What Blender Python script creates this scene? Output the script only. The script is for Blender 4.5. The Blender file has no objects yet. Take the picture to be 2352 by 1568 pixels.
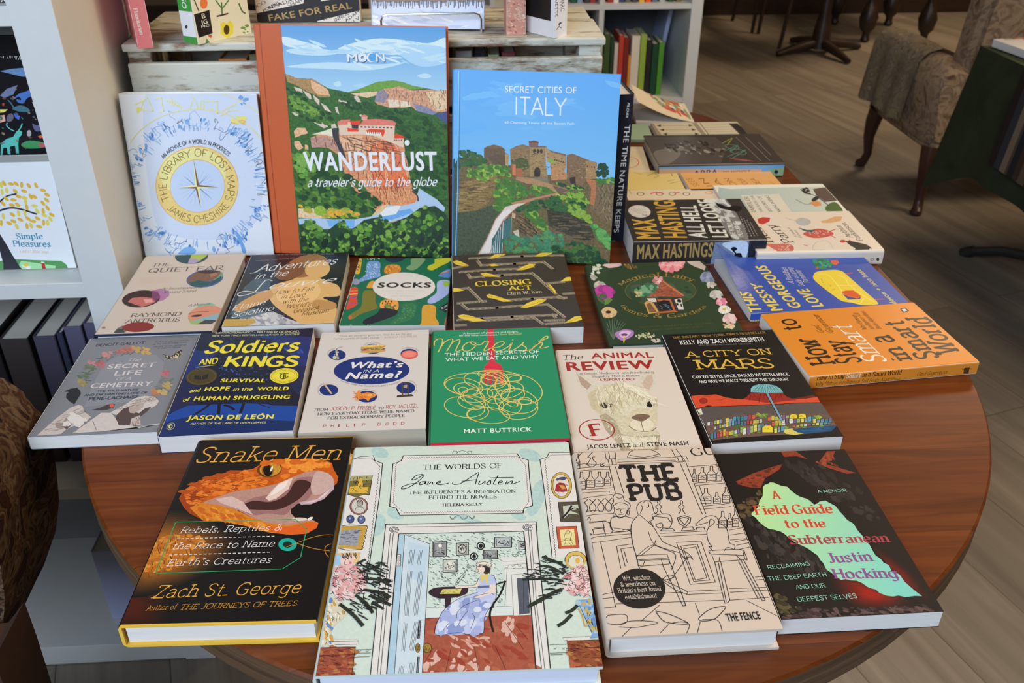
import bpy, bmesh, math, random
from mathutils import Vector, Matrix
from mathutils.geometry import tessellate_polygon
C = bpy.context.scene.collection
PI = math.pi
# ---------------------------------------------------------------- camera
# the table top is z = 0, one unit is a metre; lengths below are written in millimetres
FPX, PITCH, YAW, CAMH = 2073.12, 0.54188, math.radians(3.6), 571.9
cam = bpy.data.cameras.new('camera'); cam.sensor_fit = 'HORIZONTAL'; cam.sensor_width = 36
cam.lens = 36 * FPX / 2352; cam.clip_start = .02; cam.clip_end = 50
camo = bpy.data.objects.new('camera', cam); C.objects.link(camo)
camo.location = (0, 0, CAMH * .001); camo.rotation_euler = (PI / 2 - PITCH, 0, -YAW)
cam.dof.use_dof = True; cam.dof.focus_distance = .86; cam.dof.aperture_fstop = 13
bpy.context.scene.camera = camo
# ---------------------------------------------------------------- light
sc = bpy.context.scene
w = bpy.data.worlds.new('world'); sc.world = w; w.use_nodes = True
w.node_tree.nodes['Background'].inputs[0].default_value = (1.0, .86, .70, 1)
w.node_tree.nodes['Background'].inputs[1].default_value = .035
def area(name, loc, rot, sx, sy, e, col):
    l = bpy.data.lights.new(name, 'AREA'); l.shape = 'RECTANGLE'; l.size = sx; l.size_y = sy
    l.energy = e; l.color = col
    o = bpy.data.objects.new(name, l); C.objects.link(o); o.location = loc; o.rotation_euler = rot; return o
area('window_daylight', (-.95, -1.5, 1.5), (math.radians(68), 0, math.radians(-20)), 1.7, 1.3, 104, (.66, .80, 1.0))
area('ceiling_lamp', (1.25, .95, 2.6), (0, math.radians(18), 0), 1.2, 1.0, 45, (1.0, .78, .53))
area('warm_fill', (3.3, 1.8, 1.95), (math.radians(-15), math.radians(12), 0), .9, .9, 60, (1.0, .76, .50))  # added fill light, warms the floor and armchair on the right
area('warm_fill', (3.5, 5.2, 1.95), (0, math.radians(10), 0), .9, .9, 66, (1.0, .76, .50))  # second added fill, lifts the far floor
sc.view_settings.view_transform = 'Standard'; sc.view_settings.look = 'None'
sc.view_settings.exposure = -.15; sc.view_settings.gamma = 1; sc.view_settings.use_curve_mapping = False
sc.cycles.use_denoising = True; sc.cycles.max_bounces = 6
LF = (.90, .84, .82)          # light that reaches a cover lying on the table (white paper's printed tone -> ink)
LS = (.62, .68, .82)          # light that reaches a cover standing up
# ---------------------------------------------------------------- helpers
def s2l(v):
    v /= 255.
    return v / 12.92 if v <= .04045 else ((v + .055) / 1.055) ** 2.4
def alb(c, L=LF): return tuple(min(.9, s2l(v) / k) for v, k in zip(c, L))
def ray(px):
    u = (px[0] - 1176) / FPX; v = -(px[1] - 784) / FPX
    x, y, z = u, math.cos(PITCH) + v * math.sin(PITCH), -math.sin(PITCH) + v * math.cos(PITCH)
    c, s = math.cos(YAW), math.sin(YAW)
    return Vector((c * x + s * y, -s * x + c * y, z))
EYE = Vector((0, 0, CAMH))
def at(px, z=0):                       # the point of the photograph on the level z
    d = ray(px); return EYE + d * ((z - CAMH) / d.z)
def aty(px, y):                        # ... on an upright plane facing the window
    d = ray(px); return EYE + d * (y / d.y)
def atx(px, x):
    d = ray(px); return EYE + d * (x / d.x)
def N(t, k, **kw):
    n = t.nodes.new(k)
    for a, b in kw.items(): setattr(n, a, b)
    return n
MC = {}
def base_mat(name):
    m = bpy.data.materials.new(name); m.use_nodes = True
    t = m.node_tree; return m, t, t.nodes['Principled BSDF']
def mat(c, rough=.5, L=None, metal=0, noise=.06, scale=60, raw=False):
    key = ('m', c, rough, metal, noise, scale, L)
    if key in MC: return MC[key]
    m, t, b = base_mat('paint')
    col = alb(c, L or LF) if not raw else c
    n = N(t, 'ShaderNodeTexNoise'); n.inputs['Scale'].default_value = scale; n.inputs['Detail'].default_value = 4
    tc = N(t, 'ShaderNodeTexCoord'); t.links.new(tc.outputs['Object'], n.inputs['Vector'])
    mx = N(t, 'ShaderNodeMix', data_type='RGBA'); mx.inputs[6].default_value = tuple(x * (1 - noise) for x in col) + (1,)
    mx.inputs[7].default_value = tuple(min(.95, x * (1 + noise)) for x in col) + (1,)
    t.links.new(n.outputs['Fac'], mx.inputs[0]); t.links.new(mx.outputs[2], b.inputs['Base Color'])
    b.inputs['Roughness'].default_value = rough; b.inputs['Metallic'].default_value = metal
    MC[key] = m; return m
def print_mat(rough, spec=.3):
    key = ('print', rough, spec)
    if key in MC: return MC[key]
    m, t, b = base_mat('printed_cover')
    a = N(t, 'ShaderNodeAttribute', attribute_name='ink')
    tc = N(t, 'ShaderNodeTexCoord')
    n = N(t, 'ShaderNodeTexNoise'); n.inputs['Scale'].default_value = 330; n.inputs['Detail'].default_value = 5; n.inputs['Roughness'].default_value = .7
    t.links.new(tc.outputs['Object'], n.inputs['Vector'])
    s = N(t, 'ShaderNodeMath', operation='SUBTRACT'); s.inputs[1].default_value = .5; t.links.new(n.outputs['Fac'], s.inputs[0])
    s5 = N(t, 'ShaderNodeMath', operation='MULTIPLY'); s5.inputs[1].default_value = 2.6; t.links.new(s.outputs[0], s5.inputs[0])
    k = N(t, 'ShaderNodeMath', operation='MULTIPLY'); t.links.new(s5.outputs[0], k.inputs[0]); t.links.new(a.outputs['Alpha'], k.inputs[1])
    p = N(t, 'ShaderNodeMath', operation='ADD', use_clamp=False); p.inputs[1].default_value = 1; t.links.new(k.outputs[0], p.inputs[0])
    q_ = N(t, 'ShaderNodeMath', operation='MAXIMUM'); q_.inputs[1].default_value = .15; t.links.new(p.outputs[0], q_.inputs[0]); p = q_
    v = N(t, 'ShaderNodeVectorMath', operation='SCALE'); t.links.new(a.outputs['Color'], v.inputs[0]); t.links.new(p.outputs[0], v.inputs['Scale'])
    t.links.new(v.outputs[0], b.inputs['Base Color'])
    b.inputs['Roughness'].default_value = rough; b.inputs['Specular IOR Level'].default_value = spec
    MC[key] = m; return m
def page_mat(c=(236, 231, 222)):
    key = ('pages', c)
    if key in MC: return MC[key]
    m, t, b = base_mat('page_edges')
    tc = N(t, 'ShaderNodeTexCoord'); mp = N(t, 'ShaderNodeMapping'); mp.inputs['Scale'].default_value = (8, 8, 2200)
    t.links.new(tc.outputs['Object'], mp.inputs['Vector'])
    n = N(t, 'ShaderNodeTexNoise'); n.inputs['Scale'].default_value = 1; n.inputs['Detail'].default_value = 3; t.links.new(mp.outputs[0], n.inputs['Vector'])
    a = alb(c, (1, 1, 1)); mx = N(t, 'ShaderNodeMix', data_type='RGBA')
    mx.inputs[6].default_value = tuple(x * .80 for x in a) + (1,); mx.inputs[7].default_value = tuple(min(.95, x * 1.06) for x in a) + (1,)
    t.links.new(n.outputs['Fac'], mx.inputs[0]); t.links.new(mx.outputs[2], b.inputs['Base Color'])
    b.inputs['Roughness'].default_value = .8; b.inputs['Specular IOR Level'].default_value = .2
    MC[key] = m; return m
def link(name, me, parent=None):
    o = bpy.data.objects.new(name, me); C.objects.link(o); o.parent = parent; return o
def tag(o, label=None, cat=None, group=None, kind=None):
    for k, v in (('label', label), ('category', cat), ('group', group), ('kind', kind)):
        if v: o[k] = v
    return o
def empty(name, loc, M=None):
    o = bpy.data.objects.new(name, None); C.objects.link(o); o.empty_display_size = .02
    if M is not None: o.matrix_world = M
    else: o.location = loc
    return o
class MB:                              # a mesh in the making; millimetres
    def __init__(s): s.bm = bmesh.new()
    def box(s, x0, x1, y0, y1, z0, z1, bev=0, M=None, seg=2):
        r = bmesh.ops.create_cube(s.bm, size=1)
        for v in r['verts']:
            v.co = Vector(((x0 + x1) / 2 + v.co.x * (x1 - x0), (y0 + y1) / 2 + v.co.y * (y1 - y0), (z0 + z1) / 2 + v.co.z * (z1 - z0)))
        if bev:
            ed = list({e for v in r['verts'] for e in v.link_edges})
            g = bmesh.ops.bevel(s.bm, geom=ed, offset=bev, segments=seg, affect='EDGES', profile=.5)
            vs = {v for f in g['faces'] for v in f.verts} | {v for v in r['verts'] if v.is_valid}
        else: vs = set(r['verts'])
        if M is not None:
            for v in vs: v.co = M @ v.co
        return s
    def prism(s, pts, a, b, axis='y'):          # polygon in the two other axes, pushed from a to b
        f = {'y': lambda p, t: Vector((p[0], t, p[1])), 'x': lambda p, t: Vector((t, p[0], p[1])), 'z': lambda p, t: Vector((p[0], p[1], t))}[axis]
        A = [s.bm.verts.new(f(p, a)) for p in pts]; B = [s.bm.verts.new(f(p, b)) for p in pts]
        n = len(pts)
        for i in range(n): s.bm.faces.new((A[i], A[(i + 1) % n], B[(i + 1) % n], B[i]))
        s.bm.faces.new(A[::-1]); s.bm.faces.new(B); return s
    def tube(s, pts, rad, seg=10, flat=None):
        pts = [Vector(p) for p in pts]; n = len(pts)
        rad = rad if isinstance(rad, (list, tuple)) else [rad] * n
        rings = []; up = Vector((0, 0, 1)); prev = None
        for i, p in enumerate(pts):
            d = (pts[min(i + 1, n - 1)] - pts[max(i - 1, 0)]).normalized()
            a = d.cross(up if prev is None else prev)
            if prev is None:
                if a.length < .05: a = d.cross(Vector((1, 0, 0)))
                a.normalize(); b = a.cross(d).normalized()
            else:
                a.normalize(); b = a.cross(d).normalized()
            prev = b
            rings.append([s.bm.verts.new(p + (a * math.cos(2 * PI * k / seg) + b * math.sin(2 * PI * k / seg)) * rad[i]) for k in range(seg)])
        for A, B in zip(rings, rings[1:]):
            for k in range(seg): s.bm.faces.new((A[k], A[(k + 1) % seg], B[(k + 1) % seg], B[k]))
        s.bm.faces.new(rings[0][::-1]); s.bm.faces.new(rings[-1]); return s
    def grid(s, f, nu, nv, thick=0):            # surface f(u,v) -> point
        V = [[s.bm.verts.new(Vector(f(i / nu, j / nv))) for i in range(nu + 1)] for j in range(nv + 1)]
        fs = [s.bm.faces.new((V[j][i], V[j][i + 1], V[j + 1][i + 1], V[j + 1][i])) for j in range(nv) for i in range(nu)]
        if thick: bmesh.ops.solidify(s.bm, geom=fs, thickness=thick)
        return s
    def build(s, name, m, parent=None, smooth=False, ink=None):
        bmesh.ops.recalc_face_normals(s.bm, faces=s.bm.faces[:])
        for v in s.bm.verts: v.co *= .001
        me = bpy.data.meshes.new(name); s.bm.to_mesh(me); s.bm.free()
        me.materials.append(m)
        if smooth:
            for p in me.polygons: p.use_smooth = True
            me.set_sharp_from_angle(angle=.7)
        if ink:
            at_ = me.attributes.new('ink', 'FLOAT_COLOR', 'POINT')
            for d in at_.data: d.color = ink
        return link(name, me, parent)
# ---------------------------------------------------------------- lettering
SK = {}
def _sk():
    O = '4.5,10 1.6,8.8 .5,5 1.6,1.2 4.5,0 7.4,1.2 8.5,5 7.4,8.8 4.5,10'
    o = '3.3,6.6 1.3,5.7 .6,3.3 1.3,.9 3.3,0 5.3,.9 6,3.3 5.3,5.7 3.3,6.6'
    bb = '~1,4.5 2,6.2 3.8,6.6 5.5,5.5 6,3.3 5.4,1.1 3.7,0 2,.4 1,2'
    db = '~5.6,4.5 4.6,6.2 2.9,6.6 1.2,5.5 .6,3.3 1.2,1.1 2.9,0 4.6,.4 5.6,2'
    G = {'A': '8|0,0 4,10 8,0;1.4,3.5 6.6,3.5', 'B': '7|1,0 1,10;~1,10 4,10 6,9 6,6.4 4.2,5.2 1,5.2;~1,5.2 4.5,5.2 6.6,4.2 6.6,1.2 4.5,0 1,0',
     'C': '8|~7.3,8 6.5,9.4 4.5,10 2.2,9.2 .6,6.8 .5,5 .6,3.2 2.2,.8 4.5,0 6.5,.6 7.4,2.2', 'D': '8.2|1,0 1,10;~1,10 4,10 6.6,8.8 7.6,5 6.6,1.2 4,0 1,0',
     'E': '6.8|1,0 1,10;1,10 6,10;1,5.2 5,5.2;1,0 6.2,0', 'F': '6.4|1,0 1,10;1,10 6,10;1,5.2 5,5.2',
     'G': '8.4|~7.3,8 6.5,9.4 4.5,10 2.2,9.2 .6,6.8 .5,5 .6,3.2 2.2,.8 4.5,0 6.4,.5 7.4,1.8;7.4,1 7.4,4.4;5,4.4 7.4,4.4', 'H': '8|1,0 1,10;7,0 7,10;1,5.2 7,5.2',
     'I': '3|1.5,0 1.5,10', 'J': '5.2|4,10 4,2.5;~4,2.5 3.5,.6 2,0 .6,.8', 'K': '7.6|1,0 1,10;7,10 1,4;3,6 7.4,0', 'L': '6.4|1,0 1,10;1,0 6.2,0',
     'M': '9.6|1,0 1,10;1,10 4.75,2;4.75,2 8.5,10;8.5,10 8.5,0', 'N': '8|1,0 1,10;1,10 7,0;7,0 7,10', 'O': '9|~' + O, 'P': '6.8|1,0 1,10;~1,10 4.2,10 6.3,8.9 6.3,5.9 4.2,4.7 1,4.7',
     'Q': '9|~' + O + ';5,2.5 8.4,-1.4', 'R': '7.4|1,0 1,10;~1,10 4.2,10 6.3,8.9 6.3,5.9 4.2,4.7 1,4.7;3.6,4.7 7.2,0',
     'S': '6.6|~5.8,8.2 5,9.5 3.2,10 1.4,9.4 .8,7.8 1.6,6.2 3.4,5.2 5.2,4.1 6,2.3 5.2,.6 3.2,0 1.4,.5 .6,2', 'T': '7.5|3.75,0 3.75,10;.3,10 7.2,10',
     'U': '8|1,10 1,3.4;~1,3.4 1.7,.8 4,0 6.3,.8 7,3.4;7,3.4 7,10', 'V': '8|.2,10 4,0;4,0 7.8,10', 'W': '11|.2,10 3,0;3,0 5.5,9;5.5,9 8,0;8,0 10.8,10',
     'X': '7.6|.4,10 7.2,0;7.2,10 .4,0', 'Y': '8|.2,10 4,4.8;7.8,10 4,4.8;4,4.8 4,0', 'Z': '7|.5,10 6.5,10;6.5,10 .5,0;.5,0 6.6,0',
     'a': '6.2|5.2,0 5.2,4.6;~.9,5.4 1.8,6.4 3.2,6.6 4.7,6 5.2,4.6;~5.2,3.9 2.6,3.6 .9,2.8 .7,1.4 1.6,.2 3,.1 4.5,.9 5.2,2', 'b': '6.6|1,0 1,10;' + bb,
     'c': '5.8|~5.2,5.3 4.4,6.4 3,6.6 1.3,5.6 .6,3.3 1.3,1 3,0 4.5,.3 5.4,1.4', 'd': '6.6|5.6,0 5.6,10;' + db, 'e': '6|.7,3.5 5.5,3.5;~5.5,3.5 5.2,5.4 4,6.5 2.6,6.5 1.2,5.5 .6,3.3 1.2,1 3,0 4.6,.3 5.5,1.4',
     'f': '4|~4.2,9.3 3.2,10 2.2,9.5 1.8,8 1.8,6.5;1.8,6.5 1.8,0;.4,6.5 3.8,6.5', 'g': '6.6|5.6,6.6 5.6,-1;~5.6,-1 5,-2.7 3,-3.2 1,-2.5;' + db,
     'h': '6.5|1,0 1,10;~1,4.5 2.2,6.2 3.8,6.6 5.2,5.8 5.5,4.2;5.5,4.2 5.5,0', 'i': '2.6|1.3,0 1.3,6.6;1.3,8.7 1.3,9.4', 'j': '3|1.8,6.6 1.8,-1;~1.8,-1 1.4,-2.8 .2,-3.2;1.8,8.7 1.8,9.4',
     'k': '6|1,0 1,10;5.4,6.6 1,2.6;2.6,4.2 5.8,0', 'l': '2.6|1.3,0 1.3,10', 'm': '10|1,0 1,6.6;~1,4.5 2,6.2 3.3,6.6 4.6,5.9 4.9,4.2;4.9,4.2 4.9,0;~4.9,4.5 6,6.2 7.2,6.6 8.5,5.9 8.8,4.2;8.8,4.2 8.8,0',
     'n': '6.5|1,0 1,6.6;~1,4.5 2.2,6.2 3.8,6.6 5.2,5.8 5.5,4.2;5.5,4.2 5.5,0', 'o': '6.6|~' + o, 'p': '6.6|1,-3 1,6.6;' + bb, 'q': '6.6|5.6,-3 5.6,6.6;' + db,
     'r': '4.4|1,0 1,6.6;~1,4.2 1.8,6 3,6.6 4.2,6.3', 's': '5|~4.4,5.4 3.6,6.4 2.4,6.6 1.2,6.1 .8,4.9 1.6,3.8 2.6,3.3 3.8,2.6 4.4,1.7 3.8,.5 2.4,0 1.2,.3 .4,1.4',
     't': '4.2|1.8,9 1.8,1.6;~1.8,1.6 2.2,.3 3.2,0 4,.5;.3,6.5 3.7,6.5', 'u': '6.5|1,6.6 1,2.2;~1,2.2 1.5,.4 3,0 4.6,.6 5.5,2.2;5.5,6.6 5.5,0', 'v': '6|.3,6.6 3,0;3,0 5.7,6.6',
     'w': '8.6|.3,6.6 2.4,0;2.4,0 4.3,6;4.3,6 6.2,0;6.2,0 8.3,6.6', 'x': '6|.5,6.6 5.6,0;5.5,6.6 .4,0', 'y': '6|.3,6.6 3,0;5.7,6.6 3,0;~3,0 2,-2.4 .4,-3.1', 'z': '5.6|.5,6.5 5,6.5;5,6.5 .5,0;.5,0 5.2,0',
     ',': '2.6|1.3,.6 .8,-1.6', '.': '2.6|1.3,0 1.3,.7', "'": '2.4|1.3,10 1,7.6', '"': '4|1.2,10 1,7.8;2.8,10 2.6,7.8', '-': '4|.5,3.5 3.5,3.5', '+': '6|3,1 3,6;.5,3.5 5.5,3.5', '!': '2.6|1.3,10 1.3,3;1.3,0 1.3,.7',
     '?': '5.6|~.8,7.8 1.5,9.5 3,10 4.6,9.2 4.8,7.4 3.6,5.8 2.8,4.6 2.8,3;2.8,0 2.8,.7', '(': '3|~2.6,11 1.2,8 1,5 1.4,1.6 2.6,-1', ')': '3|~.4,11 1.8,8 2,5 1.6,1.6 .4,-1', ':': '2.6|1.3,0 1.3,.7;1.3,5.2 1.3,5.9',
     '&': '8|~7.6,4.2 6,1.4 3.4,0 1.2,.8 .8,2.8 2.4,4.8 4.6,6.6 5,8.6 3.8,10 2.2,9.4 2,7.6 3.4,5 7.6,0', '6': '6.4|~5.4,9.2 3.6,10 1.6,8 .8,4.6 1.2,1.2 3.2,0 5.2,1 5.6,3.2 4.6,5.4 2.8,5.6 1,4.4', '0': '6.6|~3.3,10 1.2,8.6 .6,5 1.2,1.4 3.3,0 5.4,1.4 6,5 5.4,8.6 3.3,10',
     '1': '4|.8,8 2.4,10;2.4,10 2.4,0', '9': '6.4|~1,.8 2.8,0 4.8,2 5.6,5.4 5.2,8.8 3.2,10 1.2,9 .8,6.8 1.8,4.6 3.6,4.4 5.4,5.6', '2': '6|~.8,7.8 1.6,9.6 3.2,10 4.8,9 5,7.2 3.6,4.4 .6,0;.6,0 5.4,0', '7': '6|.6,10 5.4,10;5.4,10 2,0',
     '3': '6|~.8,8.6 2,10 4,9.8 5,8 4,5.8 2.4,5.2;~2.4,5.2 4.6,4.8 5.4,2.6 4,.3 2,0 .6,1.2', '4': '6.4|4.4,0 4.4,10;4.4,10 .4,3;.4,3 6,3', '5': '6|5,10 1.2,10;1.2,10 1,5.6;~1,5.6 3,6.2 5,5 5.4,3 4.2,.6 2.2,0 .6,1'}
    for k, v in G.items():
        a, b = v.split('|'); st = []
        for x in b.split(';'):
            sm = x[0] == '~'; st.append((sm, [tuple(map(float, p.split(','))) for p in x.lstrip('~').split()]))
        SK[k] = (float(a), st)
_sk()
def crom(P, n=5, closed=False):
    P = [Vector(p[:2]) for p in P]; m = len(P); out = []
    for i in range(m if closed else m - 1):
        g = (lambda k: P[k % m]) if closed else (lambda k: P[max(0, min(m - 1, k))])
        a, b, c, d = g(i - 1), g(i), g(i + 1), g(i + 2)
        for k in range(n):
            t = k / n
            out.append(.5 * (2 * b + (c - a) * t + (2 * a - 5 * b + 4 * c - d) * t * t + (3 * b - a - 3 * c + d) * t ** 3))
    if not closed: out.append(P[-1])
    return out
def ribbon(P, wid, closed=False):              # polygon strips along a line; wid(direction) or number
    n = len(P); L = []; R = []
    for i in range(n):
        a = P[(i - 1) % n] if closed or i else P[i]; b = P[(i + 1) % n] if closed or i < n - 1 else P[i]
        d = b - a
        if d.length < 1e-9: d = Vector((1, 0))
        d.normalize(); nn = Vector((-d.y, d.x)); k = (wid(d) if callable(wid) else wid) / 2
        L.append(P[i] + nn * k); R.append(P[i] - nn * k)
    return [[L[i], L[(i + 1) % n], R[(i + 1) % n], R[i]] for i in range(n if closed else n - 1)]
STY = {'lt': (.9, .9, 0, 0), 'sb': (1.7, 1.7, 0, 0), 'rm': (1.35, .5, 1, 0), 'rb': (2.1, .6, 1, 0), 'sl': (.66, .66, 1, .22), 'sm': (1.0, .9, 1, 0), 'sh': (2.9, 1.7, 2, 0), 'it': (1.1, .5, 1, .22), 'sc': (.95, .4, 0, .55), 'fb': (2.5, .5, 1, 0), 'hb': (2.4, 2.0, 0, 0), 'bl': (2.3, .9, 0, .1), 'px': (1.6, 1.3, 2, 0), 'br': (1.5, .7, 0, .38)}
def skel(txt, style):                          # -> list of quads in cap-height-10 units
    tk, tn, srf, sl = STY[style]; q = []; x = 0
    ang = math.radians(18 if srf else 35)
    def wid(d): return tn + (tk - tn) * abs(math.sin(math.atan2(d.y, d.x) - ang)) if tk != tn else tk
    for ch in txt:
        if ch == ' ': x += 4; continue
        base = {'Ó': 'O', 'Î': 'I', 'È': 'E', '\u2019': "'"}.get(ch, ch)
        if base not in SK: x += 4; continue
        adv, st = SK[base]; wx = 1.3 if srf == 2 and tk > 2 else (1.12 if tk > 1.9 else 1); adv *= wx; st = [(m_, [(p[0] * wx, p[1]) for p in P]) for m_, P in st]
        if ch == 'Ó': st.append((0, [(4, 11), (5.5, 12.6)]))
        if ch == 'È': st.append((0, [(4, 11), (2.5, 12.6)]))
        if ch == 'Î': st.append((0, [(.2, 11), (1.5, 12.4), (2.8, 11)]))
        g = []
        for sm, P in st:
            if sm:
                cl = P[0] == P[-1]; Q = crom(P[:-1] if cl else P, 5, cl); g += ribbon(Q, wid, cl); ends = [] if cl else [(Q[0], Q[1]), (Q[-1], Q[-2])]
            else:
                P = [Vector(p) for p in P]
                for a, b in zip(P, P[1:]):
                    d = (b - a).normalized(); w_ = wid(d); e = d * (.12 * w_)
                    g += ribbon([a - e, b + e], w_)
                ends = [(P[0], P[1]), (P[-1], P[-2])]
            if srf:
                for a, b in ends:
                    d = (b - a).normalized(); near = min(abs(a.y - k) for k in (0, 10, 6.6, -3)) < .05
                    th = tn if srf == 1 else tn * 1.05
                    if not sm and abs(d.y) > .75 and near:
                        r = (1.25 if srf == 1 else .9) + tk * .5; off = th / 2 if d.y > 0 else -th / 2
                        if a.y == 6.6: g += ribbon([Vector((a.x - r, a.y + off)), Vector((a.x + tk * .4, a.y + off))], th)
                        else: g += ribbon([Vector((a.x - r, a.y + off)), Vector((a.x + r, a.y + off))], th)
                    elif not sm and abs(d.y) < .2 and near and base in 'EFTLZz':
                        k = 1.6 if a.y == 0 else -1.6
                        g += ribbon([a, a + Vector((0, k))], th)
        for Q in g: q.append([Vector((x + p.x + (p.y * sl), p.y)) for p in Q])
        x += adv + (.7 if srf == 0 else 1.0) + (.35 if srf < 2 else .8) * max(0, tk - 1.2)
    return q
BF = {}
def bglyph(ch, bold):                          # built-in sans outlines, one evaluation per letter
    if (ch, bold) in BF: return BF[ch, bold]
    def ev(s):
        c = bpy.data.curves.new('t', 'FONT'); c.body = s; c.resolution_u = 3; c.offset = bold
        o = bpy.data.objects.new('t', c); C.objects.link(o); dg = bpy.context.evaluated_depsgraph_get()
        m = o.evaluated_get(dg).to_mesh(); V = [Vector((v.co.x, v.co.y)) for v in m.vertices]
        F = [[V[i] for i in p.vertices] for p in m.polygons]
        bpy.data.objects.remove(o); bpy.data.curves.remove(c); return V, F
    _, F = ev(ch); k = 10 / .729
    wH = lambda s: max(v.x for v in ev(s)[0]) - min(v.x for v in ev(s)[0])
    adv = wH('H' + ch + 'H') - wH('HH')
    BF[ch, bold] = (adv * k, [[p * k for p in f] for f in F]); return BF[ch, bold]
def letters(txt, style):                       # -> polygons, and the level each one lies on
    if style[0] != 'B': q = skel(txt, style); return q, [i % 24 for i in range(len(q))]
    d, it = {'B': (0, 0), 'Bb': (.24, 0), 'Bx': (.46, 0), 'Bi': (0, .25), 'Bbi': (.24, .25)}[style]
    x = 0; out = []; lv = []
    cop = [(0, 0)] + ([(d, 0), (-d, 0), (0, d * .6), (0, -d * .6)] if d else []) + ([(d * .7, d * .5), (d * .7, -d * .5), (-d * .7, d * .5), (-d * .7, -d * .5)] if d > .4 else [])
    for ch in txt:
        if ch == ' ': x += 4.2; continue
        adv, F = bglyph(ch, 0)
        for i, (dx, dy) in enumerate(cop):
            out += [[Vector((x + dx + p.x + p.y * it, p.y + dy)) for p in f] for f in F]; lv += [i] * len(F)
        x += adv + d * 1.6
    return out, lv
def P2(s): return [tuple(map(float, p.split(','))) for p in s.split()] if isinstance(s, str) else s
def inside(p, poly):
    r = False; j = len(poly) - 1
    for i in range(len(poly)):
        a, b = poly[i], poly[j]
        if (a[1] > p[1]) != (b[1] > p[1]) and p[0] < (b[0] - a[0]) * (p[1] - a[1]) / (b[1] - a[1]) + a[0]: r = not r
        j = i
    return r
class Art:
    """Print on one flat face of a book. Points are read off the photograph and laid on the face's own plane."""
    def __init__(s, M, z, clip, L=LF, spine=None):
        s.M = M; s.inv = M.inverted(); s.z = z; s.clip = clip; s.L = L; s.V = []; s.Fc = []; s.col = []; s.k = 0; s.fr = (0, 0, 1); s.rng = random.Random(7)
        s.plane = spine or 'z'
        s.e = (s.inv @ EYE)
    def F(s, x0, y0, k): s.fr = (x0, y0, k); return s
    def uv(s, p):
        px = (s.fr[0] + p[0] * s.fr[2], s.fr[1] + p[1] * s.fr[2])
        d = s.inv.to_3x3() @ ray(px)
        if s.plane == 'z': t = (s.z - s.e.z) / d.z; q = s.e + d * t; return Vector((q.x, q.y))
        if s.plane == 'y': t = (s.z - s.e.y) / d.y; q = s.e + d * t; return Vector((q.x, q.z))
        t = (s.z - s.e.x) / d.x; q = s.e + d * t; return Vector((q.y, q.z))
    def _c(s, P):
        u0, v0, u1, v1 = s.clip
        for ax, lim, sg in ((0, u0, 1), (0, u1, -1), (1, v0, 1), (1, v1, -1)):
            out = []
            for i in range(len(P)):
                a, b = P[i - 1], P[i]; da = (a[ax] - lim) * sg; db = (b[ax] - lim) * sg
                if (da < 0) != (db < 0): out.append(a + (b - a) * (da / (da - db)))
                if db >= 0: out.append(b)
            P = out
            if len(P) < 3: return []
        return P
    def raw(s, polys, c, mot=0, grad=None, st=0, lev=None):    # polygons in face coordinates
        if st:                                 # overlapping scraps of one ink never share a level
            lev = []; B = []
            for P in polys:
                x0 = min(p.x for p in P); x1 = max(p.x for p in P); y0 = min(p.y for p in P); y1 = max(p.y for p in P)
                used = {l for (a, b, c_, d, l) in B if a < x1 and b > x0 and c_ < y1 and d > y0}; l = 0
                while l in used: l += 1
                lev.append(l); B.append((x0, x1, y0, y1, l))
        z_ = s.k; s.k += .0010 + (max(lev, default=0) * .0006 if lev else 0)
        a = alb(c, s.L)
        if grad: c2, g0, g1 = grad; a2 = alb(c2, s.L); g0 = s.uv(g0); g1 = s.uv(g1); gd = g1 - g0
        for i_, P in enumerate(polys):
            P = s._c(P); zz = z_ + (lev[i_] * .0006 if lev else 0)
            if len(P) < 3: continue
            b = len(s.V); s.V += [(p.x, p.y, zz) for p in P]
            if grad:
                for p in P:
                    t = max(0, min(1, (p - g0).dot(gd) / gd.dot(gd))); s.col.append(tuple(x + (y - x) * t for x, y in zip(a, a2)) + (mot,))
            else: s.col += [a + (mot,)] * len(P)
            if len(P) <= 4 and not grad and len(P) == 3: s.Fc.append((b, b + 1, b + 2))
            else:
                for t in tessellate_polygon([[Vector((p.x, p.y, 0)) for p in P]]): s.Fc.append(tuple(b + i for i in t))
    def poly(s, c, pts, mot=0, sm=0, grad=None):
        P = [s.uv(p) for p in P2(pts)]
        if sm: P = crom(P, 4, True)
        s.raw([P], c, mot, grad); return s
    def soft(s, c0, c1, pts, cx, cy, n=12, r1=.25, mot=0):       # printed vignette: nested outlines from tone c0 to tone c1
        P = P2(pts)
        for i in range(n):
            t = i / (n - 1); k = 1 - (1 - r1) * t
            s.poly(tuple(a + (b - a) * t for a, b in zip(c0, c1)), [(cx + (x - cx) * k, cy + (y - cy) * k) for x, y in P], mot * t, 1)
        return s
    def scale(s, p):
        return (s.uv((p[0] + 1, p[1])) - s.uv(p)).length
    def line(s, c, wd, pts, sm=1, closed=0):
        pts = P2(pts); k = s.scale(pts[0]) * wd; P = [s.uv(p) for p in pts]
        if sm and len(P) > 2: P = crom(P, 4, bool(closed))
        if sm or len(P) == 2: s.raw(ribbon(P, k, bool(closed)), c)
        else:
            seg = []
            for i in range(len(P) - (0 if closed else 1)):
                a, b = P[i], P[(i + 1) % len(P)]
                if (b - a).length < 1e-6: continue
                e = (b - a).normalized() * k * .45; seg += ribbon([a - e, b + e], k)
            s.raw(seg, c)
        return s
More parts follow.
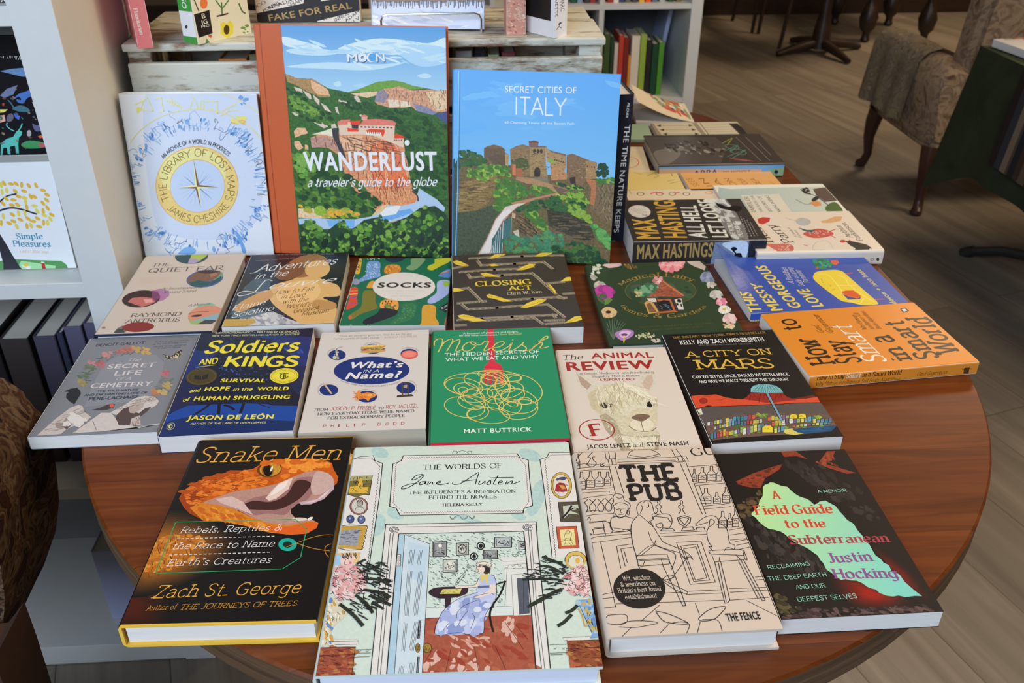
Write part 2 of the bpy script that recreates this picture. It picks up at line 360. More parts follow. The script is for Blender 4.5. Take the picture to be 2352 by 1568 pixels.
    def ell(s, c, cx, cy, rx, ry, rot=0, mot=0, a0=0, a1=360, n=28):
        r = math.radians(rot); pts = []
        for i in range(n + (a1 - a0 < 360)):
            t = math.radians(a0 + (a1 - a0) * i / n); x, y = rx * math.cos(t), ry * math.sin(t)
            pts.append((cx + x * math.cos(r) - y * math.sin(r), cy + x * math.sin(r) + y * math.cos(r)))
        return s.poly(c, pts, mot)
    def ring(s, c, wd, cx, cy, rx, ry, rot=0, a0=0, a1=360, n=36):
        r = math.radians(rot); pts = []
        full = a1 - a0 >= 360
        for i in range(n + (not full)):
            t = math.radians(a0 + (a1 - a0) * i / n); x, y = rx * math.cos(t), ry * math.sin(t)
            pts.append((cx + x * math.cos(r) - y * math.sin(r), cy + x * math.sin(r) + y * math.cos(r)))
        k = s.scale((cx, cy)) * wd
        s.raw(ribbon([s.uv(p) for p in pts], k, full), c); return s
    def text(s, t, x0, y0, x1, y1, h, c, st='B', up=None, sh=0):
        P0, P1 = s.uv((x0, y0)), s.uv((x1, y1)); d = P1 - P0; W = d.length; d.normalize(); n = Vector((-d.y, d.x))
        m = ((x0 + x1) / 2, (y0 + y1) / 2); u = up or (0, -h)
        H = abs((s.uv((m[0] + u[0], m[1] + u[1])) - s.uv(m)).dot(n))
        if s.plane == 'x' or (s.uv((m[0] + u[0], m[1] + u[1])) - s.uv(m)).dot(n) < 0: n = -n if s.plane == 'x' else n
        G, lv = letters(t, st); xs = [p.x for f in G for p in f]; a, b = min(xs), max(xs); k = W / (b - a)
        s.raw([[P0 + d * ((p.x - a) * k + sh * p.y * H / 10) + n * (p.y * H / 10) for p in f] for f in G], c, 0, None, 0, lv); return s
    def arc(s, t, cx, cy, rx, ry, a0, a1, h, c, st='lt', flip=False):   # text along an ellipse, degrees from east, y down
        G, lv = letters(t, st); xs = [p.x for f in G for p in f]; a, b = min(xs), max(xs); out = []
        for f in G:
            q = []
            for p in f:
                th = math.radians(a0 + (a1 - a0) * (p.x - a) / (b - a)); e = p.y * h / 10 * (-1 if flip else 1)
                q.append(s.uv((cx + (rx + e) * math.cos(th), cy + (ry + e) * math.sin(th))))
            out.append(q)
        s.raw(out, c, 0, None, 0, lv); return s
    def blobs(s, cols, pts, n, r0, r1, ry=.6, mot=0, rot=0):     # leaves, petals, scales ... scattered inside an outline
        P = P2(pts); xs = [p[0] for p in P]; ys = [p[1] for p in P]; g = s.rng; by = {}
        for _ in range(n * 6):
            if n <= 0: break
            p = (g.uniform(min(xs), max(xs)), g.uniform(min(ys), max(ys)))
            if not inside(p, P): continue
            n -= 1; r = g.uniform(r0, r1); a = g.uniform(0, 1) * .8 + rot; c = g.choice(cols); q = []
            for k in range(7):
                t = 2 * PI * k / 7; f = g.uniform(.75, 1.15); x, y = r * f * math.cos(t), r * f * ry * math.sin(t)
                q.append(s.uv((p[0] + x * math.cos(a) - y * math.sin(a), p[1] + x * math.sin(a) + y * math.cos(a))))
            by.setdefault(c, []).append(q)
        for c, L_ in by.items(): s.raw(L_, c, mot, None, 1)
        return s
    def ticks(s, cols, pts, n, l, wd, a0=0, a1=PI):              # short pen strokes inside an outline
        P = P2(pts); xs = [p[0] for p in P]; ys = [p[1] for p in P]; g = s.rng; by = {}
        for _ in range(n * 6):
            if n <= 0: break
            p = (g.uniform(min(xs), max(xs)), g.uniform(min(ys), max(ys)))
            if not inside(p, P): continue
            n -= 1; a = g.uniform(a0, a1); dx, dy = l * .5 * math.cos(a), l * .5 * math.sin(a) * .7; k = s.scale(p) * wd
            by.setdefault(g.choice(cols), []).extend(ribbon([s.uv((p[0] - dx, p[1] - dy)), s.uv((p[0] + dx, p[1] + dy))], k))
        for c, L_ in by.items(): s.raw(L_, c, 0, None, 1)
        return s
    def dash(s, c, wd, x0, y0, x1, y1, n):
        k = s.scale((x0, y0)) * wd; a, b = s.uv((x0, y0)), s.uv((x1, y1)); q = []
        for i in range(n): q += ribbon([a + (b - a) * (i / n), a + (b - a) * ((i + .6) / n)], k)
        s.raw(q, c); return s
    def add_to(s, bm, lay):
        vs = []
        for (u, v, z) in s.V:
            o = s.z + z if s.plane == 'z' or s.z > 0 else s.z - z
            vs.append(bm.verts.new({'z': (u, v, o), 'y': (u, o, v), 'x': (o, u, v)}[s.plane]))
        for v, c in zip(vs, s.col): v[lay] = c
        for f in s.Fc:
            try: bm.faces.new([vs[i] for i in f])
            except ValueError: pass
# ---------------------------------------------------------------- books
def frame(x, y, z, rot, lean=None):            # lean None: lying; else standing and leaning back
    if lean is None: return Matrix.Translation((x, y, z)) @ Matrix.Rotation(math.radians(rot), 4, 'Z')
    a = math.radians(lean)
    R = Matrix(((1, 0, 0), (0, math.sin(a), -math.cos(a)), (0, math.cos(a), math.sin(a)))).to_4x4()
    return Matrix.Translation((x, y, z)) @ Matrix.Rotation(math.radians(rot), 4, 'Z') @ R
def shell(bm, lay, c, a0, a1, b0, b1, z0, z1, th, r, spine, flip=False):
    """cover bent round a spine: a0 spine side, a1 fore-edge, b along the spine"""
    prof = [(a1, z0)]
    n = 6
    for i in range(n + 1):
        t = PI / 2 * i / n; prof.append((a0 + (1 - math.sin(t)) * r * (1 if a1 > a0 else -1), z0 + (1 - math.cos(t)) * r))
    for i in range(n + 1):
        t = PI / 2 * i / n; prof.append((a0 + (1 - math.cos(t)) * r * (1 if a1 > a0 else -1), z1 - (1 - math.sin(t)) * r))
    prof.append((a1, z1))
    sg = 1 if a1 > a0 else -1; cx = a0 + sg * max(r, th); inn = []
    for (a, z) in prof:
        ia = max(a * sg, a0 * sg + th) * sg if abs(a - a1) > 1e-6 else a
        inn.append((ia, min(max(z, z0 + th), z1 - th)))
    loop = prof + inn[::-1]; rings = []
    for b in (b0, b1):
        row = [bm.verts.new((p[0], b, p[1]) if spine in 'LR' else (b, p[0], p[1])) for p in loop]
        for v in row: v[lay] = c
        rings.append(row)
    A, B = rings; m = len(loop)
    for i in range(m): bm.faces.new((A[i], A[(i + 1) % m], B[(i + 1) % m], B[i]))
    h = len(prof)
    for i in range(h - 1):
        for X in (A, B): bm.faces.new((X[i], X[i + 1], X[m - 2 - i], X[m - 1 - i]))
def book(name, label, x, y, w, h, t, rot=0, z=0, lean=None, kind='soft', spine='L', base=(200, 190, 180), board=None, pages=(236, 231, 222),
         art=None, spine_art=None, gloss=.38, group=None, inset=None, cat='book', L=None, curl=None):
    L = L or (LS if lean is not None else LF)
    M = frame(x, y, z, rot, lean)
    Mm = M.copy(); Mm.translation = M.translation * .001
    root = empty(name, None, Mm); tag(root, label, cat, group)
    y0, z0 = (0, -t) if lean is not None else (-h / 2, 0)
    X0, X1, Y0, Y1, Z0, Z1 = -w / 2, w / 2, y0, y0 + h, z0, z0 + t
    jac = board is not None
    hard = kind == 'hard'; th = 2.6 if hard else .5; ov = (3.0 if hard else 0) if inset is None else inset
    if not hard: ov = .3 if inset is None else inset
    r = min(t * .3, 5) if hard else min(t * .22, 2.5)
    def sh_(bm, lay, c, grow, th_, shrink=0, rr=r):
        if spine == 'L': shell(bm, lay, c, X0 - grow, X1 + grow, Y0 + shrink, Y1 - shrink, Z0 - 0, Z1 + grow, th_, rr, 'L')
        elif spine == 'R': shell(bm, lay, c, X1 + grow, X0 - grow, Y0 + shrink, Y1 - shrink, Z0, Z1 + grow, th_, rr, 'R')
        elif spine == 'B': shell(bm, lay, c, Y0 - grow, Y1 + grow, X0 + shrink, X1 - shrink, Z0, Z1 + grow, th_, rr, 'B')
        else: shell(bm, lay, c, Y1 + grow, Y0 - grow, X0 + shrink, X1 - shrink, Z0, Z1 + grow, th_, rr, 'T')
    def finish(bm, nm, arts, par):
        bmesh.ops.recalc_face_normals(bm, faces=bm.faces[:])
        n0 = len(bm.faces)
        for A in arts: A.add_to(bm, bm.verts.layers.float_color['ink'])
        bm.faces.ensure_lookup_table()
        if arts:
            for A_ in [1]:
                for f in bm.faces[n0:]:
                    f.normal_update()
                    c_ = f.calc_center_median()
                    out = Vector((0, 0, 1)) if c_.z > Z1 - .01 else (Vector((0, -1, 0)) if c_.y < Y0 + .01 else (Vector((1, 0, 0)) if c_.x > 0 else Vector((-1, 0, 0))))
                    if f.normal.dot(out) < 0: f.normal_flip()
        if curl:
            for v in bm.verts:
                if v.co.z > Z1 + .002: v.co.z += curl(v.co.x, v.co.y, 99)
        for v in bm.verts: v.co *= .001
        me = bpy.data.meshes.new(nm); bm.to_mesh(me); bm.free(); me.materials.append(print_mat(gloss))
        return link(nm, me, par)
    bm = bmesh.new(); lay = bm.verts.layers.float_color.new('ink')
    if jac: sh_(bm, lay, alb(board, L) + (0,), -.4, th); finish(bm, 'cover_board', [], root)
    if jac: bm = bmesh.new(); lay = bm.verts.layers.float_color.new('ink')
    sh_(bm, lay, alb(base, L) + (0,), 0, .4 if jac else th, 1.2 if jac else 0)
    if jac:
        xe = X1 + .1
        q = [bm.verts.new((a, b, c)) for a in (xe, xe + .45) for b in (Y0 + 1.2, Y1 - 1.2) for c in (Z1 - th - .3, Z1 - .02)]
        for v in q: v[lay] = alb(base, L) + (0,)
        for f in ((0, 1, 3, 2), (4, 6, 7, 5), (0, 4, 5, 1), (2, 3, 7, 6), (1, 5, 7, 3), (0, 2, 6, 4)): bm.faces.new([q[i] for i in f])
    if curl:
        for v in bm.verts:                     # only the spine's lip stays down
            if v.co.z > Z1 - 1:
                if spine == 'B' and v.co.y > Y0 + 4: v.co.y = Y0 + 4
                if spine == 'R' and v.co.x < X1 - 4: v.co.x = X1 - 4
    if curl:                                   # a cover sheet that lifts: fine grid of its own
        G = [[bm.verts.new((X0 + w * i / 24, Y0 + h * j / 20, Z1 + .004)) for i in range(25)] for j in range(21)]
        for row in G:
            for v in row: v[lay] = alb(base, L) + (0,)
        for j in range(20):
            for i in range(24): bm.faces.new((G[j][i], G[j][i + 1], G[j + 1][i + 1], G[j + 1][i]))
    arts = []; rr = r * .55
    cl = {'L': (X0 + rr, Y0, X1, Y1), 'R': (X0, Y0, X1 - rr, Y1), 'B': (X0, Y0 + rr, X1, Y1), 'T': (X0, Y0, X1, Y1 - rr)}[spine]
    if jac: cl = (cl[0], cl[1] + 1.2, cl[2], cl[3] - 1.2) if spine in 'LR' else cl
    if art:
        A = Art(M, Z1 + (.02 if not curl else .03), cl, L); art(A); arts.append(A)
    if spine_art:
        if spine in 'BT': S_ = Art(M, Y0 - .02, (X0, Z0 + r * .3, X1, Z1 - r * .3), L, 'y')
        elif spine == 'R': S_ = Art(M, X1 + .02, (Y0, Z0 + r * .3, Y1, Z1 - r * .3), L, 'x')
        else: S_ = Art(M, X0 - .02, (Y0, Z0 + r * .3, Y1, Z1 - r * .3), L, 'x')
        spine_art(S_); arts.append(S_)
    finish(bm, 'dust_jacket' if jac else 'cover', arts, root)
    p = MB(); g = th + .05
    a = {'L': (X0 + g + (2 if hard else 0), X1 - ov, Y0 + ov, Y1 - ov), 'R': (X0 + ov, X1 - g - (2 if hard else 0), Y0 + ov, Y1 - ov),
         'B': (X0 + ov, X1 - ov, Y0 + g + (2 if hard else 0), Y1 - ov), 'T': (X0 + ov, X1 - ov, Y0 + ov, Y1 - g - (2 if hard else 0))}[spine]
    p.box(*a, Z0 + g, Z1 - g); p.build('pages', page_mat(pages), root)
    return root
# ================================================================ the setting
FLOOR = -750
def wood(name, c0, c1, c2, scale, rough, plank=None, rot=0, spec=.5, bump=.0, ring=False):
    m, t, b = base_mat(name)
    tc = N(t, 'ShaderNodeTexCoord'); mp = N(t, 'ShaderNodeMapping'); mp.inputs['Rotation'].default_value = (0, 0, rot); t.links.new(tc.outputs['Object'], mp.inputs['Vector'])
    src = mp.outputs[0]
    if plank:
        br = N(t, 'ShaderNodeTexBrick'); br.offset = .37; br.inputs['Color1'].default_value = (0, 0, 0, 1); br.inputs['Color2'].default_value = (1, 1, 1, 1)
        br.inputs['Scale'].default_value = 1; br.inputs['Brick Width'].default_value = plank[0]; br.inputs['Row Height'].default_value = plank[1]
        br.inputs['Mortar Size'].default_value = plank[2]; br.inputs['Mortar'].default_value = (.3, .3, .3, 1); br.inputs['Bias'].default_value = 0
        t.links.new(src, br.inputs['Vector'])
        sh = N(t, 'ShaderNodeVectorMath', operation='SCALE'); sh.inputs['Scale'].default_value = 7.3; t.links.new(br.outputs['Color'], sh.inputs[0])
        ad = N(t, 'ShaderNodeVectorMath', operation='ADD'); t.links.new(src, ad.inputs[0]); t.links.new(sh.outputs[0], ad.inputs[1]); gsrc = ad.outputs[0]
    else: gsrc = src
    m2 = N(t, 'ShaderNodeMapping'); m2.inputs['Scale'].default_value = scale; t.links.new(gsrc, m2.inputs['Vector'])
    n = N(t, 'ShaderNodeTexNoise'); n.inputs['Scale'].default_value = 1; n.inputs['Detail'].default_value = 8; n.inputs['Roughness'].default_value = .62; n.inputs['Distortion'].default_value = 1.1
    t.links.new(m2.outputs[0], n.inputs['Vector'])
    r = N(t, 'ShaderNodeValToRGB'); e = r.color_ramp.elements; e[0].position = .2; e[0].color = c0 + (1,); e[1].position = .82; e[1].color = c2 + (1,)
    k = e.new(.5); k.color = c1 + (1,); t.links.new(n.outputs['Fac'], r.inputs[0])
    out = r.outputs[0]
    if plank:
        hs = N(t, 'ShaderNodeHueSaturation'); mr = N(t, 'ShaderNodeMapRange'); mr.inputs['To Min'].default_value = .78; mr.inputs['To Max'].default_value = 1.15
        t.links.new(br.outputs['Color'], mr.inputs['Value']); t.links.new(mr.outputs[0], hs.inputs['Value']); t.links.new(out, hs.inputs['Color']); out = hs.outputs[0]
        dk = N(t, 'ShaderNodeMix', data_type='RGBA', blend_type='MULTIPLY'); dk.inputs[7].default_value = (.55, .5, .45, 1); t.links.new(br.outputs['Fac'], dk.inputs[0]); t.links.new(out, dk.inputs[6]); out = dk.outputs[2]
    t.links.new(out, b.inputs['Base Color'])
    b.inputs['Roughness'].default_value = rough; b.inputs['Specular IOR Level'].default_value = spec
    if bump:
        bp = N(t, 'ShaderNodeBump'); bp.inputs['Strength'].default_value = bump; bp.inputs['Distance'].default_value = .001; t.links.new(n.outputs['Fac'], bp.inputs['Height']); t.links.new(bp.outputs[0], b.inputs['Normal'])
    return m
M_floor = wood('floor_planks', (.125, .100, .075), (.21, .175, .135), (.30, .255, .20), (.9, 16, 1), .55, (1.3, .19, .0012), math.radians(73), .3)
M_table = wood('oiled_table_wood', (.055, .0125, .0022), (.135, .031, .0048), (.21, .060, .011), (4.5, 70, 70), .36, (2.4, .118, .0003), 0, .3)
M_edge = wood('worn_table_edge', (.035, .018, .009), (.11, .06, .03), (.20, .125, .07), (3, 3, 150), .6, None, 0, .3)
M_dark = wood('dark_stained_wood', (.012, .006, .004), (.025, .012, .007), (.045, .020, .011), (6, 6, 30), .4)
M_white = mat((.72, .72, .68), .45, raw=True, noise=.03)
def painted_wood():
    m, t, b = base_mat('distressed_white_paint')
    tc = N(t, 'ShaderNodeTexCoord'); mp = N(t, 'ShaderNodeMapping'); mp.inputs['Scale'].default_value = (14, 60, 60); t.links.new(tc.outputs['Object'], mp.inputs['Vector'])
    n = N(t, 'ShaderNodeTexNoise'); n.inputs['Detail'].default_value = 9; n.inputs['Scale'].default_value = 1; n.inputs['Roughness'].default_value = .7; t.links.new(mp.outputs[0], n.inputs['Vector'])
    n2 = N(t, 'ShaderNodeTexNoise'); n2.inputs['Scale'].default_value = 7; n2.inputs['Detail'].default_value = 3; t.links.new(tc.outputs['Object'], n2.inputs['Vector'])
    ge = N(t, 'ShaderNodeNewGeometry'); a = N(t, 'ShaderNodeMath', operation='MULTIPLY_ADD'); a.inputs[1].default_value = 4.0; a.inputs[2].default_value = -2.06; t.links.new(ge.outputs['Pointiness'], a.inputs[0])
    s = N(t, 'ShaderNodeMath', operation='ADD'); t.links.new(n.outputs['Fac'], s.inputs[0]); t.links.new(a.outputs[0], s.inputs[1])
    s2 = N(t, 'ShaderNodeMath', operation='MULTIPLY_ADD'); s2.inputs[1].default_value = .45; t.links.new(n2.outputs['Fac'], s2.inputs[0]); t.links.new(s.outputs[0], s2.inputs[2])
    r = N(t, 'ShaderNodeValToRGB'); e = r.color_ramp.elements; e[0].position = .80; e[0].color = (.66, .65, .55, 1); e[1].position = .93; e[1].color = (.22, .12, .07, 1)
    k = e.new(.875); k.color = (.42, .38, .28, 1); s3 = N(t, 'ShaderNodeMath', operation='MULTIPLY'); s3.inputs[1].default_value = .85; t.links.new(s2.outputs[0], s3.inputs[0]); t.links.new(s3.outputs[0], r.inputs[0]); t.links.new(r.outputs[0], b.inputs['Base Color']); b.inputs['Roughness'].default_value = .6
    return m
M_crate = painted_wood()
M_bare = wood('bare_crate_wood', (.36, .27, .16), (.48, .39, .26), (.58, .50, .36), (6, 40, 40), .6)
def struct(o): o['kind'] = 'structure'; return o
struct(MB().box(-2600, 4200, -2000, 7000, FLOOR - 40, FLOOR).build('floor', M_floor))
struct(MB().box(-2600, 4200, 6600, 6700, FLOOR, 2300).build('wall_back', mat((.16, .115, .075), .8, raw=True)))
struct(MB().box(4100, 4200, -2000, 6600, FLOOR, 2300).build('wall_right', mat((.20, .15, .10), .8, raw=True)))
struct(MB().box(-2600, -2500, -2000, 6600, FLOOR, 2300).build('wall_left', mat((.30, .26, .22), .8, raw=True)))
struct(MB().box(-2500, 4100, 6575, 6600, FLOOR, FLOOR + 110, 3).build('baseboard_back', M_dark))

# ---------------------------------------------------------------- the display table
tb = empty('display_table', (.084, .95, FLOOR * .001)); tag(tb, 'large brown wooden table with a rounded end and worn edge, carrying the rows of books', 'table')
TZ = FLOOR
def table_outline(grow=0):
    a, b, cx, cy = 512 + grow, 532 + grow, 84, 950; P = []
    for i in range(49):
        t = PI + PI * i / 48; P.append((cx + a * math.cos(t), cy + b * math.sin(t)))
    for i in range(13): P.append((cx + a - (1 - math.cos(PI / 2 * i / 12)) * a * .25, 1500 + 380 * math.sin(PI / 2 * i / 12) ))
    return P + [(2 * 84 - x, y) for x, y in P[:48:-1]]
def slab(P, z0, z1, ch):
    m = MB(); A = [(z0, -ch), (z0 + ch, 0), (z1 - ch, 0), (z1, -ch)]
    cx, cy = 84, 1200; R = []
    for z, g in A: R.append([m.bm.verts.new((x + (cx - x) / 520 * -g * .9 * 1, y + (cy - y) / 520 * -g * .6, z)) for x, y in P])
    for X, Y in zip(R, R[1:]):
        for i in range(len(P)): m.bm.faces.new((X[i], X[(i + 1) % len(P)], Y[(i + 1) % len(P)], Y[i]))
    return m, R
m, R = slab(table_outline(), -34, 0, 2.5); m.bm.faces.new(R[0][::-1]); m.bm.faces.new(R[3])
top = m.build('table_top', M_table); top.data.materials.append(M_edge)
for p in top.data.polygons:
    if abs(p.normal.z) < .5: p.material_index = 1
def adopt(o, root):
    bpy.context.view_layer.update(); o.parent = root; o.matrix_parent_inverse = root.matrix_world.inverted(); return o
adopt(top, tb)
P = table_outline(-75); m = MB(); A = [m.bm.verts.new((x, y, -34)) for x, y in P]; B = [m.bm.verts.new((x, y, -118)) for x, y in P]
fs = [m.bm.faces.new((A[i], A[(i + 1) % len(P)], B[(i + 1) % len(P)], B[i])) for i in range(len(P))]
bmesh.ops.solidify(m.bm, geom=fs, thickness=18); adopt(m.build('apron', M_table), tb)
for sx, sy in ((-170, 850), (330, 850), (-290, 1700), (458, 1700)):
    prof = [(30, -34), (30, -150), (22, -165), (30, -185), (20, -210), (27, -320), (22, -520), (17, -660), (24, -690), (15, -750)]
    m = MB(); m.tube([(sx, sy, z) for r, z in prof], [r for r, z in prof], 16); adopt(m.build('leg', M_table, None, True), tb)
for nm in []: pass

# ---------------------------------------------------------------- bookcase by the table (left)
BX, BY = -462, 1126
bc = empty('bookcase', (-.95, 1.27, FLOOR * .001)); tag(bc, 'white bookcase left of the table with thick upright and open shelves', 'bookcase')
def sub(b, name, m, root=bc, **k): return adopt(b.build(name, m, None, **k), root)
sub(MB().box(BX - 52, BX, BY, BY + 290, FLOOR, 900, 1.2), 'side_panel', M_white)
sub(MB().box(-1480, -1428, BY, BY + 290, FLOOR, 900, 1.2), 'side_panel', M_white)
sub(MB().box(-1428, BX - 52, BY + 280, BY + 288, FLOOR, 900), 'back_panel', mat((.30, .30, .30), .6, raw=True))
SH = [(FLOOR + 2, FLOOR + 46), (-372, -350), (-16, 7), (343, 366), (700, 723)]
for a, b in SH: sub(MB().box(-1428, BX - 52, BY + 2, BY + 280, a, b, .8), 'shelf', M_white)

# ---------------------------------------------------------------- painted crate behind the books
CX0, CX1, CY0, CY1 = -452, 213, 1290, 1512
cr = empty('crate', (-.12, 1.4, 0)); tag(cr, 'distressed white painted wooden crate standing behind the upright books, books on its top', 'crate')
def csub(b, name, m): return adopt(b.build(name, m), cr)
for y0, y1, d in ((CY0, CY0 + 128, 0), (CY0 + 136, CY1, -3)):
    csub(MB().box(CX0, CX1 + d, y0, y1, 274 - (d != 0), 285, 2.5), 'top_board', M_crate)
for z0, z1 in ((190, 259), (96, 180), (6, 88)):
    csub(MB().box(CX0 + 3, CX1 - 3, CY0, CY0 + 11, z0, z1, 2.5), 'front_slat', M_crate)
    csub(MB().box(CX0 + 3, CX1 - 3, CY1 - 11, CY1, z0, z1, 2.5), 'back_slat', M_crate)
for x in (CX0 + 2, CX1 - 36):
    for y in (CY0 + 12, CY1 - 46): csub(MB().box(x, x + 32, y, y + 34, 0, 273.5, 2), 'corner_post', M_crate)
for x in (CX0 + 2.5, CX1 - 13.5):
    for z0, z1 in ((190, 259), (6, 150)): csub(MB().box(x, x + 10, CY0 + 47, CY1 - 48, z0, z1, 2), 'end_slat', M_crate)
csub(MB().box(CX0 + 14, CX1 - 14, CY0 + 48, CY1 - 48, 2, 9), 'bottom_board', M_bare)

# ---------------------------------------------------------------- far bookcase (right of the crate)
FY = 3000
fb = empty('bookcase', (.45, 3.2, FLOOR * .001)); tag(fb, 'white cube bookcase at the far side of the shop, rows of books in its cells', 'bookcase')
xr = aty((1592, 120), FY).x; xd = aty((1381, 60), FY).x; zt = aty((1450, 16), FY).z; zb = aty((1480, 232), FY).z
def fsub(b, name, m): return adopt(b.build(name, m), fb)
fsub(MB().box(xr - 20, xr + 18, FY, FY + 390, FLOOR, 900, 1.5), 'side_panel', M_white)
fsub(MB().box(xd - 740, xd - 702, FY, FY + 390, FLOOR, 900, 1.5), 'side_panel', M_white)
for x in (xd, xd - 351): fsub(MB().box(x - 8, x + 8, FY + 2, FY + 388, FLOOR + 38, 900), 'divider', M_white)
for z in (zt, zb, zb - (zt - zb), zt + (zt - zb), zt + 2 * (zt - zb)):
    fsub(MB().box(xd - 702, xr - 20, FY + 1, FY + 389, z - 8, z + 8), 'shelf', M_white)
fsub(MB().box(xd - 702, xr - 20, FY + 378, FY + 388, FLOOR + 38, 900), 'back_panel', mat((.16, .17, .19), .7, raw=True))
fsub(MB().box(xd - 702, xr - 20, FY, FY + 389, FLOOR, FLOOR + 38), 'base', M_white)
def spine_book(label, x0, x1, y, z, h, d, c, group=None, lean=0, pages=(215, 208, 195), cat='book'):
    """closed book shown by its back, standing on a shelf"""
    wd = x1 - x0
    r = empty('book', (x0 * .001, y * .001, z * .001)); r.rotation_euler = (0, math.radians(lean), 0); tag(r, label, cat, group)
    bm = bmesh.new(); lay = bm.verts.layers.float_color.new('ink'); a = alb(c, (.6, .6, .6)) + (0,)
    prof = [(0, d), (0, 2), (1.5, .4), (wd - 1.5, .4), (wd, 2), (wd, d), (wd - 1.4, d), (wd - 1.4, 2.4), (1.4, 2.4), (1.4, d)]
    A = [bm.verts.new((p[0], p[1], 0)) for p in prof]; B = [bm.verts.new((p[0], p[1], h)) for p in prof]
    for v in A + B: v[lay] = a
    n = len(prof)
    for i in range(n): bm.faces.new((A[i], A[(i + 1) % n], B[(i + 1) % n], B[i]))
    bm.faces.new(A); bm.faces.new(B[::-1]); bmesh.ops.recalc_face_normals(bm, faces=bm.faces[:])
    for v in bm.verts: v.co *= .001
    me = bpy.data.meshes.new('cover'); bm.to_mesh(me); bm.free(); me.materials.append(print_mat(.5)); link('cover', me, r)
    MB().box(1.5, wd - 1.5, 2.5, d - 2, 2, h - 3).build('pages', page_mat(pages), r)
    return r
zf = zb + 8
G = 'books in the far bookcase'
for px0, px1, pt, c, nm in ((1386, 1400, 78, (52, 70, 38), 'dark olive'), (1401, 1409, 84, (40, 52, 36), 'dark green slim'), (1410, 1419, 100, (175, 165, 160), 'short white'), (1420, 1431, 82, (165, 55, 42), 'bright red'),
      (1431, 1443, 86, (105, 36, 32), 'dark red'), (1443, 1449, 128, (185, 125, 45), 'short orange'), (1449, 1468, 83, (188, 180, 165), 'thick cream'), (1469, 1483, 80, (125, 150, 58), 'lime green'),
      (1484, 1496, 92, (36, 34, 34), 'black'), (1497, 1511, 101, (28, 62, 42), 'bottle green'), (1512, 1524, 98, (75, 130, 45), 'grass green')):
    x0 = aty((px0, 140), FY + 40).x; x1 = aty((px1, 140), FY + 40).x; top_ = aty(((px0 + px1) / 2, pt), FY + 40).z
    spine_book('%s book standing in the lower right cell of the far bookcase' % nm, x0, x1 - .6, FY + 40, zf + .3, top_ - zf, 120, c, G)
r = spine_book('pale blue-grey book leaning at the right end of the far bookcase cell', xr - 86, xr - 72, FY + 190, zf + 2.8, 250, 160, (150, 158, 185), None, 9)
for i, (px, c, nm) in enumerate(((1312, (40, 80, 60), 'green'), (1326, (120, 140, 160), 'pale blue'), (1343, (70, 60, 60), 'brown'), (1356, (150, 60, 50), 'red'), (1396, (130, 45, 40), 'crimson'), (1409, (190, 185, 180), 'white'), (1422, (45, 60, 90), 'navy'),
      (1436, (90, 85, 80), 'grey'), (1452, (60, 60, 65), 'charcoal'), (1468, (205, 150, 60), 'yellow'), (1483, (205, 80, 40), 'orange'), (1498, (80, 95, 110), 'steel blue'), (1515, (150, 150, 150), 'pale grey'), (1535, (40, 75, 45), 'forest green'), (1553, (110, 95, 60), 'ochre'))):
    x0 = aty((px, 8), FY + 30).x
    spine_book('%s book on the upper shelf of the far bookcase, cut by the photo edge' % nm, x0, x0 + 17, FY + 30, zt + 8.3, 215, 150, c, 'books on the upper shelf of the far bookcase')
for px0, px1, pt, c, nm in ((1316, 1330, 40, (45, 66, 90), 'blue'), (1331, 1344, 52, (60, 62, 66), 'charcoal'), (1346, 1360, 44, (72, 90, 110), 'slate blue')):
    x0 = aty((px0, 60), FY + 60).x; x1 = aty((px1, 60), FY + 60).x
    spine_book('%s book in the far bookcase cell seen just past the crate corner' % nm, x0, x1, FY + 60, zf + .3, aty((px0, pt), FY + 60).z - zf, 170, c, G)
# ================================================================ furniture further off
def fabric(name, cols, sc1, rough=.9):
    m, t, b = base_mat(name); tc = N(t, 'ShaderNodeTexCoord')
    n = N(t, 'ShaderNodeTexNoise'); n.inputs['Scale'].default_value = sc1; n.inputs['Detail'].default_value = 5; n.inputs['Distortion'].default_value = 2.2; t.links.new(tc.outputs['Object'], n.inputs['Vector'])
    r = N(t, 'ShaderNodeValToRGB'); e = r.color_ramp.elements; k = len(cols)
    e[0].position = .3; e[0].color = cols[0] + (1,); e[1].position = .7; e[1].color = cols[-1] + (1,)
    for i in range(1, k - 1): q = e.new(.3 + .4 * i / (k - 1)); q.color = cols[i] + (1,)
    t.links.new(n.outputs['Fac'], r.inputs[0]); t.links.new(r.outputs[0], b.inputs['Base Color']); b.inputs['Roughness'].default_value = rough; b.inputs['Specular IOR Level'].default_value = .15
    w_ = N(t, 'ShaderNodeTexNoise'); w_.inputs['Scale'].default_value = 900; t.links.new(tc.outputs['Object'], w_.inputs['Vector'])
    bp = N(t, 'ShaderNodeBump'); bp.inputs['Strength'].default_value = .25; bp.inputs['Distance'].default_value = .001; t.links.new(w_.outputs['Fac'], bp.inputs['Height']); t.links.new(bp.outputs[0], b.inputs['Normal'])
    return m
M_tap = fabric('faded_tapestry', ((.09, .055, .035), (.22, .15, .09), (.32, .23, .15), (.16, .11, .08), (.36, .27, .18)), 11)
M_throw = fabric('faded_throw', ((.20, .16, .11), (.44, .36, .24), (.26, .22, .18), (.58, .47, .32)), 16)
M_floral = fabric('dark_floral_weave', ((.012, .007, .006), (.05, .014, .010), (.014, .007, .006), (.11, .065, .032), (.05, .018, .012), (.16, .105, .058), (.02, .009, .008), (.07, .02, .014)), 15)
M_mahog = mat((.045, .016, .009), .35, raw=True, noise=.3)
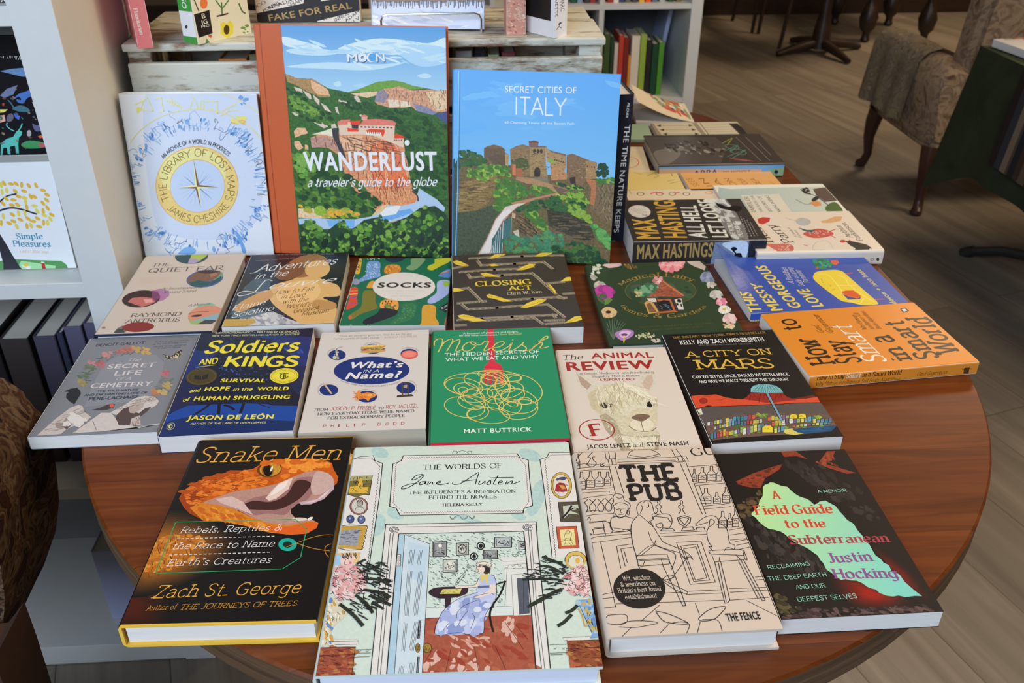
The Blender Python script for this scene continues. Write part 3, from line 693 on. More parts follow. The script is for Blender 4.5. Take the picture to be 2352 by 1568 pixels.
# armchair with its back to the window, right
ch = empty('armchair', (1.99, 3.26, FLOOR * .001)); tag(ch, 'old tapestry armchair with carved legs and a throw on its arm, right of the table', 'armchair')
def hsub(b, name, m, smooth=True, par=ch): return adopt(b.build(name, m, None, smooth), par)
X = 1668
arm = [(X + 20, -500), (X + 2, -430), (X - 12, -330), (X - 14, -262), (X + 10, -215), (X + 60, -200), (X + 112, -222), (X + 128, -275), (X + 122, -480)]
def arm_mesh(dx, flip):
    m = MB(); ys = [3000, 3030, 3120, 3300, 3450, 3530, 3560]; g = [.80, .95, 1, 1, 1, .95, .78]; R = []; cx = X + 55; cz = -330
    for y, k in zip(ys, g):
        R.append([m.bm.verts.new(((cx + (x - cx) * k if not flip else 2 * X + 55 - (cx + (x - cx) * k)) + dx, y, cz + (z - cz) * k + (y - 3300) * .02)) for x, z in crom2(arm)])
    for A, B in zip(R, R[1:]):
        for i in range(len(A)): m.bm.faces.new((A[i], A[(i + 1) % len(A)], B[(i + 1) % len(A)], B[i]))
    m.bm.faces.new(R[0]); m.bm.faces.new(R[-1]); return m
def crom2(P): return [(p.x, p.y) for p in crom(P, 4, True)]
hsub(arm_mesh(0, False), 'arm', M_tap); hsub(arm_mesh(545, True), 'arm', M_tap)
# throw over the near arm
m = MB()
def throw(u, v):
    pr = [(X - 44, -455), (X - 36, -380), (X - 28, -310), (X - 20, -238), (X + 8, -203), (X + 60, -188), (X + 118, -208), (X + 142, -262)]
    k = u * (len(pr) - 1); i = min(int(k), len(pr) - 2); f = k - i
    x = pr[i][0] + (pr[i + 1][0] - pr[i][0]) * f; z = pr[i][1] + (pr[i + 1][1] - pr[i][1]) * f
    return (x + 5 * math.sin(v * 19) * (1 - u), 3165 + 380 * v, z + 6 * math.sin(v * 11 + 1) * (1 - u))
m.grid(throw, 21, 24, 4); hsub(m, 'arm_throw', M_throw)
m = MB(); m.box(X + 40, X + 590, 3010, 3560, -478, -300, 45, seg=4); hsub(m, 'seat', M_tap)
m = MB(); m.prism([(3010, -300), (3130, -300), (3060, 260), (3010, 320), (2945, 330), (2910, 280)], X + 62, X + 560, 'x')
bmesh.ops.bevel(m.bm, geom=m.bm.edges[:], offset=26, segments=4, affect='EDGES'); hsub(m, 'backrest', M_tap)
m = MB(); m.box(X + 18, X + 612, 3005, 3565, -520, -470, 14, seg=3); hsub(m, 'seat_rail', M_tap)
for x in (X + 32, X + 590):
    for y, s in ((3500, 1), (3035, -1)):
        d = 26 * s; k = -1 if x < X + 200 else 1
        m = MB(); m.tube([(x, y, -500), (x + 6 * k, y + d * .4, -555), (x + 8 * k, y + d * .6, -620), (x + 2 * k, y + d * .3, -690), (x + 8 * k, y + d * .8, -728), (x + 16 * k, y + d * 1.2, -742), (x + 20 * k, y + d * 1.4, -750)], [34, 30, 22, 16, 18, 22, 16], 14); hsub(m, 'leg', M_mahog)
# table under a green cloth, right edge
gt = empty('side_table', (2.05, 2.4, FLOOR * .001)); tag(gt, 'table under a dark green cloth with a striped runner, cut by the right edge', 'table')
M_green = fabric('green_cloth', ((.045, .056, .030), (.062, .076, .040), (.075, .09, .048)), 4)
Z = -40; GX, GY = 1518, 2582
def skirt(u, v):
    P = [Vector((GX, 1700)), Vector((GX, GY)), Vector((GX + 900, GY))]
    p = P[0] + (P[1] - P[0]) * (u * 2) if u < .5 else P[1] + (P[2] - P[1]) * (u * 2 - 1)
    c = max(0, 1 - abs(u - .5) * 9); out = Vector((-1, 0)) if u < .5 else Vector((0, 1))
    if c: out = (out * (1 - c) + Vector((-.7, .5)) * c)
    p = p + out * (26 * v + math.sin(u * 40) * 9 * v + 40 * c * v)
    return (p.x, p.y, Z - 1.5 - v * (330 + 120 * c ** 1.5))
m = MB(); m.grid(skirt, 96, 14, 2.5); m.box(GX, GX + 900, 1700, GY, Z - 3, Z, 1.2); hsub(m, 'tablecloth', M_green, True, gt)
def runner(u, v): return (GX - 6 - 30 * v - 2 * math.sin(u * 9), 2120 + 210 * u, Z + 3 - 315 * v)
m = MB(); m.grid(lambda u, v: (GX - 12 + 300 * v, 2120 + 210 * u, Z + 3.5), 20, 4, 2); m.grid(lambda u, v: (GX - 12 - 27 * v, 2120 + 210 * u, Z + 3 - 265 * v), 20, 12, 2)
def stripes():
    m, t, b = base_mat('striped_weave'); tc = N(t, 'ShaderNodeTexCoord'); sp = N(t, 'ShaderNodeSeparateXYZ'); t.links.new(tc.outputs['Object'], sp.inputs[0])
    mr = N(t, 'ShaderNodeMapRange'); mr.inputs['From Min'].default_value = 2.12; mr.inputs['From Max'].default_value = 2.33; t.links.new(sp.outputs['Y'], mr.inputs['Value'])
    r = N(t, 'ShaderNodeValToRGB'); r.color_ramp.interpolation = 'CONSTANT'; e = r.color_ramp.elements
    e[0].color = (.10, .055, .035, 1); e[1].position = .55; e[1].color = (.16, .10, .07, 1)
    for p, c in ((.15, (.20, .13, .09)), (.3, (.09, .05, .035)), (.42, (.03, .03, .04)), (.6, (.34, .27, .19)), (.72, (.06, .06, .075)), (.86, (.04, .025, .025))): k = e.new(p); k.color = c + (1,)
    t.links.new(mr.outputs[0], r.inputs[0]); t.links.new(r.outputs[0], b.inputs['Base Color']); b.inputs['Roughness'].default_value = .95; return m
hsub(m, 'table_runner', stripes(), True, gt)
m = MB(); m.tube([(1900, 2150, -120), (1895, 2160, -500), (1880, 2230, -610), (1820, 2420, -655), (1760, 2560, -690), (1715, 2640, -728), (1708, 2655, -736)], [22, 22, 20, 18, 17, 16, 16], 12); hsub(m, 'leg', mat((.02, .021, .024), .4, raw=True), True, gt)
m = MB(); m.box(GX + 4, GX + 896, 1704, GY - 4, Z - 28, Z - 3.2); hsub(m, 'table_top', M_dark, False, gt)
m = MB(); m.tube([(1695, 2668, -750), (1706, 2656, -738), (1716, 2642, -726)], [20, 20, 18], 12); hsub(m, 'foot_cap', mat((.012, .012, .012), .6, raw=True), True, gt)
# patterned armchair at the lower left, in front of the bookcase
lc = empty('armchair', (-.62, .72, FLOOR * .001)); tag(lc, 'armchair in dark floral fabric at the lower left corner beside the table', 'armchair')
yq = 830
out = [aty(p, yq) for p in ((-60, 842), (-10, 836), (30, 842), (72, 872), (100, 912), (114, 960), (118, 1010), (130, 1080), (136, 1150), (128, 1220), (100, 1300), (70, 1365), (40, 1400), (-60, 1420))]
pr = [(p.x, p.z) for p in out]; pr = [(-1150, pr[0][1])] + pr + [(-1150, pr[-1][1])]  # stretched left out of view to shade the shelves behind
m = MB(); m.prism(pr, yq - 150, yq, 'y')
bmesh.ops.bevel(m.bm, geom=[e for e in m.bm.edges if abs(e.verts[0].co.y - e.verts[1].co.y) < 1], offset=22, segments=4, affect='EDGES'); adopt(m.build('backrest', M_floral, None, True), lc)
m = MB(); m.box(-1130, -600, 420, yq - 100, -700, -455, 30, seg=3); adopt(m.build('seat', mat((.045, .018, .008), .8, raw=True, noise=.3), None, True), lc)
for x in (-1090, -640):
    for y in (450, yq - 130): adopt(MB().tube([(x, y, -695), (x, y, -750)], [20, 14], 10).build('leg', M_mahog, None, True), lc)
pr = [(p.x, p.z) for p in (aty(q, 690) for q in ((-60, 1408), (36, 1398), (72, 1350), (100, 1430), (152, 1600), (-60, 1600)))]
adopt(MB().prism(pr, 600, 672, 'y').build('side_panel', mat((.05, .020, .008), .7, raw=True, noise=.3)), lc)
adopt(MB().box(-670, -545, 330, 688, -458, -120, 30, seg=3).build('arm', M_floral, None, True), lc)  # mostly unseen arm, added to keep light off the lower bookcase
# dark cafe furniture in the back of the shop
def legs(root, pts, r, nm='leg'):
    for p in pts: adopt(MB().tube(p[0], p[1], 10).build(nm, M_dark, None, True), root)
def ft(px): p = at(px, FLOOR); return (p.x, p.y)
a = ft((1682, 48)); b_ = ft((1727, 76)); c_ = ft((1741, 78)); d_ = ft((1789, 112))
kc = empty('dining_chair', (a[0] * .001, a[1] * .001, -.75)); tag(kc, 'dark slim-legged chair far back, left of the pedestal table', 'chair')
S0 = Vector((d_[0], d_[1])); 
for q, dx in ((b_, 30), (c_, 40), (d_, 60)):
    adopt(MB().tube([(q[0], q[1], FLOOR), (q[0] + dx, q[1] + 20, -300)], [11, 15], 8).build('leg', M_dark, None, True), kc)
adopt(MB().tube([(a[0], a[1], FLOOR), (a[0] + 60, a[1] - 20, -300)], [11, 15], 8).build('leg', M_dark, None, True), kc)
xs = [q[0] for q in (a, b_, c_, d_)]; ys = [q[1] for q in (a, b_, c_, d_)]
adopt(MB().box(min(xs) + 20, max(xs) + 90, min(ys) - 10, max(ys) + 30, -310, -275, 10).build('seat', M_dark), kc)
adopt(MB().box(min(xs) + 40, max(xs) + 70, max(ys), max(ys) + 28, -275, 130, 8).build('backrest', M_dark), kc)
p = ft((1872, 116)); p = (p[0], p[1] - 60); pt = empty('pedestal_table', (p[0] * .001, p[1] * .001, -.75)); tag(pt, 'dark pedestal table with spreading feet at the back of the shop', 'table')
adopt(MB().tube([(p[0], p[1], FLOOR + 30), (p[0], p[1], -600), (p[0], p[1], -520), (p[0], p[1], -60)], [60, 48, 34, 30], 14).build('pedestal', M_dark, None, True), pt)
for t in range(4):
    an = math.radians(15 + 90 * t); adopt(MB().tube([(p[0] + 40 * math.cos(an), p[1] + 40 * math.sin(an), FLOOR + 60), (p[0] + 190 * math.cos(an), p[1] + 190 * math.sin(an), FLOOR + 38), (p[0] + 290 * math.cos(an), p[1] + 290 * math.sin(an), FLOOR + 16)], [30, 24, 16], 10).build('foot', M_dark, None, True), pt)
m = MB(); m.tube([(p[0], p[1], -60), (p[0], p[1], -25)], [300, 300], 40); adopt(m.build('table_top', M_dark), pt)
for k, px in enumerate(((1965, 132), (2098, 104))):
    pass
p0, p1 = ft((1985, 96)), ft((2104, 100)); rt = empty('turned_leg_table', (p1[0] * .001, p1[1] * .001, -.75)); tag(rt, 'dark table on turned baluster legs, behind the tapestry armchair', 'table')
cor = [(p0[0], p0[1]), (p1[0] + 40, p1[1]), (p0[0], p0[1] + 520), (p1[0] + 40, p1[1] + 520)]
for x, y in cor:
    pf = [(-750, 18), (-735, 30), (-715, 22), (-690, 24), (-665, 46), (-600, 58), (-540, 40), (-500, 22), (-470, 30), (-450, 20), (-300, 34), (-200, 26), (-140, 38), (-40, 38)]
    adopt(MB().tube([(x, y, z) for z, r in pf], [r for z, r in pf], 14).build('leg', M_dark, None, True), rt)
adopt(MB().box(cor[0][0] - 90, cor[1][0] + 90, cor[0][1] - 60, cor[0][1] + 580, -40, -5, 5).build('table_top', M_dark), rt)
# ================================================================ books (poses first; the prints are defined above each)
def nothing(A): pass
ART = globals()
def bk(name, key, label, *a, **k):
    k['art'] = ART.get('a_' + key); k['spine_art'] = ART.get('s_' + key); return book(name, label, *a, **k)
# ================================================================ what is printed on the covers
K, W_ = (30, 26, 25), (222, 216, 210)
def a_snake(A):
    A.F(250, 980, .33162)
    A.soft((22, 19, 18), (70, 26, 14), "60,1080 260,1060 400,1100 440,1200 420,1380 300,1420 0,1420", 130, 1250, 10, .3)
    A.soft((22, 19, 18), (176, 100, 30), "300,600 480,570 640,610 800,690 880,760 880,850 760,960 600,1060 420,1130 120,1170 60,900", 380, 880, 16, .35, .4)
    A.blobs([(196, 118, 36), (178, 100, 28), (205, 132, 50)], "320,790 480,740 620,760 680,820 560,930 400,1010 230,1040", 90, 16, 34, .55, .5, -.5)
    A.ticks([(110, 52, 16)], "300,800 480,740 620,760 660,830 540,940 380,1020 230,1050", 60, 42, 4, 1.2, 1.9)
    A.poly((196, 88, 22), "485,495 520,440 590,390 690,345 770,325 850,310 940,300 1000,290 1040,265 1080,240 1160,222 1280,225 1380,218 1480,225 1545,250 1555,290 1590,350 1580,390 1555,412 1560,365 1520,320 1450,300 1370,310 1280,345 1180,390 1080,415 940,435 840,455 740,490 660,520 640,545 620,600 640,640 560,600 520,560", .35)
    A.poly((150, 58, 14), "485,495 520,450 600,420 640,480 600,540 640,640 560,600 520,560", .35)
    A.blobs([(214, 104, 28), (222, 118, 38), (184, 78, 18)], "530,470 600,400 700,355 860,320 1000,300 1030,330 1080,360 1180,340 1280,320 1180,370 1080,400 940,420 840,440 740,470 660,500 620,540 560,540", 95, 22, 38, .5, .3, -.5)
    A.blobs([(226, 122, 40), (232, 140, 52)], "1210,240 1380,230 1500,240 1540,280 1440,285 1340,300 1230,330", 30, 20, 40, .55, .3, -.3)
    A.ticks([(112, 42, 10)], "520,470 600,400 700,355 860,320 1000,300 1080,370 1180,350 1280,320 1180,370 1080,400 940,420 840,440 740,470 660,500 600,560", 90, 44, 3.4, -.6, .5)
    for x, y in ((590, 392), (690, 348), (770, 328), (860, 306), (520, 442)): A.poly((170, 70, 16), [(x - 50, y + 8), (x - 20, y - 6), (x + 70, y - 4), (x + 20, y + 26)])
    A.poly((178, 132, 118), "640,545 660,520 740,490 840,455 940,435 1080,415 1180,390 1280,345 1370,310 1450,300 1520,320 1562,368 1540,430 1470,500 1400,535 1310,530 1262,570 1262,600 1300,640 1400,640 1445,662 1200,700 1020,640 900,580 760,540", .25)
    A.poly((150, 105, 100), "900,560 980,500 1100,470 1200,440 1262,400 1300,360 1390,345 1450,370 1380,500 1310,530 1262,570 1215,610 1100,600 1000,612", .2, 1)
    A.poly((66, 36, 34), "905,560 1000,512 1120,520 1230,470 1290,380 1360,370 1400,400 1340,480 1270,530 1180,570 1050,575", .2, 1)
    A.poly((196, 160, 150), "1440,310 1530,330 1555,380 1500,450 1420,470 1400,400", .2, 1)
    A.poly((222, 190, 176), "1275,350 1180,390 1130,440 1085,495 1110,512 1155,500 1245,430"); A.poly((232, 212, 204), "1250,365 1170,405 1110,480 1150,465 1220,420")
    A.poly((190, 158, 162), "1562,372 1520,440 1440,500 1318,522 1330,538 1400,536 1490,500 1560,430"); A.poly((214, 190, 190), "1540,420 1440,505 1345,528 1420,520 1500,475")
    A.poly((206, 170, 160), "740,500 850,480 930,520 1000,610 900,570 780,530", .2)
    A.poly((206, 118, 32), "640,525 760,540 880,575 1000,630 1100,665 1250,680 1400,650 1452,665 1440,700 1370,740 1250,747 1100,730 960,690 800,655 650,648 600,600 560,560", .3)
    A.blobs([(222, 140, 50), (190, 96, 24), (214, 124, 36)], "640,560 760,560 880,600 1000,650 1120,690 1200,720 1100,725 960,685 800,650 660,640 600,590", 46, 22, 36, .42, .3, .2)
    A.poly((214, 92, 30), "1080,690 1250,690 1400,655 1450,668 1440,700 1370,738 1250,745 1120,728", .2)
    A.ell((214, 190, 172), 1320, 640, 55, 12); A.ell((230, 215, 205), 1395, 636, 20, 10, -30)
    A.ell((104, 56, 16), 1113, 296, 86, 54, -6); A.ell((196, 138, 44), 1118, 294, 74, 47, -6, .5); A.ell((150, 92, 24), 1100, 302, 42, 44, -15); A.ell((14, 11, 10), 1100, 303, 31, 40, -12); A.ell((226, 216, 196), 1128, 290, 7, 20, 20)
    A.text('Snake Men', 598, 248, 1605, 228, 104, (222, 158, 58), 'sl')
    for x, y, r in ((1085, 236, 40), (1180, 226, 44), (1290, 226, 40)): A.ell((206, 98, 26), x, y + 16, r, 20, -6, .3)
    A.line((36, 150, 92), 6, "463,660 1290,640 1370,705 1328,905 1200,985 322,1015", 0, 1)
    A.ell((28, 158, 138), 1238, 815, 64, 45); A.ell((26, 42, 36), 1238, 815, 33, 22)
    for q in ("1230,832 1300,805 1400,768 1500,748 1575,752", "1300,805 1400,838 1500,856 1570,862", "1545,925 1500,872 1505,825 1565,805"): A.line((184, 122, 46), 6, q)
    c = (224, 218, 212)
    A.text('Rebels, Reptiles &', 485, 738, 1198, 716, 42, c, 'sl'); A.text('the Race to Name', 442, 848, 1145, 828, 45, c, 'sl'); A.text('Earth\u2019s Creatures', 395, 965, 1125, 940, 45, c, 'sl')
    A.dash(c, 6, 468, 776, 1160, 757, 21); A.dash(c, 6, 420, 888, 1130, 868, 21)
    A.text('Zach St. George', 290, 1187, 1325, 1150, 84, (222, 158, 58), 'sl'); A.text('Author of', 252, 1274, 470, 1262, 34, (206, 140, 52), 'sl'); A.text('THE JOURNEYS OF TREES', 496, 1266, 1305, 1238, 34, (206, 140, 52), 'sl')
def a_austen(A):
    G1, G2, LN, WH = (198, 208, 194), (172, 196, 190), (34, 32, 34), (216, 209, 202)
    A.F(700, 1000, .29762)
    A.poly(G1, "330,60 2080,50 2400,1900 0,1900", .12)
    for x, y, a, b in ((1740, 150, 90, 44), (700, 600, 70, 44), (560, 690, 60, 90), (1790, 480, 60, 150), (580, 130, 70, 40), (1650, 620, 60, 30), (1250, 640, 200, 24)): A.ell(G2, x, y, a, b, 20, .25)
    A.poly(WH, "300,160 530,155 540,190 600,215 575,480 480,1010 120,1010", .06); A.poly(WH, "2060,130 1885,132 1870,165 1815,185 1845,400 1910,940 2300,940", .06)
    A.poly(WH, "760,155 1640,140 1655,165 1725,190 1735,330 1758,540 1695,565 1680,598 735,615 700,560 655,545 680,220 745,190", .06)
    A.poly((204, 212, 202), "820,190 1600,175 1690,230 1700,520 1640,570 760,585 700,520 715,240", .08)
    A.line(LN, 7, "760,155 1640,140 1658,168 1725,190 1735,330 1758,540 1692,562 1685,598 735,615 705,560 655,545 680,220 745,195", 0, 1)
    g = A.rng
    zz = lambda P, st=9: [(p[0], p[1] + (st if i % 2 else 0)) for i, p in enumerate(P)]
    A.line(LN, 3, zz([(790 + 9.5 * i, 168 - .14 * i) for i in range(90)]), 0); A.line(LN, 3, zz([(760 + 9.5 * i, 590 - .14 * i) for i in range(98)]), 0)
    A.line(LN, 3, [(700 - 20 * i / 40 + (7 if i % 2 else 0), 225 + 290 * i / 40) for i in range(41)], 0); A.line(LN, 3, [(1700 + 25 * i / 40 + (7 if i % 2 else 0), 225 + 290 * i / 40) for i in range(41)], 0)
    A.line(LN, 3, "700,225 760,175", 0); A.line(LN, 3, "1640,160 1700,225", 0); A.line(LN, 3, "680,515 755,590", 0); A.line(LN, 3, "1725,515 1680,585", 0)
    for q in ("1140,140 1150,120 1180,125 1172,140", "1172,132 1215,116 1255,130", "1290,140 1280,120 1255,125 1265,140", "1120,622 1140,642 1162,625 1190,616 1215,642 1245,640 1262,618 1290,640 1310,618", "1170,630 1140,648 1120,630", "1270,628 1295,645 1312,625"): A.line(LN, 4, q)
    A.text('THE WORLDS OF', 912, 263, 1522, 250, 36, LN, 'rm')
    for q in ("912,298 862,308 826,342 862,335 922,300 902,330 852,370 792,404 747,410 762,390 832,370 882,374", "932,354 902,357 882,371 892,380 922,370 936,352 930,372 948,377", "957,354 950,378 982,357 988,374 1004,374", "1012,370 1046,362 1050,352 1030,355 1015,372 1052,379 1112,366",
              "1142,362 1146,376 1202,370 1282,320 1342,284 1332,320 1316,376", "1212,353 1332,340", "1352,350 1342,376 1367,372 1392,352 1386,376", "1402,372 1432,344 1432,372 1406,379", "1492,308 1456,370 1478,375", "1427,327 1612,322", "1490,368 1522,360 1520,350 1500,355 1495,375 1532,372", "1562,350 1551,376 1592,352 1603,354 1602,374 1662,352"): A.line(LN, 8, q)
    A.text('THE INFLUENCES & INSPIRATION', 803, 452, 1630, 439, 24, LN, 'rm'); A.text('BEHIND THE NOVELS', 952, 491, 1483, 483, 26, LN, 'rm'); A.text('HELENA KELLY', 1062, 546, 1377, 538, 19, LN, 'rb')
    A.line(LN, 6, "340,168 380,180 420,165 530,155 540,192 600,215 575,480 500,985 440,1320", 0); A.line(LN, 3, [(575 - 90 * i / 70 + (8 if i % 2 else 0), 230 + 750 * i / 70) for i in range(71)], 0); A.line(LN, 3, "350,182 515,172 572,232", 0)
    A.line(LN, 6, "2050,130 1885,132 1870,165 1815,185 1845,400 1910,940", 0); A.line(LN, 3, [(1850 + 85 * i / 70 + (8 if i % 2 else 0), 200 + 740 * i / 70) for i in range(71)], 0); A.line(LN, 3, "2050,147 1900,150 1850,195", 0)
    A.poly((118, 106, 52), "340,312 522,308 500,455 440,458 400,475 300,442", .5); A.poly((168, 160, 110), "352,312 520,310 515,345 340,350", .4); A.poly((214, 168, 60), "340,440 350,395 410,390 415,330 440,328 452,400 492,395 484,445", .3); A.ticks([LN], "340,320 515,312 498,450 310,440", 34, 30, 4); A.line(LN, 5, "522,308 500,455 440,460 400,475 300,445", 0)
    A.ell((150, 96, 84), 418, 545, 70, 68); A.ell((198, 192, 182), 418, 545, 56, 55); A.ring(LN, 4, 418, 545, 70, 67); A.ell((170, 160, 150), 425, 522, 24, 26); A.line(LN, 4, "385,600 395,560 425,552 455,562 462,600"); A.ring(LN, 4, 425, 522, 24, 26); A.ticks([LN], "395,495 450,495 455,520 395,520", 12, 18, 4)
    for x, y, c in ((352, 645, (66, 82, 130)), (437, 648, (90, 106, 150))): A.ell((60, 60, 60), x, y, 31, 32); A.ell(c, x, y, 25, 26, 0, .4); A.ell((160, 165, 180), x - 4, y - 6, 7, 9)
    A.poly((186, 146, 66), "255,700 480,695 440,882 222,862", .4); A.poly((148, 148, 158), "254,735 430,722 408,850 232,842", .35); A.ticks([LN], "262,740 430,730 405,845 240,840", 26, 34, 4, -.3, .3); A.line(LN, 5, [(480 - 40 * i / 14 + (9 if i % 2 else 0), 700 + 180 * i / 14) for i in range(15)], 0); A.line(LN, 6, "250,702 340,690 480,695", 0); A.line(LN, 6, "225,862 330,885 440,880", 0)
    # right-hand pictures
    A.ell((196, 160, 74), 1980, 385, 82, 104, -4, .3); A.ring(LN, 4, 1980, 385, 80, 102, -4); A.ell((216, 204, 190), 1978, 385, 62, 86, -4); A.ring(LN, 3, 1978, 385, 62, 86, -4); A.poly((164, 44, 54), "1930,430 1940,378 1965,362 2005,368 2028,425 1985,440", .3); A.poly((206, 150, 70), "1960,380 2000,385 2015,410 1985,415"); A.poly((205, 200, 198), "1960,435 2000,435 2000,470 1965,465"); A.ell((66, 72, 96), 1980, 335, 44, 14, -10); A.ell((220, 190, 170), 1970, 352, 16, 12); A.ticks([LN], "1935,370 2025,370 2010,465 1950,465", 12, 30, 3)
    A.poly((84, 74, 62), "1955,515 2120,510 2140,668 1975,662", .3); A.poly((186, 186, 168), "1992,545 2115,532 2130,560 2050,580 2125,610 2040,605 2000,640"); A.line((44, 36, 34), 16, "1985,640 2030,590 2060,540"); A.line((44, 36, 34), 10, "2030,590 2080,560 2125,575"); A.line(LN, 5, "1955,515 2120,510 2140,668 1975,662", 0, 1)
    A.poly((186, 84, 56), "1940,705 2098,700 2118,868 1960,872", .35); A.poly((222, 206, 142), "1968,728 2078,722 2092,846 1982,850", .1); A.line(LN, 3, "2000,800 2010,755 2040,735 2060,760 2050,800 2070,840", 1); A.ring(LN, 3, 2030, 745, 16, 15); A.ticks([LN], "1990,770 2070,770 2080,840 1990,840", 10, 34, 3); A.line(LN, 4, "1940,705 2098,700 2118,868 1960,872", 0, 1)
    A.F(700, 1200, .29762)
    # the room in the doorway
    A.poly(WH, "620,15 1785,-4 1800,200 1900,1200 500,1200", .06)
    A.poly((200, 209, 198), "725,88 1690,68 1745,720 930,735", .08)
    A.ticks([(74, 88, 84), (118, 142, 134), (150, 172, 160)], "780,96 1685,76 1700,260 1490,280 1540,420 1530,640 1000,650 965,440 970,165", 620, 20, 7, .2, 1.0)
    A.poly((206, 211, 204), "940,655 1605,648 1605,716 930,738"); A.line(LN, 3, "940,655 1080,652", 0); A.line(LN, 3, "1480,645 1600,648", 0)
    A.poly((160, 82, 62), "930,735 1745,710 1790,1155 905,1180", .35); A.blobs([(206, 160, 142), (196, 136, 116)], "1010,890 1420,880 1480,960 1100,960", 16, 20, 60, .25, .2); A.blobs([(208, 166, 150)], "1500,760 1600,740 1640,900 1580,940", 12, 16, 40, .6, .2, 1.2); A.blobs([(208, 166, 150)], "960,1000 1340,960 1420,1160 920,1170", 16, 12, 34, 1.5, .2); A.blobs([(150, 62, 46), (172, 96, 72)], "940,745 1740,720 1785,1150 910,1175", 40, 24, 70, .4, .2)
    for q in ("990,970 920,1090", "1130,965 1085,1160", "1310,960 1345,1160", "1470,950 1560,1155", "1545,770 1690,980", "1630,790 1720,900", "1165,890 1150,945", "940,745 1020,735"): A.line((70, 34, 28), 4, q, 0)
    A.poly((214, 211, 204), "1490,268 1710,262 1742,712 1612,718 1605,650 1560,640 1540,330"); A.poly((84, 86, 96), "1635,432 1722,420 1738,700 1655,712", .3); A.line(LN, 4, "1490,275 1530,300 1710,296", 0); A.line(LN, 3, "1532,330 1712,318", 0); A.line(LN, 3, "1535,360 1712,350", 0); A.line(LN, 3, "1560,380 1545,640", 0); A.line(LN, 3, "1595,400 1612,715", 0); A.line(LN, 3, "1600,402 1720,392", 0); A.ticks([LN], "1540,325 1705,318 1705,350 1540,358", 16, 20, 3); A.line(LN, 3, "1690,440 1690,690", 0); A.line(LN, 3, "1600,250 1625,265 1650,250"); A.ticks([LN], "1595,228 1660,225 1655,250 1605,252", 9, 16, 3)
    for x0, y0, x1, y1, f in ((990, 150, 1095, 260, (150, 148, 150)), (1170, 160, 1262, 248, (190, 188, 176)), (1382, 215, 1486, 278, (150, 154, 152)), (1466, 115, 1596, 190, (176, 180, 180)), (1068, 288, 1176, 380, (196, 196, 184)), (1652, 148, 1700, 208, (200, 202, 196))):
        A.poly(f, [(x0, y0), (x1, y0 - 4), (x1, y1), (x0, y1 + 4)], .3); A.line(LN, 7, [(x0, y0), (x1, y0 - 4), (x1, y1), (x0, y1 + 4)], 0, 1); A.line(LN, 3, [(x0 + 14, y0 + 12), (x1 - 12, y0 + 10), (x1 - 12, y1 - 12), (x0 + 14, y1 - 10)], 0, 1); A.ticks([LN], [(x0 + 18, y0 + 16), (x1 - 16, y0 + 14), (x1 - 16, y1 - 16), (x0 + 18, y1 - 14)], 12, 26, 5)
    A.ring(LN, 6, 1215, 205, 30, 34); A.ell((230, 222, 208), 1045, 178, 14, 16); A.ell((220, 214, 200), 1122, 318, 14, 16)
    for x, y in ((1357, 180), (1305, 262)): A.ell(LN, x, y, 32, 31); A.ell((205, 212, 202), x, y, 22, 22); A.ell(LN, x + 2, y, 15, 18)
    A.poly((196, 206, 212), "725,92 778,95 965,165 905,1178 625,1190", .08); A.poly((166, 192, 206), "725,92 772,98 690,1188 628,1190", .1)
    A.poly((184, 200, 212), "800,150 950,190 930,480 800,420", .1)
    A.line(LN, 4, "772,95 690,1188", 0); A.line(LN, 4, "778,95 965,165 905,1178", 0)
    for x0, y0, x1, y1, n in ((815, 208, 800, 325, 4), (885, 215, 868, 330, 3), (795, 375, 765, 725, 4), (880, 380, 835, 715, 4), (768, 775, 748, 990, 3), (850, 765, 805, 985, 4), (735, 1110, 722, 1180, 4), (815, 1080, 800, 1180, 4)):
        for i in range(n): A.line(LN, 3, [(x0 + 11 * i, y0 + g.uniform(-4, 4)), (x1 + 11 * i, y1 + g.uniform(-8, 8))], 0)
    for x0, y0, x1, y1 in ((888, 755, 878, 895), (878, 1035, 868, 1170)): A.line(LN, 20, [(x0, y0), (x1, y1)], 0); A.dash((170, 180, 190), 5, x0 + 2, y0, x1 + 2, y1, 14)
    A.poly(WH, "712,250 742,248 738,335 702,335"); A.line(LN, 4, "712,250 742,248 738,335 702,335", 0, 1); [A.ring(LN, 3, 723, y, 6, 8) for y in (270, 293, 317)]
    for x, rx, ry in ((945, 33, 36), (872, 17, 36)): A.ell((150, 116, 48), x, 968, rx, ry, 0, .4); A.ring(LN, 4, x, 968, rx, ry); A.ticks([LN], [(x - rx, 945), (x + rx, 945), (x + rx, 990), (x - rx, 990)], 9, 24, 3, 1, 1.5)
    for wd, q in ((7, "620,15 1785,-5"), (3, "630,38 1780,18"), (7, "725,88 1690,68"), (6, "625,15 570,540 505,1190"), (4, "660,85 558,1190"), (4, "684,85 582,1190"), (8, "725,88 630,1190"), (8, "1690,68 1745,640 1785,1150"), (7, "1785,-5 1800,200 1898,1150"), (4, "1725,40 1772,640 1830,1150"), (3, "1745,60 1790,640 1855,1150")): A.line(LN, wd, q, 0)
    for x in (690, 1720): [A.ring(LN, 4, x, 57 - (x > 1000) * 17, r, r * .65, 10, 30) for r in (12, 24, 36)]
    # the writer
    A.poly((56, 38, 46), "955,545 1000,505 1130,495 1240,498 1262,520 1240,555 1150,580 1030,585", .2, 1); A.poly((56, 38, 46), "1080,575 1132,572 1120,650 1085,662"); A.poly((206, 192, 104), "1065,515 1212,510 1196,550 1043,552"); A.ticks([LN], "1070,520 1200,515 1190,545 1055,548", 16, 18, 3, -.2, .2)
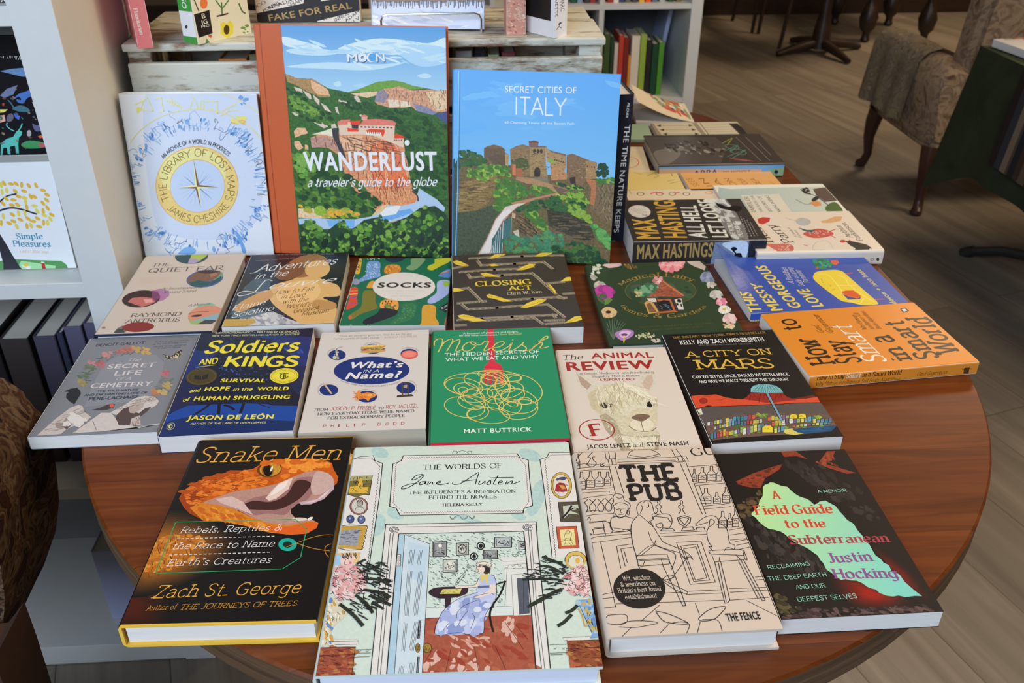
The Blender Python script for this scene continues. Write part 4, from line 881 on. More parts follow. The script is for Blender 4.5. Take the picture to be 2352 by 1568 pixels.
    A.line((30, 26, 28), 16, "1548,450 1510,550 1450,640 1428,720 1455,845"); A.line((30, 26, 28), 14, "1470,480 1545,455"); A.line((30, 26, 28), 16, "1390,672 1460,650")
    A.poly((182, 188, 216), "1335,480 1420,485 1470,490 1475,560 1440,640 1392,720 1378,852 1180,866 1000,866 1020,780 1060,695 1180,590 1320,540", .15); A.blobs([(136, 146, 192), (206, 208, 222), (160, 168, 206)], "1330,560 1430,580 1380,720 1365,845 1020,855 1060,710 1190,600", 36, 20, 46, 1.4, .15, .6)
    A.poly((176, 184, 214), "1335,430 1400,405 1465,410 1478,480 1450,500 1335,505"); A.poly((92, 98, 136), "1335,490 1425,485 1425,502 1335,507"); A.poly((214, 188, 110), "1350,410 1420,395 1412,470 1398,470 1395,430 1358,462")
    A.poly((222, 202, 188), "1340,440 1310,482 1185,488 1150,495 1180,506 1330,500 1355,470"); A.poly((222, 202, 188), "1430,480 1470,475 1475,540 1330,585 1300,575 1420,530")
    A.ell((222, 200, 186), 1368, 352, 38, 46); A.ell((60, 48, 44), 1400, 360, 34, 38); A.ell((222, 200, 186), 1358, 362, 30, 36); A.poly((216, 206, 186), "1325,320 1360,298 1420,300 1452,325 1430,352 1400,335 1350,328", 0, 1); A.ticks([(40, 32, 32)], "1330,322 1440,330 1430,390 1395,385 1390,345 1330,340", 30, 18, 4)
    for q in ("1340,430 1310,482 1185,488", "1325,500 1190,510", "1335,540 1180,592 1060,695 1005,862 1180,850 1280,868 1378,852 1390,720 1470,600 1478,470 1455,405", "1352,335 1325,350 1345,375 1330,385 1350,395", "1320,322 1380,302 1445,325 1425,350", "1280,580 1420,545 1462,560", "1180,800 1220,730 1260,680", "1070,830 1110,780", "1230,640 1330,600", "1280,820 1310,740 1290,700", "1170,740 1180,690 1230,640", "1150,500 1185,440 1225,395", "1165,490 1240,400"): A.line(LN, 4, q)
    # vases and flowers at the sides
    A.poly((214, 206, 196), "200,905 410,905 412,940 385,960 190,950")
    A.poly((206, 196, 172), "165,590 270,585 330,680 320,720 240,790 212,815 200,860 230,920 215,940 100,965 118,860 130,800 112,760 150,700", .1); A.blobs([(96, 128, 184), (204, 156, 76), (198, 150, 66), (224, 214, 196)], "160,600 270,595 320,690 225,790 205,860 215,930 110,950 130,800 125,740", 46, 10, 26, .5, .2, 1); A.ticks([LN], "160,600 270,595 320,690 225,790 205,860 215,930 110,950 130,800", 22, 40, 4, .6, 2)
    A.poly((212, 180, 130), "205,240 430,232 415,310 350,330 200,330", .4); A.poly((150, 190, 214), "215,260 280,250 290,330 200,330", .2); A.poly((226, 190, 180), "285,262 375,255 372,320 340,362 300,355 278,310", .1, 1); A.ell((206, 110, 110), 352, 312, 12, 10); A.ticks([LN], "270,245 400,240 395,285 285,275", 26, 32, 5, .9, 1.6); A.line(LN, 4, "320,280 305,320 325,325"); A.line(LN, 4, "300,345 330,340")
    A.blobs([(222, 176, 172), (214, 156, 154), (226, 196, 192), (196, 128, 130)], "180,400 260,350 420,340 480,400 460,500 380,590 250,580 170,520", 70, 18, 40, .8, .2); A.ticks([(40, 30, 32)], "180,400 260,350 420,340 490,400 460,500 380,600 250,600 170,520", 110, 30, 4, 0, PI)
    Lf = (44, 50, 40)
    for wd, q in ((24, "400,320 470,285"), (26, "420,390 580,330"), (24, "460,440 560,440 665,490"), (22, "500,430 660,460"), (30, "450,520 580,540 660,580"), (30, "500,560 590,610"), (26, "560,580 665,640"), (26, "390,560 470,620 525,700"), (30, "270,630 380,720 450,800"), (20, "520,610 610,670")): A.line(Lf, wd, q)
    A.ticks([Lf, LN], "400,330 620,300 670,480 660,640 500,680 450,780 300,650 420,520", 130, 54, 9, .1, .9)
    A.poly((214, 208, 200), "1990,885 2200,880 2210,905 2010,915")
    A.ell((206, 170, 84), 2090, 290, 82, 66, 0, .3); A.ring(LN, 5, 2090, 290, 82, 66, 0, 170, 370); A.ell((214, 204, 186), 2092, 300, 60, 50); A.ring(LN, 4, 2092, 300, 58, 48, 0, 170, 370); A.ell((214, 170, 80), 2105, 295, 18, 24)
    A.poly((120, 160, 200), "2095,600 2225,590 2275,860 2292,885 2200,895 2222,850 2150,710", .15); A.blobs([(96, 136, 188), (160, 186, 206), (190, 160, 90)], "2100,605 2225,595 2268,840 2215,840 2150,705", 30, 10, 26, 1.2, .2); A.line((196, 150, 70), 10, "2110,665 2140,720 2160,795 2180,800"); A.ticks([LN], "2100,605 2225,595 2268,840 2215,840 2150,705", 12, 40, 4, 1, 2); A.line(LN, 4, "2120,640 2215,850"); A.line(LN, 5, "2200,885 2290,885", 0)
    A.blobs([(222, 176, 172), (214, 156, 154), (226, 196, 192), (196, 128, 130)], "2010,400 2080,340 2170,345 2200,440 2200,560 2100,570 2010,500", 60, 18, 36, .9, .2); A.ticks([(40, 30, 32)], "2000,400 2080,335 2170,345 2205,440 2205,570 2100,575 2000,500", 100, 30, 4, 0, PI)
    for wd, q in ((26, "2015,345 1930,300 1830,265"), (22, "2000,400 1900,345 1810,335"), (22, "1995,450 1880,435 1680,442"), (30, "1985,515 1880,560 1740,640"), (24, "1960,520 1830,600 1720,655"), (30, "2105,640 2060,680 2010,700"), (30, "2060,710 2000,770 1950,800"), (22, "1850,255 1900,300 1990,310")): A.line(Lf, wd, q)
    A.ticks([LN, Lf], "1690,420 1830,250 2020,330 2000,540 1740,650 1900,470", 90, 50, 9, -.5, .8)
    for q, n in (("95,968 390,962 362,1190 50,1195", 0), ("2022,914 2290,906 2320,1118 2050,1142", 1)):
        A.poly((150, 74, 56) if n == 0 else (140, 76, 46), q, .3); P = P2(q); A.blobs([(170, 92, 60), (124, 56, 44), (176, 112, 62)], q, 26, 14, 40, .5, .2); A.ticks([(60, 26, 24)], q, 40, 50, 4, -.6, .6); A.line((60, 26, 24), 5, [P[0], P[1], P[2]], 0)
        A.line((60, 26, 24), 5, [(P[0][0] - 6, P[0][1] + 60), (P[1][0] + 6, P[1][1] + 58)], 0)
    for q in ("195,920 415,915", "235,945 400,940", "390,985 515,980", "385,1010 510,1008", "385,1040 500,1035", "1890,945 2020,940", "1890,1010 2030,1005", "1895,1022 1990,1020", "1990,890 2200,882"): A.line(LN, 4, q, 0)
    for x in (410, 470, 1920, 1985): A.line(LN, 3, [(x, 990 if x < 900 else 968), (x + 12, 998 if x < 900 else 978), (x + 24, 988 if x < 900 else 966)])
def a_pub(A):
    c = (40, 33, 31)
    A.F(1290, 1000, .33166)
    L = lambda q, sm=0, w_=5: A.line(c, w_, q, sm)
    for q in ("70,210 150,195 330,205", "78,232 160,222 335,212", "80,250 160,240 340,232", "112,378 200,372 360,360", "118,400 205,392 330,385 328,400", "130,440 200,425 350,408", "140,530 210,520 345,515", "150,560 215,548 360,538", "165,600 300,590 330,605", "180,690 480,660", "180,720 240,700 480,680", "190,745 270,735 480,705", "640,680 1010,660", "690,700 1010,682", "1160,655 1265,635", "1165,690 1275,672", "1168,722 1290,712",
              "300,115 310,165", "325,112 335,165", "370,115 380,205", "300,165 375,158", "310,205 380,200", "320,165 330,205", "345,162 352,205", "385,185 790,170", "395,200 800,182", "390,165 760,150", "760,95 790,150", "790,92 860,180", "765,150 860,140", "800,150 815,185", "830,145 845,182", "860,140 880,180", "800,185 860,180", "330,215 372,400", "372,215 430,400", "820,190 975,545", "860,185 1000,545", "880,215 1080,200",
              "920,330 1110,315", "930,345 1120,330", "975,490 1165,470", "985,510 1175,490", "955,350 1000,480", "360,640 490,655", "270,740 375,1190", "210,750 285,1195", "195,748 260,1130", "380,765 490,750", "380,765 410,920", "410,785 490,772", "410,785 440,905", "430,790 455,880", "285,1100 360,1085", "275,1130 370,1120", "280,1195 380,1185", "380,1165 830,1150", "265,1110 280,1195",
              "795,740 965,730 1065,1015 890,1030 795,740", "825,765 940,752 1025,1000 915,1010 825,765", "845,785 930,770 1005,985 925,1000 845,785", "720,1090 840,1085", "860,1080 1110,1068", "1160,1060 1425,1050", "860,1100 1115,1090", "1165,1085 1430,1070", "830,1150 1125,1140", "1160,1140 1440,1120", "1200,735 1300,715", "1210,760 1305,740", "1220,790 1310,770", "1340,980 1400,975", "1345,1000 1410,995", "1280,1142 1515,1260", "925,1160 955,1240", "680,1172 550,1285", "480,1330 410,1400", "1060,200 1080,215"): L(q)
    L("455,150 480,110 570,95 650,110 685,140", 1); L("455,150 570,160 685,140", 1); L("470,135 570,150 675,128", 1)
    A.text('GU', 905, 142, 1080, 128, 55, c, 'rm')
    # bottles and glasses
    def bottle(x, y, h, w_):
        L([(x - w_, y), (x - w_, y - h * .5), (x - w_ * .35, y - h * .68), (x - w_ * .3, y - h), (x + w_ * .3, y - h), (x + w_ * .35, y - h * .68), (x + w_, y - h * .5), (x + w_, y), (x - w_, y)]); L([(x - w_, y - h * .18), (x + w_, y - h * .2)]); L([(x - w_, y - h * .42), (x + w_, y - h * .44)]); L([(x - w_ * .5, y - h * .3), (x, y - h * .36), (x + w_ * .5, y - h * .28)], 1)
    for x, y, h, w_ in ((137, 370, 118, 28), (200, 358, 108, 27), (262, 352, 100, 26), (318, 348, 95, 22), (112, 228, 100, 14), (975, 322, 100, 28), (1038, 312, 100, 30), (918, 320, 90, 14), (1090, 310, 85, 18), (1000, 470, 105, 34), (1075, 470, 75, 24), (1140, 462, 105, 26), (1115, 640, 115, 28), (1165, 635, 95, 18), (1205, 630, 125, 22)): bottle(x, y, h, w_)
    for x, y in ((158, 445), (215, 442), (272, 440), (325, 436)): L([(x - 22, y), (x, y + 20), (x + 22, y - 2)]); L([(x, y + 20), (x - 22, y + 50), (x - 12, y + 84), (x + 14, y + 84), (x + 22, y + 50), (x, y + 20)], 1)
    L("180,150 200,155 190,180 175,200 200,215 225,212 240,190 220,170 215,150 232,148", 1); L("260,190 275,200 268,212 295,210 282,200 298,190", 1); L("140,120 110,150"); L("215,115 180,150")
    # till, people, stools
    for q in ("195,605 285,595 295,640 245,645 215,650 225,690", "285,595 330,600 355,660 340,680", "225,640 290,640 305,690", "180,580 190,565 200,580 195,600", "160,655 215,690"): L(q)
    L("345,480 360,455 355,430 370,405 400,405 425,420 435,450 465,465 475,490 460,515 455,480 400,465 360,485 355,510", 1); L("375,425 400,435 430,425", 1); L("365,495 370,540 400,565 440,555 455,515", 1); L("380,512 405,508"); L("420,505 445,503"); L("412,510 405,530 418,535"); L("395,548 430,545"); L("345,570 380,560 400,572 440,560 500,575"); L("345,570 335,625 360,660 430,665 475,655", 1); L("500,575 515,600"); A.ring(c, 4, 362, 545, 7, 16); A.ring(c, 4, 462, 535, 7, 16); L("420,655 450,650 480,668", 1)
    A.poly((205, 184, 166), "520,500 560,450 620,470 640,540 600,600 680,680 640,760 780,830 700,900 510,830 480,640")
    L("530,550 520,500 540,465 580,450 615,460 630,490 640,530 650,540 625,550 635,580 600,600", 1); L("560,470 580,455 620,450", 1); L("548,480 560,500 545,540", 1); L("600,470 605,490 590,500"); L("530,552 490,600 480,660 495,760 520,840", 1, 6); L("540,550 600,600 640,640", 1, 5); L("610,590 690,720 720,745 830,790", 1, 5); L("600,665 630,740 690,775 810,810", 1, 5); L("520,840 560,800 600,770 640,755 650,725", 1); L("545,835 640,760"); L("820,785 880,820 910,860 885,840 860,860 815,805", 1); L("640,760 720,790 790,830 760,930", 1, 5); L("880,830 770,980 740,1010", 1, 5); L("695,1000 740,965 780,980 720,1000 695,990", 1); L("700,1000 860,1075 860,1095 790,1070 700,1010", 1)
    L("515,830 730,822 740,850 520,860 515,830"); L("525,860 530,900 560,905 575,870"); L("540,865 745,860 745,890 550,905"); L("530,900 540,920"); L("690,860 705,910 840,1180 860,1178 760,900 740,860", 0, 5); L("840,1180 860,1178")
    L("1015,600 930,625 945,600 985,570 1030,555 1070,565 1090,600 1075,620", 1, 5); L("1020,635 1030,580 1060,600 1015,640", 1); L("1020,635 1005,670 1015,730 1040,770 1020,770 1050,800", 1, 5); L("1090,605 1140,640 1155,700 1165,745 1200,760 1195,790", 1, 5); L("1030,820 1020,800 1050,795 1240,790 1270,820 1285,860 1270,855 1255,800", 1); L("1030,820 1260,830"); L("1040,830 1060,875 1265,860"); L("1095,840 1090,870"); L("1060,875 1130,1160 1150,1158 1165,1140 1100,870", 0, 5); L("1205,825 1240,860 1390,1145 1410,1140 1260,862", 0, 5); L("1085,880 1140,1150"); L("1225,870 1360,1130"); L("1125,800 1150,775 1195,790", 1)
    for x, y in ((672, 545), (830, 545)): L([(x - 20, y), (x - 5, y - 30), (x - 22, y - 52), (x - 5, y - 66), (x - 8, y - 85), (x, y - 95), (x + 10, y - 82), (x + 5, y - 66), (x + 20, y - 52), (x + 8, y - 30), (x + 28, y)], 1, 5)
    L("625,580 660,550 740,545 765,590 745,640 690,650", 1, 5); L("640,560 735,570 755,600"); L("650,620 690,605 700,630 670,640 650,620", 1); L("685,660 700,640 770,645 785,662 685,660"); L("800,570 850,555 895,570 890,600 855,635 815,610 800,570", 0, 6); L("815,578 850,566 880,578 852,620 815,578"); L("830,660 840,640 905,632 920,655 830,660"); L("930,655 935,640 985,635 990,650")
    L("320,1245 440,1240 452,1290 400,1310 315,1300 305,1270 320,1245", 1); L("400,1310 480,1285 600,1285 668,1298 600,1315 500,1330 400,1325", 1); L("650,1215 720,1230 800,1260 880,1305 760,1300 700,1280 655,1225", 1, 6); L("740,1310 680,1370"); L("760,1300 830,1290 885,1310 865,1370", 1); L("1000,1220 1050,1195 1135,1185 1100,1235 1050,1275 970,1285 950,1265 1000,1220", 1, 6); L("960,1290 940,1365"); L("975,1275 1080,1280 1112,1355", 1)
    A.ell((34, 30, 28), 538, 1060, 181, 139, 3); A.text('THE', 418, 322, 812, 308, 108, (32, 28, 27), 'sh'); A.text('PUB', 470, 452, 845, 436, 108, (32, 28, 27), 'sh')
    w_ = (198, 180, 164)
    A.text('Wit, wisdom', 422, 1005, 618, 996, 32, w_, 'rm'); A.text('& weirdness on', 412, 1048, 652, 1036, 32, w_, 'rm'); A.text('Britain\u2019s best-loved', 390, 1092, 693, 1076, 32, w_, 'rm'); A.text('establishment', 442, 1135, 662, 1122, 30, w_, 'rm')
    A.text('THE FENCE', 1148, 1287, 1383, 1270, 56, (32, 28, 27), 'Bx')
def a_field(A):
    A.F(1620, 1000, .36220)
    A.blobs([(48, 42, 40), (38, 34, 34), (58, 50, 46)], "260,520 400,590 560,680 700,770 780,880 700,900 420,800 300,640", 90, 14, 40, .5, .4, .5)
    A.blobs([(44, 36, 34), (54, 46, 44)], "520,180 760,200 900,290 1000,360 860,420 700,330", 40, 20, 50, .4, .4, .4); A.blobs([(50, 44, 42)], "900,440 1040,450 1120,540 1000,520", 20, 10, 30, .5, .4)
    for q in ("195,290 300,240 420,200 490,180 470,215 380,270 350,332 290,330 210,310", "480,105 560,92 650,150 580,130 500,135", "720,170 770,100 825,98 800,150 760,182", "690,165 800,190 955,236 900,242 780,205"): A.poly((134, 54, 34), q, .7)
    A.blobs([(150, 66, 40), (96, 40, 28)], "200,300 470,190 380,270 330,330", 26, 8, 24, .5, .5, -.4); A.blobs([(150, 66, 40), (96, 40, 28)], "700,165 820,100 820,180 940,235 780,200", 20, 8, 22, .5, .5, .3)
    A.blobs([(84, 66, 40), (62, 44, 30), (96, 76, 50)], "210,440 330,370 360,330 345,420 290,500 240,540", 40, 8, 26, .6, .5)
    A.soft((28, 20, 20), (150, 24, 14), "780,860 960,880 1100,960 1280,1000 1280,1080 1080,1110 900,1070 800,960", 1060, 1005, 12, .2, .3)
    A.soft((28, 20, 20), (100, 20, 14), "1040,680 1180,760 1340,900 1440,1060 1330,1010 1180,860", 1230, 880, 9, .3, .3)
    A.poly((176, 212, 146), "365,325 378,312 395,308 410,297 430,298 450,305 480,318 520,325 545,350 570,370 600,388 640,400 662,412 690,438 712,430 725,418 760,412 790,428 830,450 848,478 870,500 900,535 940,560 965,600 1000,640 1015,668 1040,690 1056,720 1072,748 1080,760 1115,785 1130,805 1165,822 1180,860 1210,868 1235,885 1262,925 1290,950 1330,985 1375,1018 1330,1016 1270,1024 1225,1014 1190,1020 1150,1015 1125,1005 1105,998 1080,975 1055,970 1030,960 995,935 960,920 925,918 890,910 860,915 835,898 800,870 770,850 760,835 748,808 730,790 712,760 690,745 660,722 620,700 590,688 560,670 520,640 500,622 480,610 440,598 400,590 370,572 340,545 318,520 290,500 305,480 330,460 340,430 345,410 358,395 365,380", .04, 0, ((122, 200, 186), (330, 600), (1250, 800)))
    A.blobs([(92, 70, 68), (70, 54, 54), (60, 44, 48)], "490,1150 700,1100 1000,1090 1440,1085 1500,1105 800,1150 490,1175", 110, 10, 34, .35, .5); A.blobs([(72, 64, 36), (54, 46, 34), (88, 78, 50)], "430,1010 500,1020 600,1100 520,1135 460,1110", 30, 10, 30, .6, .5)
    r, m_, v = (202, 62, 42), (164, 62, 74), (134, 76, 134)
    A.text('A', 425, 402, 487, 402, 50, r, 'fb'); A.text('Field Guide', 315, 502, 818, 490, 56, r, 'fb'); A.text('to the', 515, 584, 772, 580, 50, r, 'fb'); A.text('Subterranean', 540, 688, 1180, 674, 54, m_, 'fb'); A.text('Justin', 790, 806, 1075, 794, 60, v, 'fb'); A.text('Hocking', 815, 906, 1235, 900, 60, v, 'fb')
    g = (150, 208, 186)
    A.text('A MEMOIR', 715, 364, 900, 356, 18, g, 'lt'); A.text('RECLAIMING', 402, 848, 665, 824, 24, g, 'lt'); A.text('THE DEEP EARTH', 403, 922, 772, 892, 26, g, 'lt'); A.text('AND OUR', 578, 975, 765, 963, 26, g, 'lt'); A.text('DEEPEST SELVES', 590, 1053, 965, 1030, 28, g, 'lt')
def a_cemetery(A):
    A.F(0, 700, .21304); d, w_ = (54, 58, 72), (206, 192, 190)
    A.poly((134, 132, 138), "940,1030 1000,860 1120,640 1280,545 1480,520 1680,540 1770,620 1740,760 1640,960 1560,1010 1300,1060 900,1100", 0)
    fl = ((1150, 540, (196, 120, 112)), (1290, 500, (190, 88, 78)), (1385, 475, (178, 84, 70)), (1470, 480, (196, 140, 60)), (1575, 508, (206, 158, 70)), (1010, 625, (198, 110, 118)), (1080, 640, (186, 80, 84)), (960, 680, (90, 104, 70)), (1790, 740, (190, 92, 96)), (1800, 870, (190, 150, 80)), (1670, 945, (190, 110, 60)), (1750, 945, (196, 160, 90)), (880, 840, (150, 130, 70)), (900, 770, (80, 96, 66)))
    A.ticks([(66, 84, 60), (84, 98, 68)], "860,800 980,620 1160,520 1300,480 1480,470 1500,520 1280,550 1120,610 1000,720 940,860", 46, 70, 10, -.9, .3); A.ticks([(78, 92, 66), (104, 112, 78)], "1700,880 1760,760 1860,800 1800,960 1640,980", 30, 70, 8, -.9, .3)
    for x, y, c in [(x, y, tuple(int(v * .78 + 128 * .22) for v in c)) for x, y, c in fl]: A.blobs([c, tuple(int(v * .9 + 22) for v in c)], [(x - 55, y), (x - 20, y - 36), (x + 40, y - 34), (x + 60, y + 8), (x + 10, y + 36)], 12, 16, 30, .6, .2)
    A.text('BENOÎT GALLOT', 1030, 447, 1555, 420, 24, d, 'sb')
    for t, x0, y0, x1, y1 in (('\u2019As full of life and history', 1660, 410, 2045, 386), ('as the site of these tombs\u2019', 1650, 432, 2025, 408), ('Laurent Verges, author of', 1655, 456, 2005, 438), ('A Diary in Stone', 1695, 474, 1945, 462)): A.text(t, x0, y0, x1, y1, 15, (84, 84, 96), 'lt')
    A.text('The', 1378, 608, 1515, 604, 34, w_, 'it'); A.text('SECRET', 1152, 690, 1668, 668, 48, w_, 'Bb'); A.text('LIFE', 1226, 763, 1518, 751, 50, w_, 'Bb'); A.text('OF A', 1252, 812, 1410, 806, 28, w_, 'it'); A.text('CEMETERY', 966, 898, 1628, 872, 50, w_, 'Bb')
    A.text('THE WILD NATURE', 1045, 942, 1490, 923, 19, d, 'sb'); A.text('AND ENCHANTING LORE OF', 903, 984, 1585, 955, 19, d, 'sb'); A.text('PÈRE-LACHAISE', 952, 1028, 1490, 1004, 28, d, 'hb')
    A.poly((40, 38, 42), "690,935 760,905 830,893 862,925 872,960 800,1072 750,1040 712,1000 718,960 745,940", .2)
    for s_ in (-1, 1): pass
    A.poly((206, 186, 140), "1758,535 1800,545 1850,560 1870,552 1900,520 1958,495 1940,545 1915,560 1925,580 1860,565 1825,600 1815,575 1780,560"); A.ticks([(34, 28, 26)], "1765,538 1850,562 1900,520 1955,498 1935,550 1860,566 1820,592", 26, 34, 7, .3, 1.6); A.line((34, 28, 26), 9, "1758,535 1830,560 1860,556 1900,525 1958,495")
    A.poly((194, 178, 170), "395,1412 600,1230 760,1110 850,1078 895,1095 905,1150 985,1210 930,1255 720,1340 655,1395", .15); A.poly((200, 186, 178), "780,1385 960,1260 1090,1165 1200,1165 1260,1240 1280,1300 1420,1300 1500,1330 1720,1275 1725,1290 1100,1365", .15)
    A.ticks([(128, 108, 100)], "440,1400 620,1240 780,1130 880,1130 960,1210 720,1330", 40, 80, 6, -.7, -.1); A.blobs([(150, 132, 124), (214, 202, 194)], "560,1300 760,1180 900,1200 940,1250 720,1330", 26, 24, 60, .6, .1); A.poly((96, 78, 74), "660,1310 720,1345 800,1270 740,1310"); A.line((140, 122, 114), 8, "1000,1250 1040,1350"); A.line((150, 132, 124), 8, "800,1380 900,1290 980,1240")
    A.poly((200, 186, 178), "1190,1160 1330,1090 1450,1010 1560,983 1660,990 1716,1035 1690,1082 1600,1132 1520,1182 1400,1190 1300,1215", .15); A.poly((84, 66, 62), "1255,1190 1330,1120 1420,1090 1440,1150 1500,1170 1560,1120 1640,1095 1600,1135 1520,1200 1480,1215 1410,1230 1400,1300 1280,1290 1250,1230", .2); A.poly((176, 156, 146), "1390,1110 1460,1060 1560,1050 1540,1110 1450,1170 1400,1165", .1); A.ticks([(130, 108, 100)], "1250,1140 1450,1020 1660,1000 1700,1040 1560,1040 1400,1100", 30, 70, 7, -.7, -.2); A.line((84, 66, 62), 6, "1470,1090 1500,1080"); A.line((84, 66, 62), 6, "1420,1140 1450,1135"); A.poly((190, 172, 164), "1420,1225 1512,1190 1520,1300 1400,1304"); A.ticks([(130, 110, 104)], "1425,1225 1510,1200 1515,1290 1410,1295", 10, 50, 6, 1.1, 1.7)
    A.poly((70, 60, 58), "985,1135 1080,1110 1150,1080 1210,1065 1242,1073 1215,1110 1150,1132 1090,1136"); A.ell((214, 88, 62), 1205, 1088, 24, 20, -20); A.line((196, 190, 196), 5, "1130,1360 1720,1280", 0)
def a_soldiers(A):
    A.F(340, 740, .19773); y_ = (228, 208, 50); p = (190, 186, 140)
    A.poly((26, 46, 104), "400,300 800,60 1960,50 1800,700 300,900", .3); A.poly((17, 24, 50), "560,60 1960,40 1900,170 1400,150 1000,190 700,330 560,330", .2)
    A.poly((24, 34, 72), "300,700 700,560 1900,500 1780,990 240,990", .3)
    A.blobs([(40, 80, 170), (30, 60, 130), (20, 34, 72)], "500,560 760,320 1500,330 1800,300 1760,600 1500,620", 60, 14, 60, .6, .4)
    A.poly((16, 22, 44), "640,970 600,800 640,560 760,400 900,260 1060,180 1300,180 1480,220 1600,330 1680,420 1640,700 1740,970", .3, 1)
    A.ticks([(40, 82, 176), (56, 96, 180)], "820,340 1640,330 1600,640 1300,700 830,620", 120, 14, 8, 0, PI); A.line((54, 96, 180), 20, "1370,400 1400,330"); A.line((40, 84, 170), 16, "960,540 990,580")
    A.poly((20, 66, 146), "215,1085 300,1040 450,970 700,955 1130,940 1400,950 1440,966 1750,970 1700,1262 1300,1275 100,1345", .25); A.poly((14, 40, 92), "180,1160 500,1090 1740,1150 1700,1262 1300,1275 100,1345", .25)
    for w_, q in ((38, "830,940 825,1000 815,1065"), (36, "1115,930 1095,990 1070,1055"), (34, "720,950 640,1010 530,1075"), (34, "880,960 960,985 1000,1020"), (14, "1280,940 1340,970 1415,990")): A.line((14, 16, 28), w_, q)
    A.text('"EXTRAORDINARY," - MATTHEW DESMOND,', 765, 132, 1760, 117, 20, p, 'sb'); A.text('NEW YORK TIMES BESTSELLING AUTHOR OF EVICTED', 742, 166, 1755, 147, 16, p, 'sb')
    A.text('Soldiers', 645, 355, 1750, 330, 132, y_, 'bl'); A.text('AND', 582, 497, 810, 472, 60, y_, 'bl'); A.line(y_, 9, "568,522 780,495", 0); A.text('KINGS', 875, 510, 1735, 508, 112, y_, 'hb')
    A.text('SURVIVAL', 835, 696, 1360, 696, 42, y_, 'Bx')
    A.text('and', 480, 815, 610, 803, 34, y_, 'bl'); A.text('HOPE', 652, 798, 942, 790, 46, y_, 'Bx'); A.text('in the', 985, 795, 1210, 792, 34, y_, 'bl'); A.text('WORLD', 1262, 793, 1630, 788, 42, y_, 'Bx'); A.text('of', 402, 922, 482, 916, 40, y_, 'bl'); A.text('HUMAN SMUGGLING', 527, 908, 1642, 888, 46, y_, 'Bx')
    A.text('JASON DE LEÓN', 448, 1136, 1452, 1120, 54, y_, 'Bx'); A.text('AUTHOR OF THE LAND OF OPEN GRAVES', 488, 1189, 1372, 1172, 18, (206, 192, 110), 'sb')
    A.ell((70, 60, 30), 622, 632, 184, 100, -6, .2); A.ring((96, 82, 40), 8, 622, 632, 162, 86, -6); A.poly((34, 32, 26), "540,615 620,625 622,670 535,660"); A.poly((34, 32, 26), "628,625 708,595 690,655 628,668"); A.line((96, 82, 40), 5, "624,625 624,670", 0)
    A.ell((226, 206, 56), 1582, 623, 168, 90, -4); A.ring((40, 36, 24), 3, 1582, 623, 150, 78, -4); A.arc('The New York Times / Book Review', 1582, 623, 128, 62, 190, 345, 13, (60, 52, 30), 'lt'); A.arc('100 Notable Books', 1582, 623, 138, 72, 150, 30, 11, (60, 52, 30), 'lt', True)
    A.line((30, 26, 24), 12, "1530,605 1560,590 1610,598 1635,588"); A.line((30, 26, 24), 12, "1580,598 1578,655"); A.line((30, 26, 24), 13, "1560,600 1532,632 1552,656 1590,655 1632,632"); A.line((30, 26, 24), 8, "1600,605 1602,650")
    A.ring((200, 190, 110), 6, 265, 1210, 50, 36, -35); A.ell((200, 190, 110), 262, 1210, 22, 28, 30); A.ell((16, 42, 96), 266, 1214, 10, 16, 30)
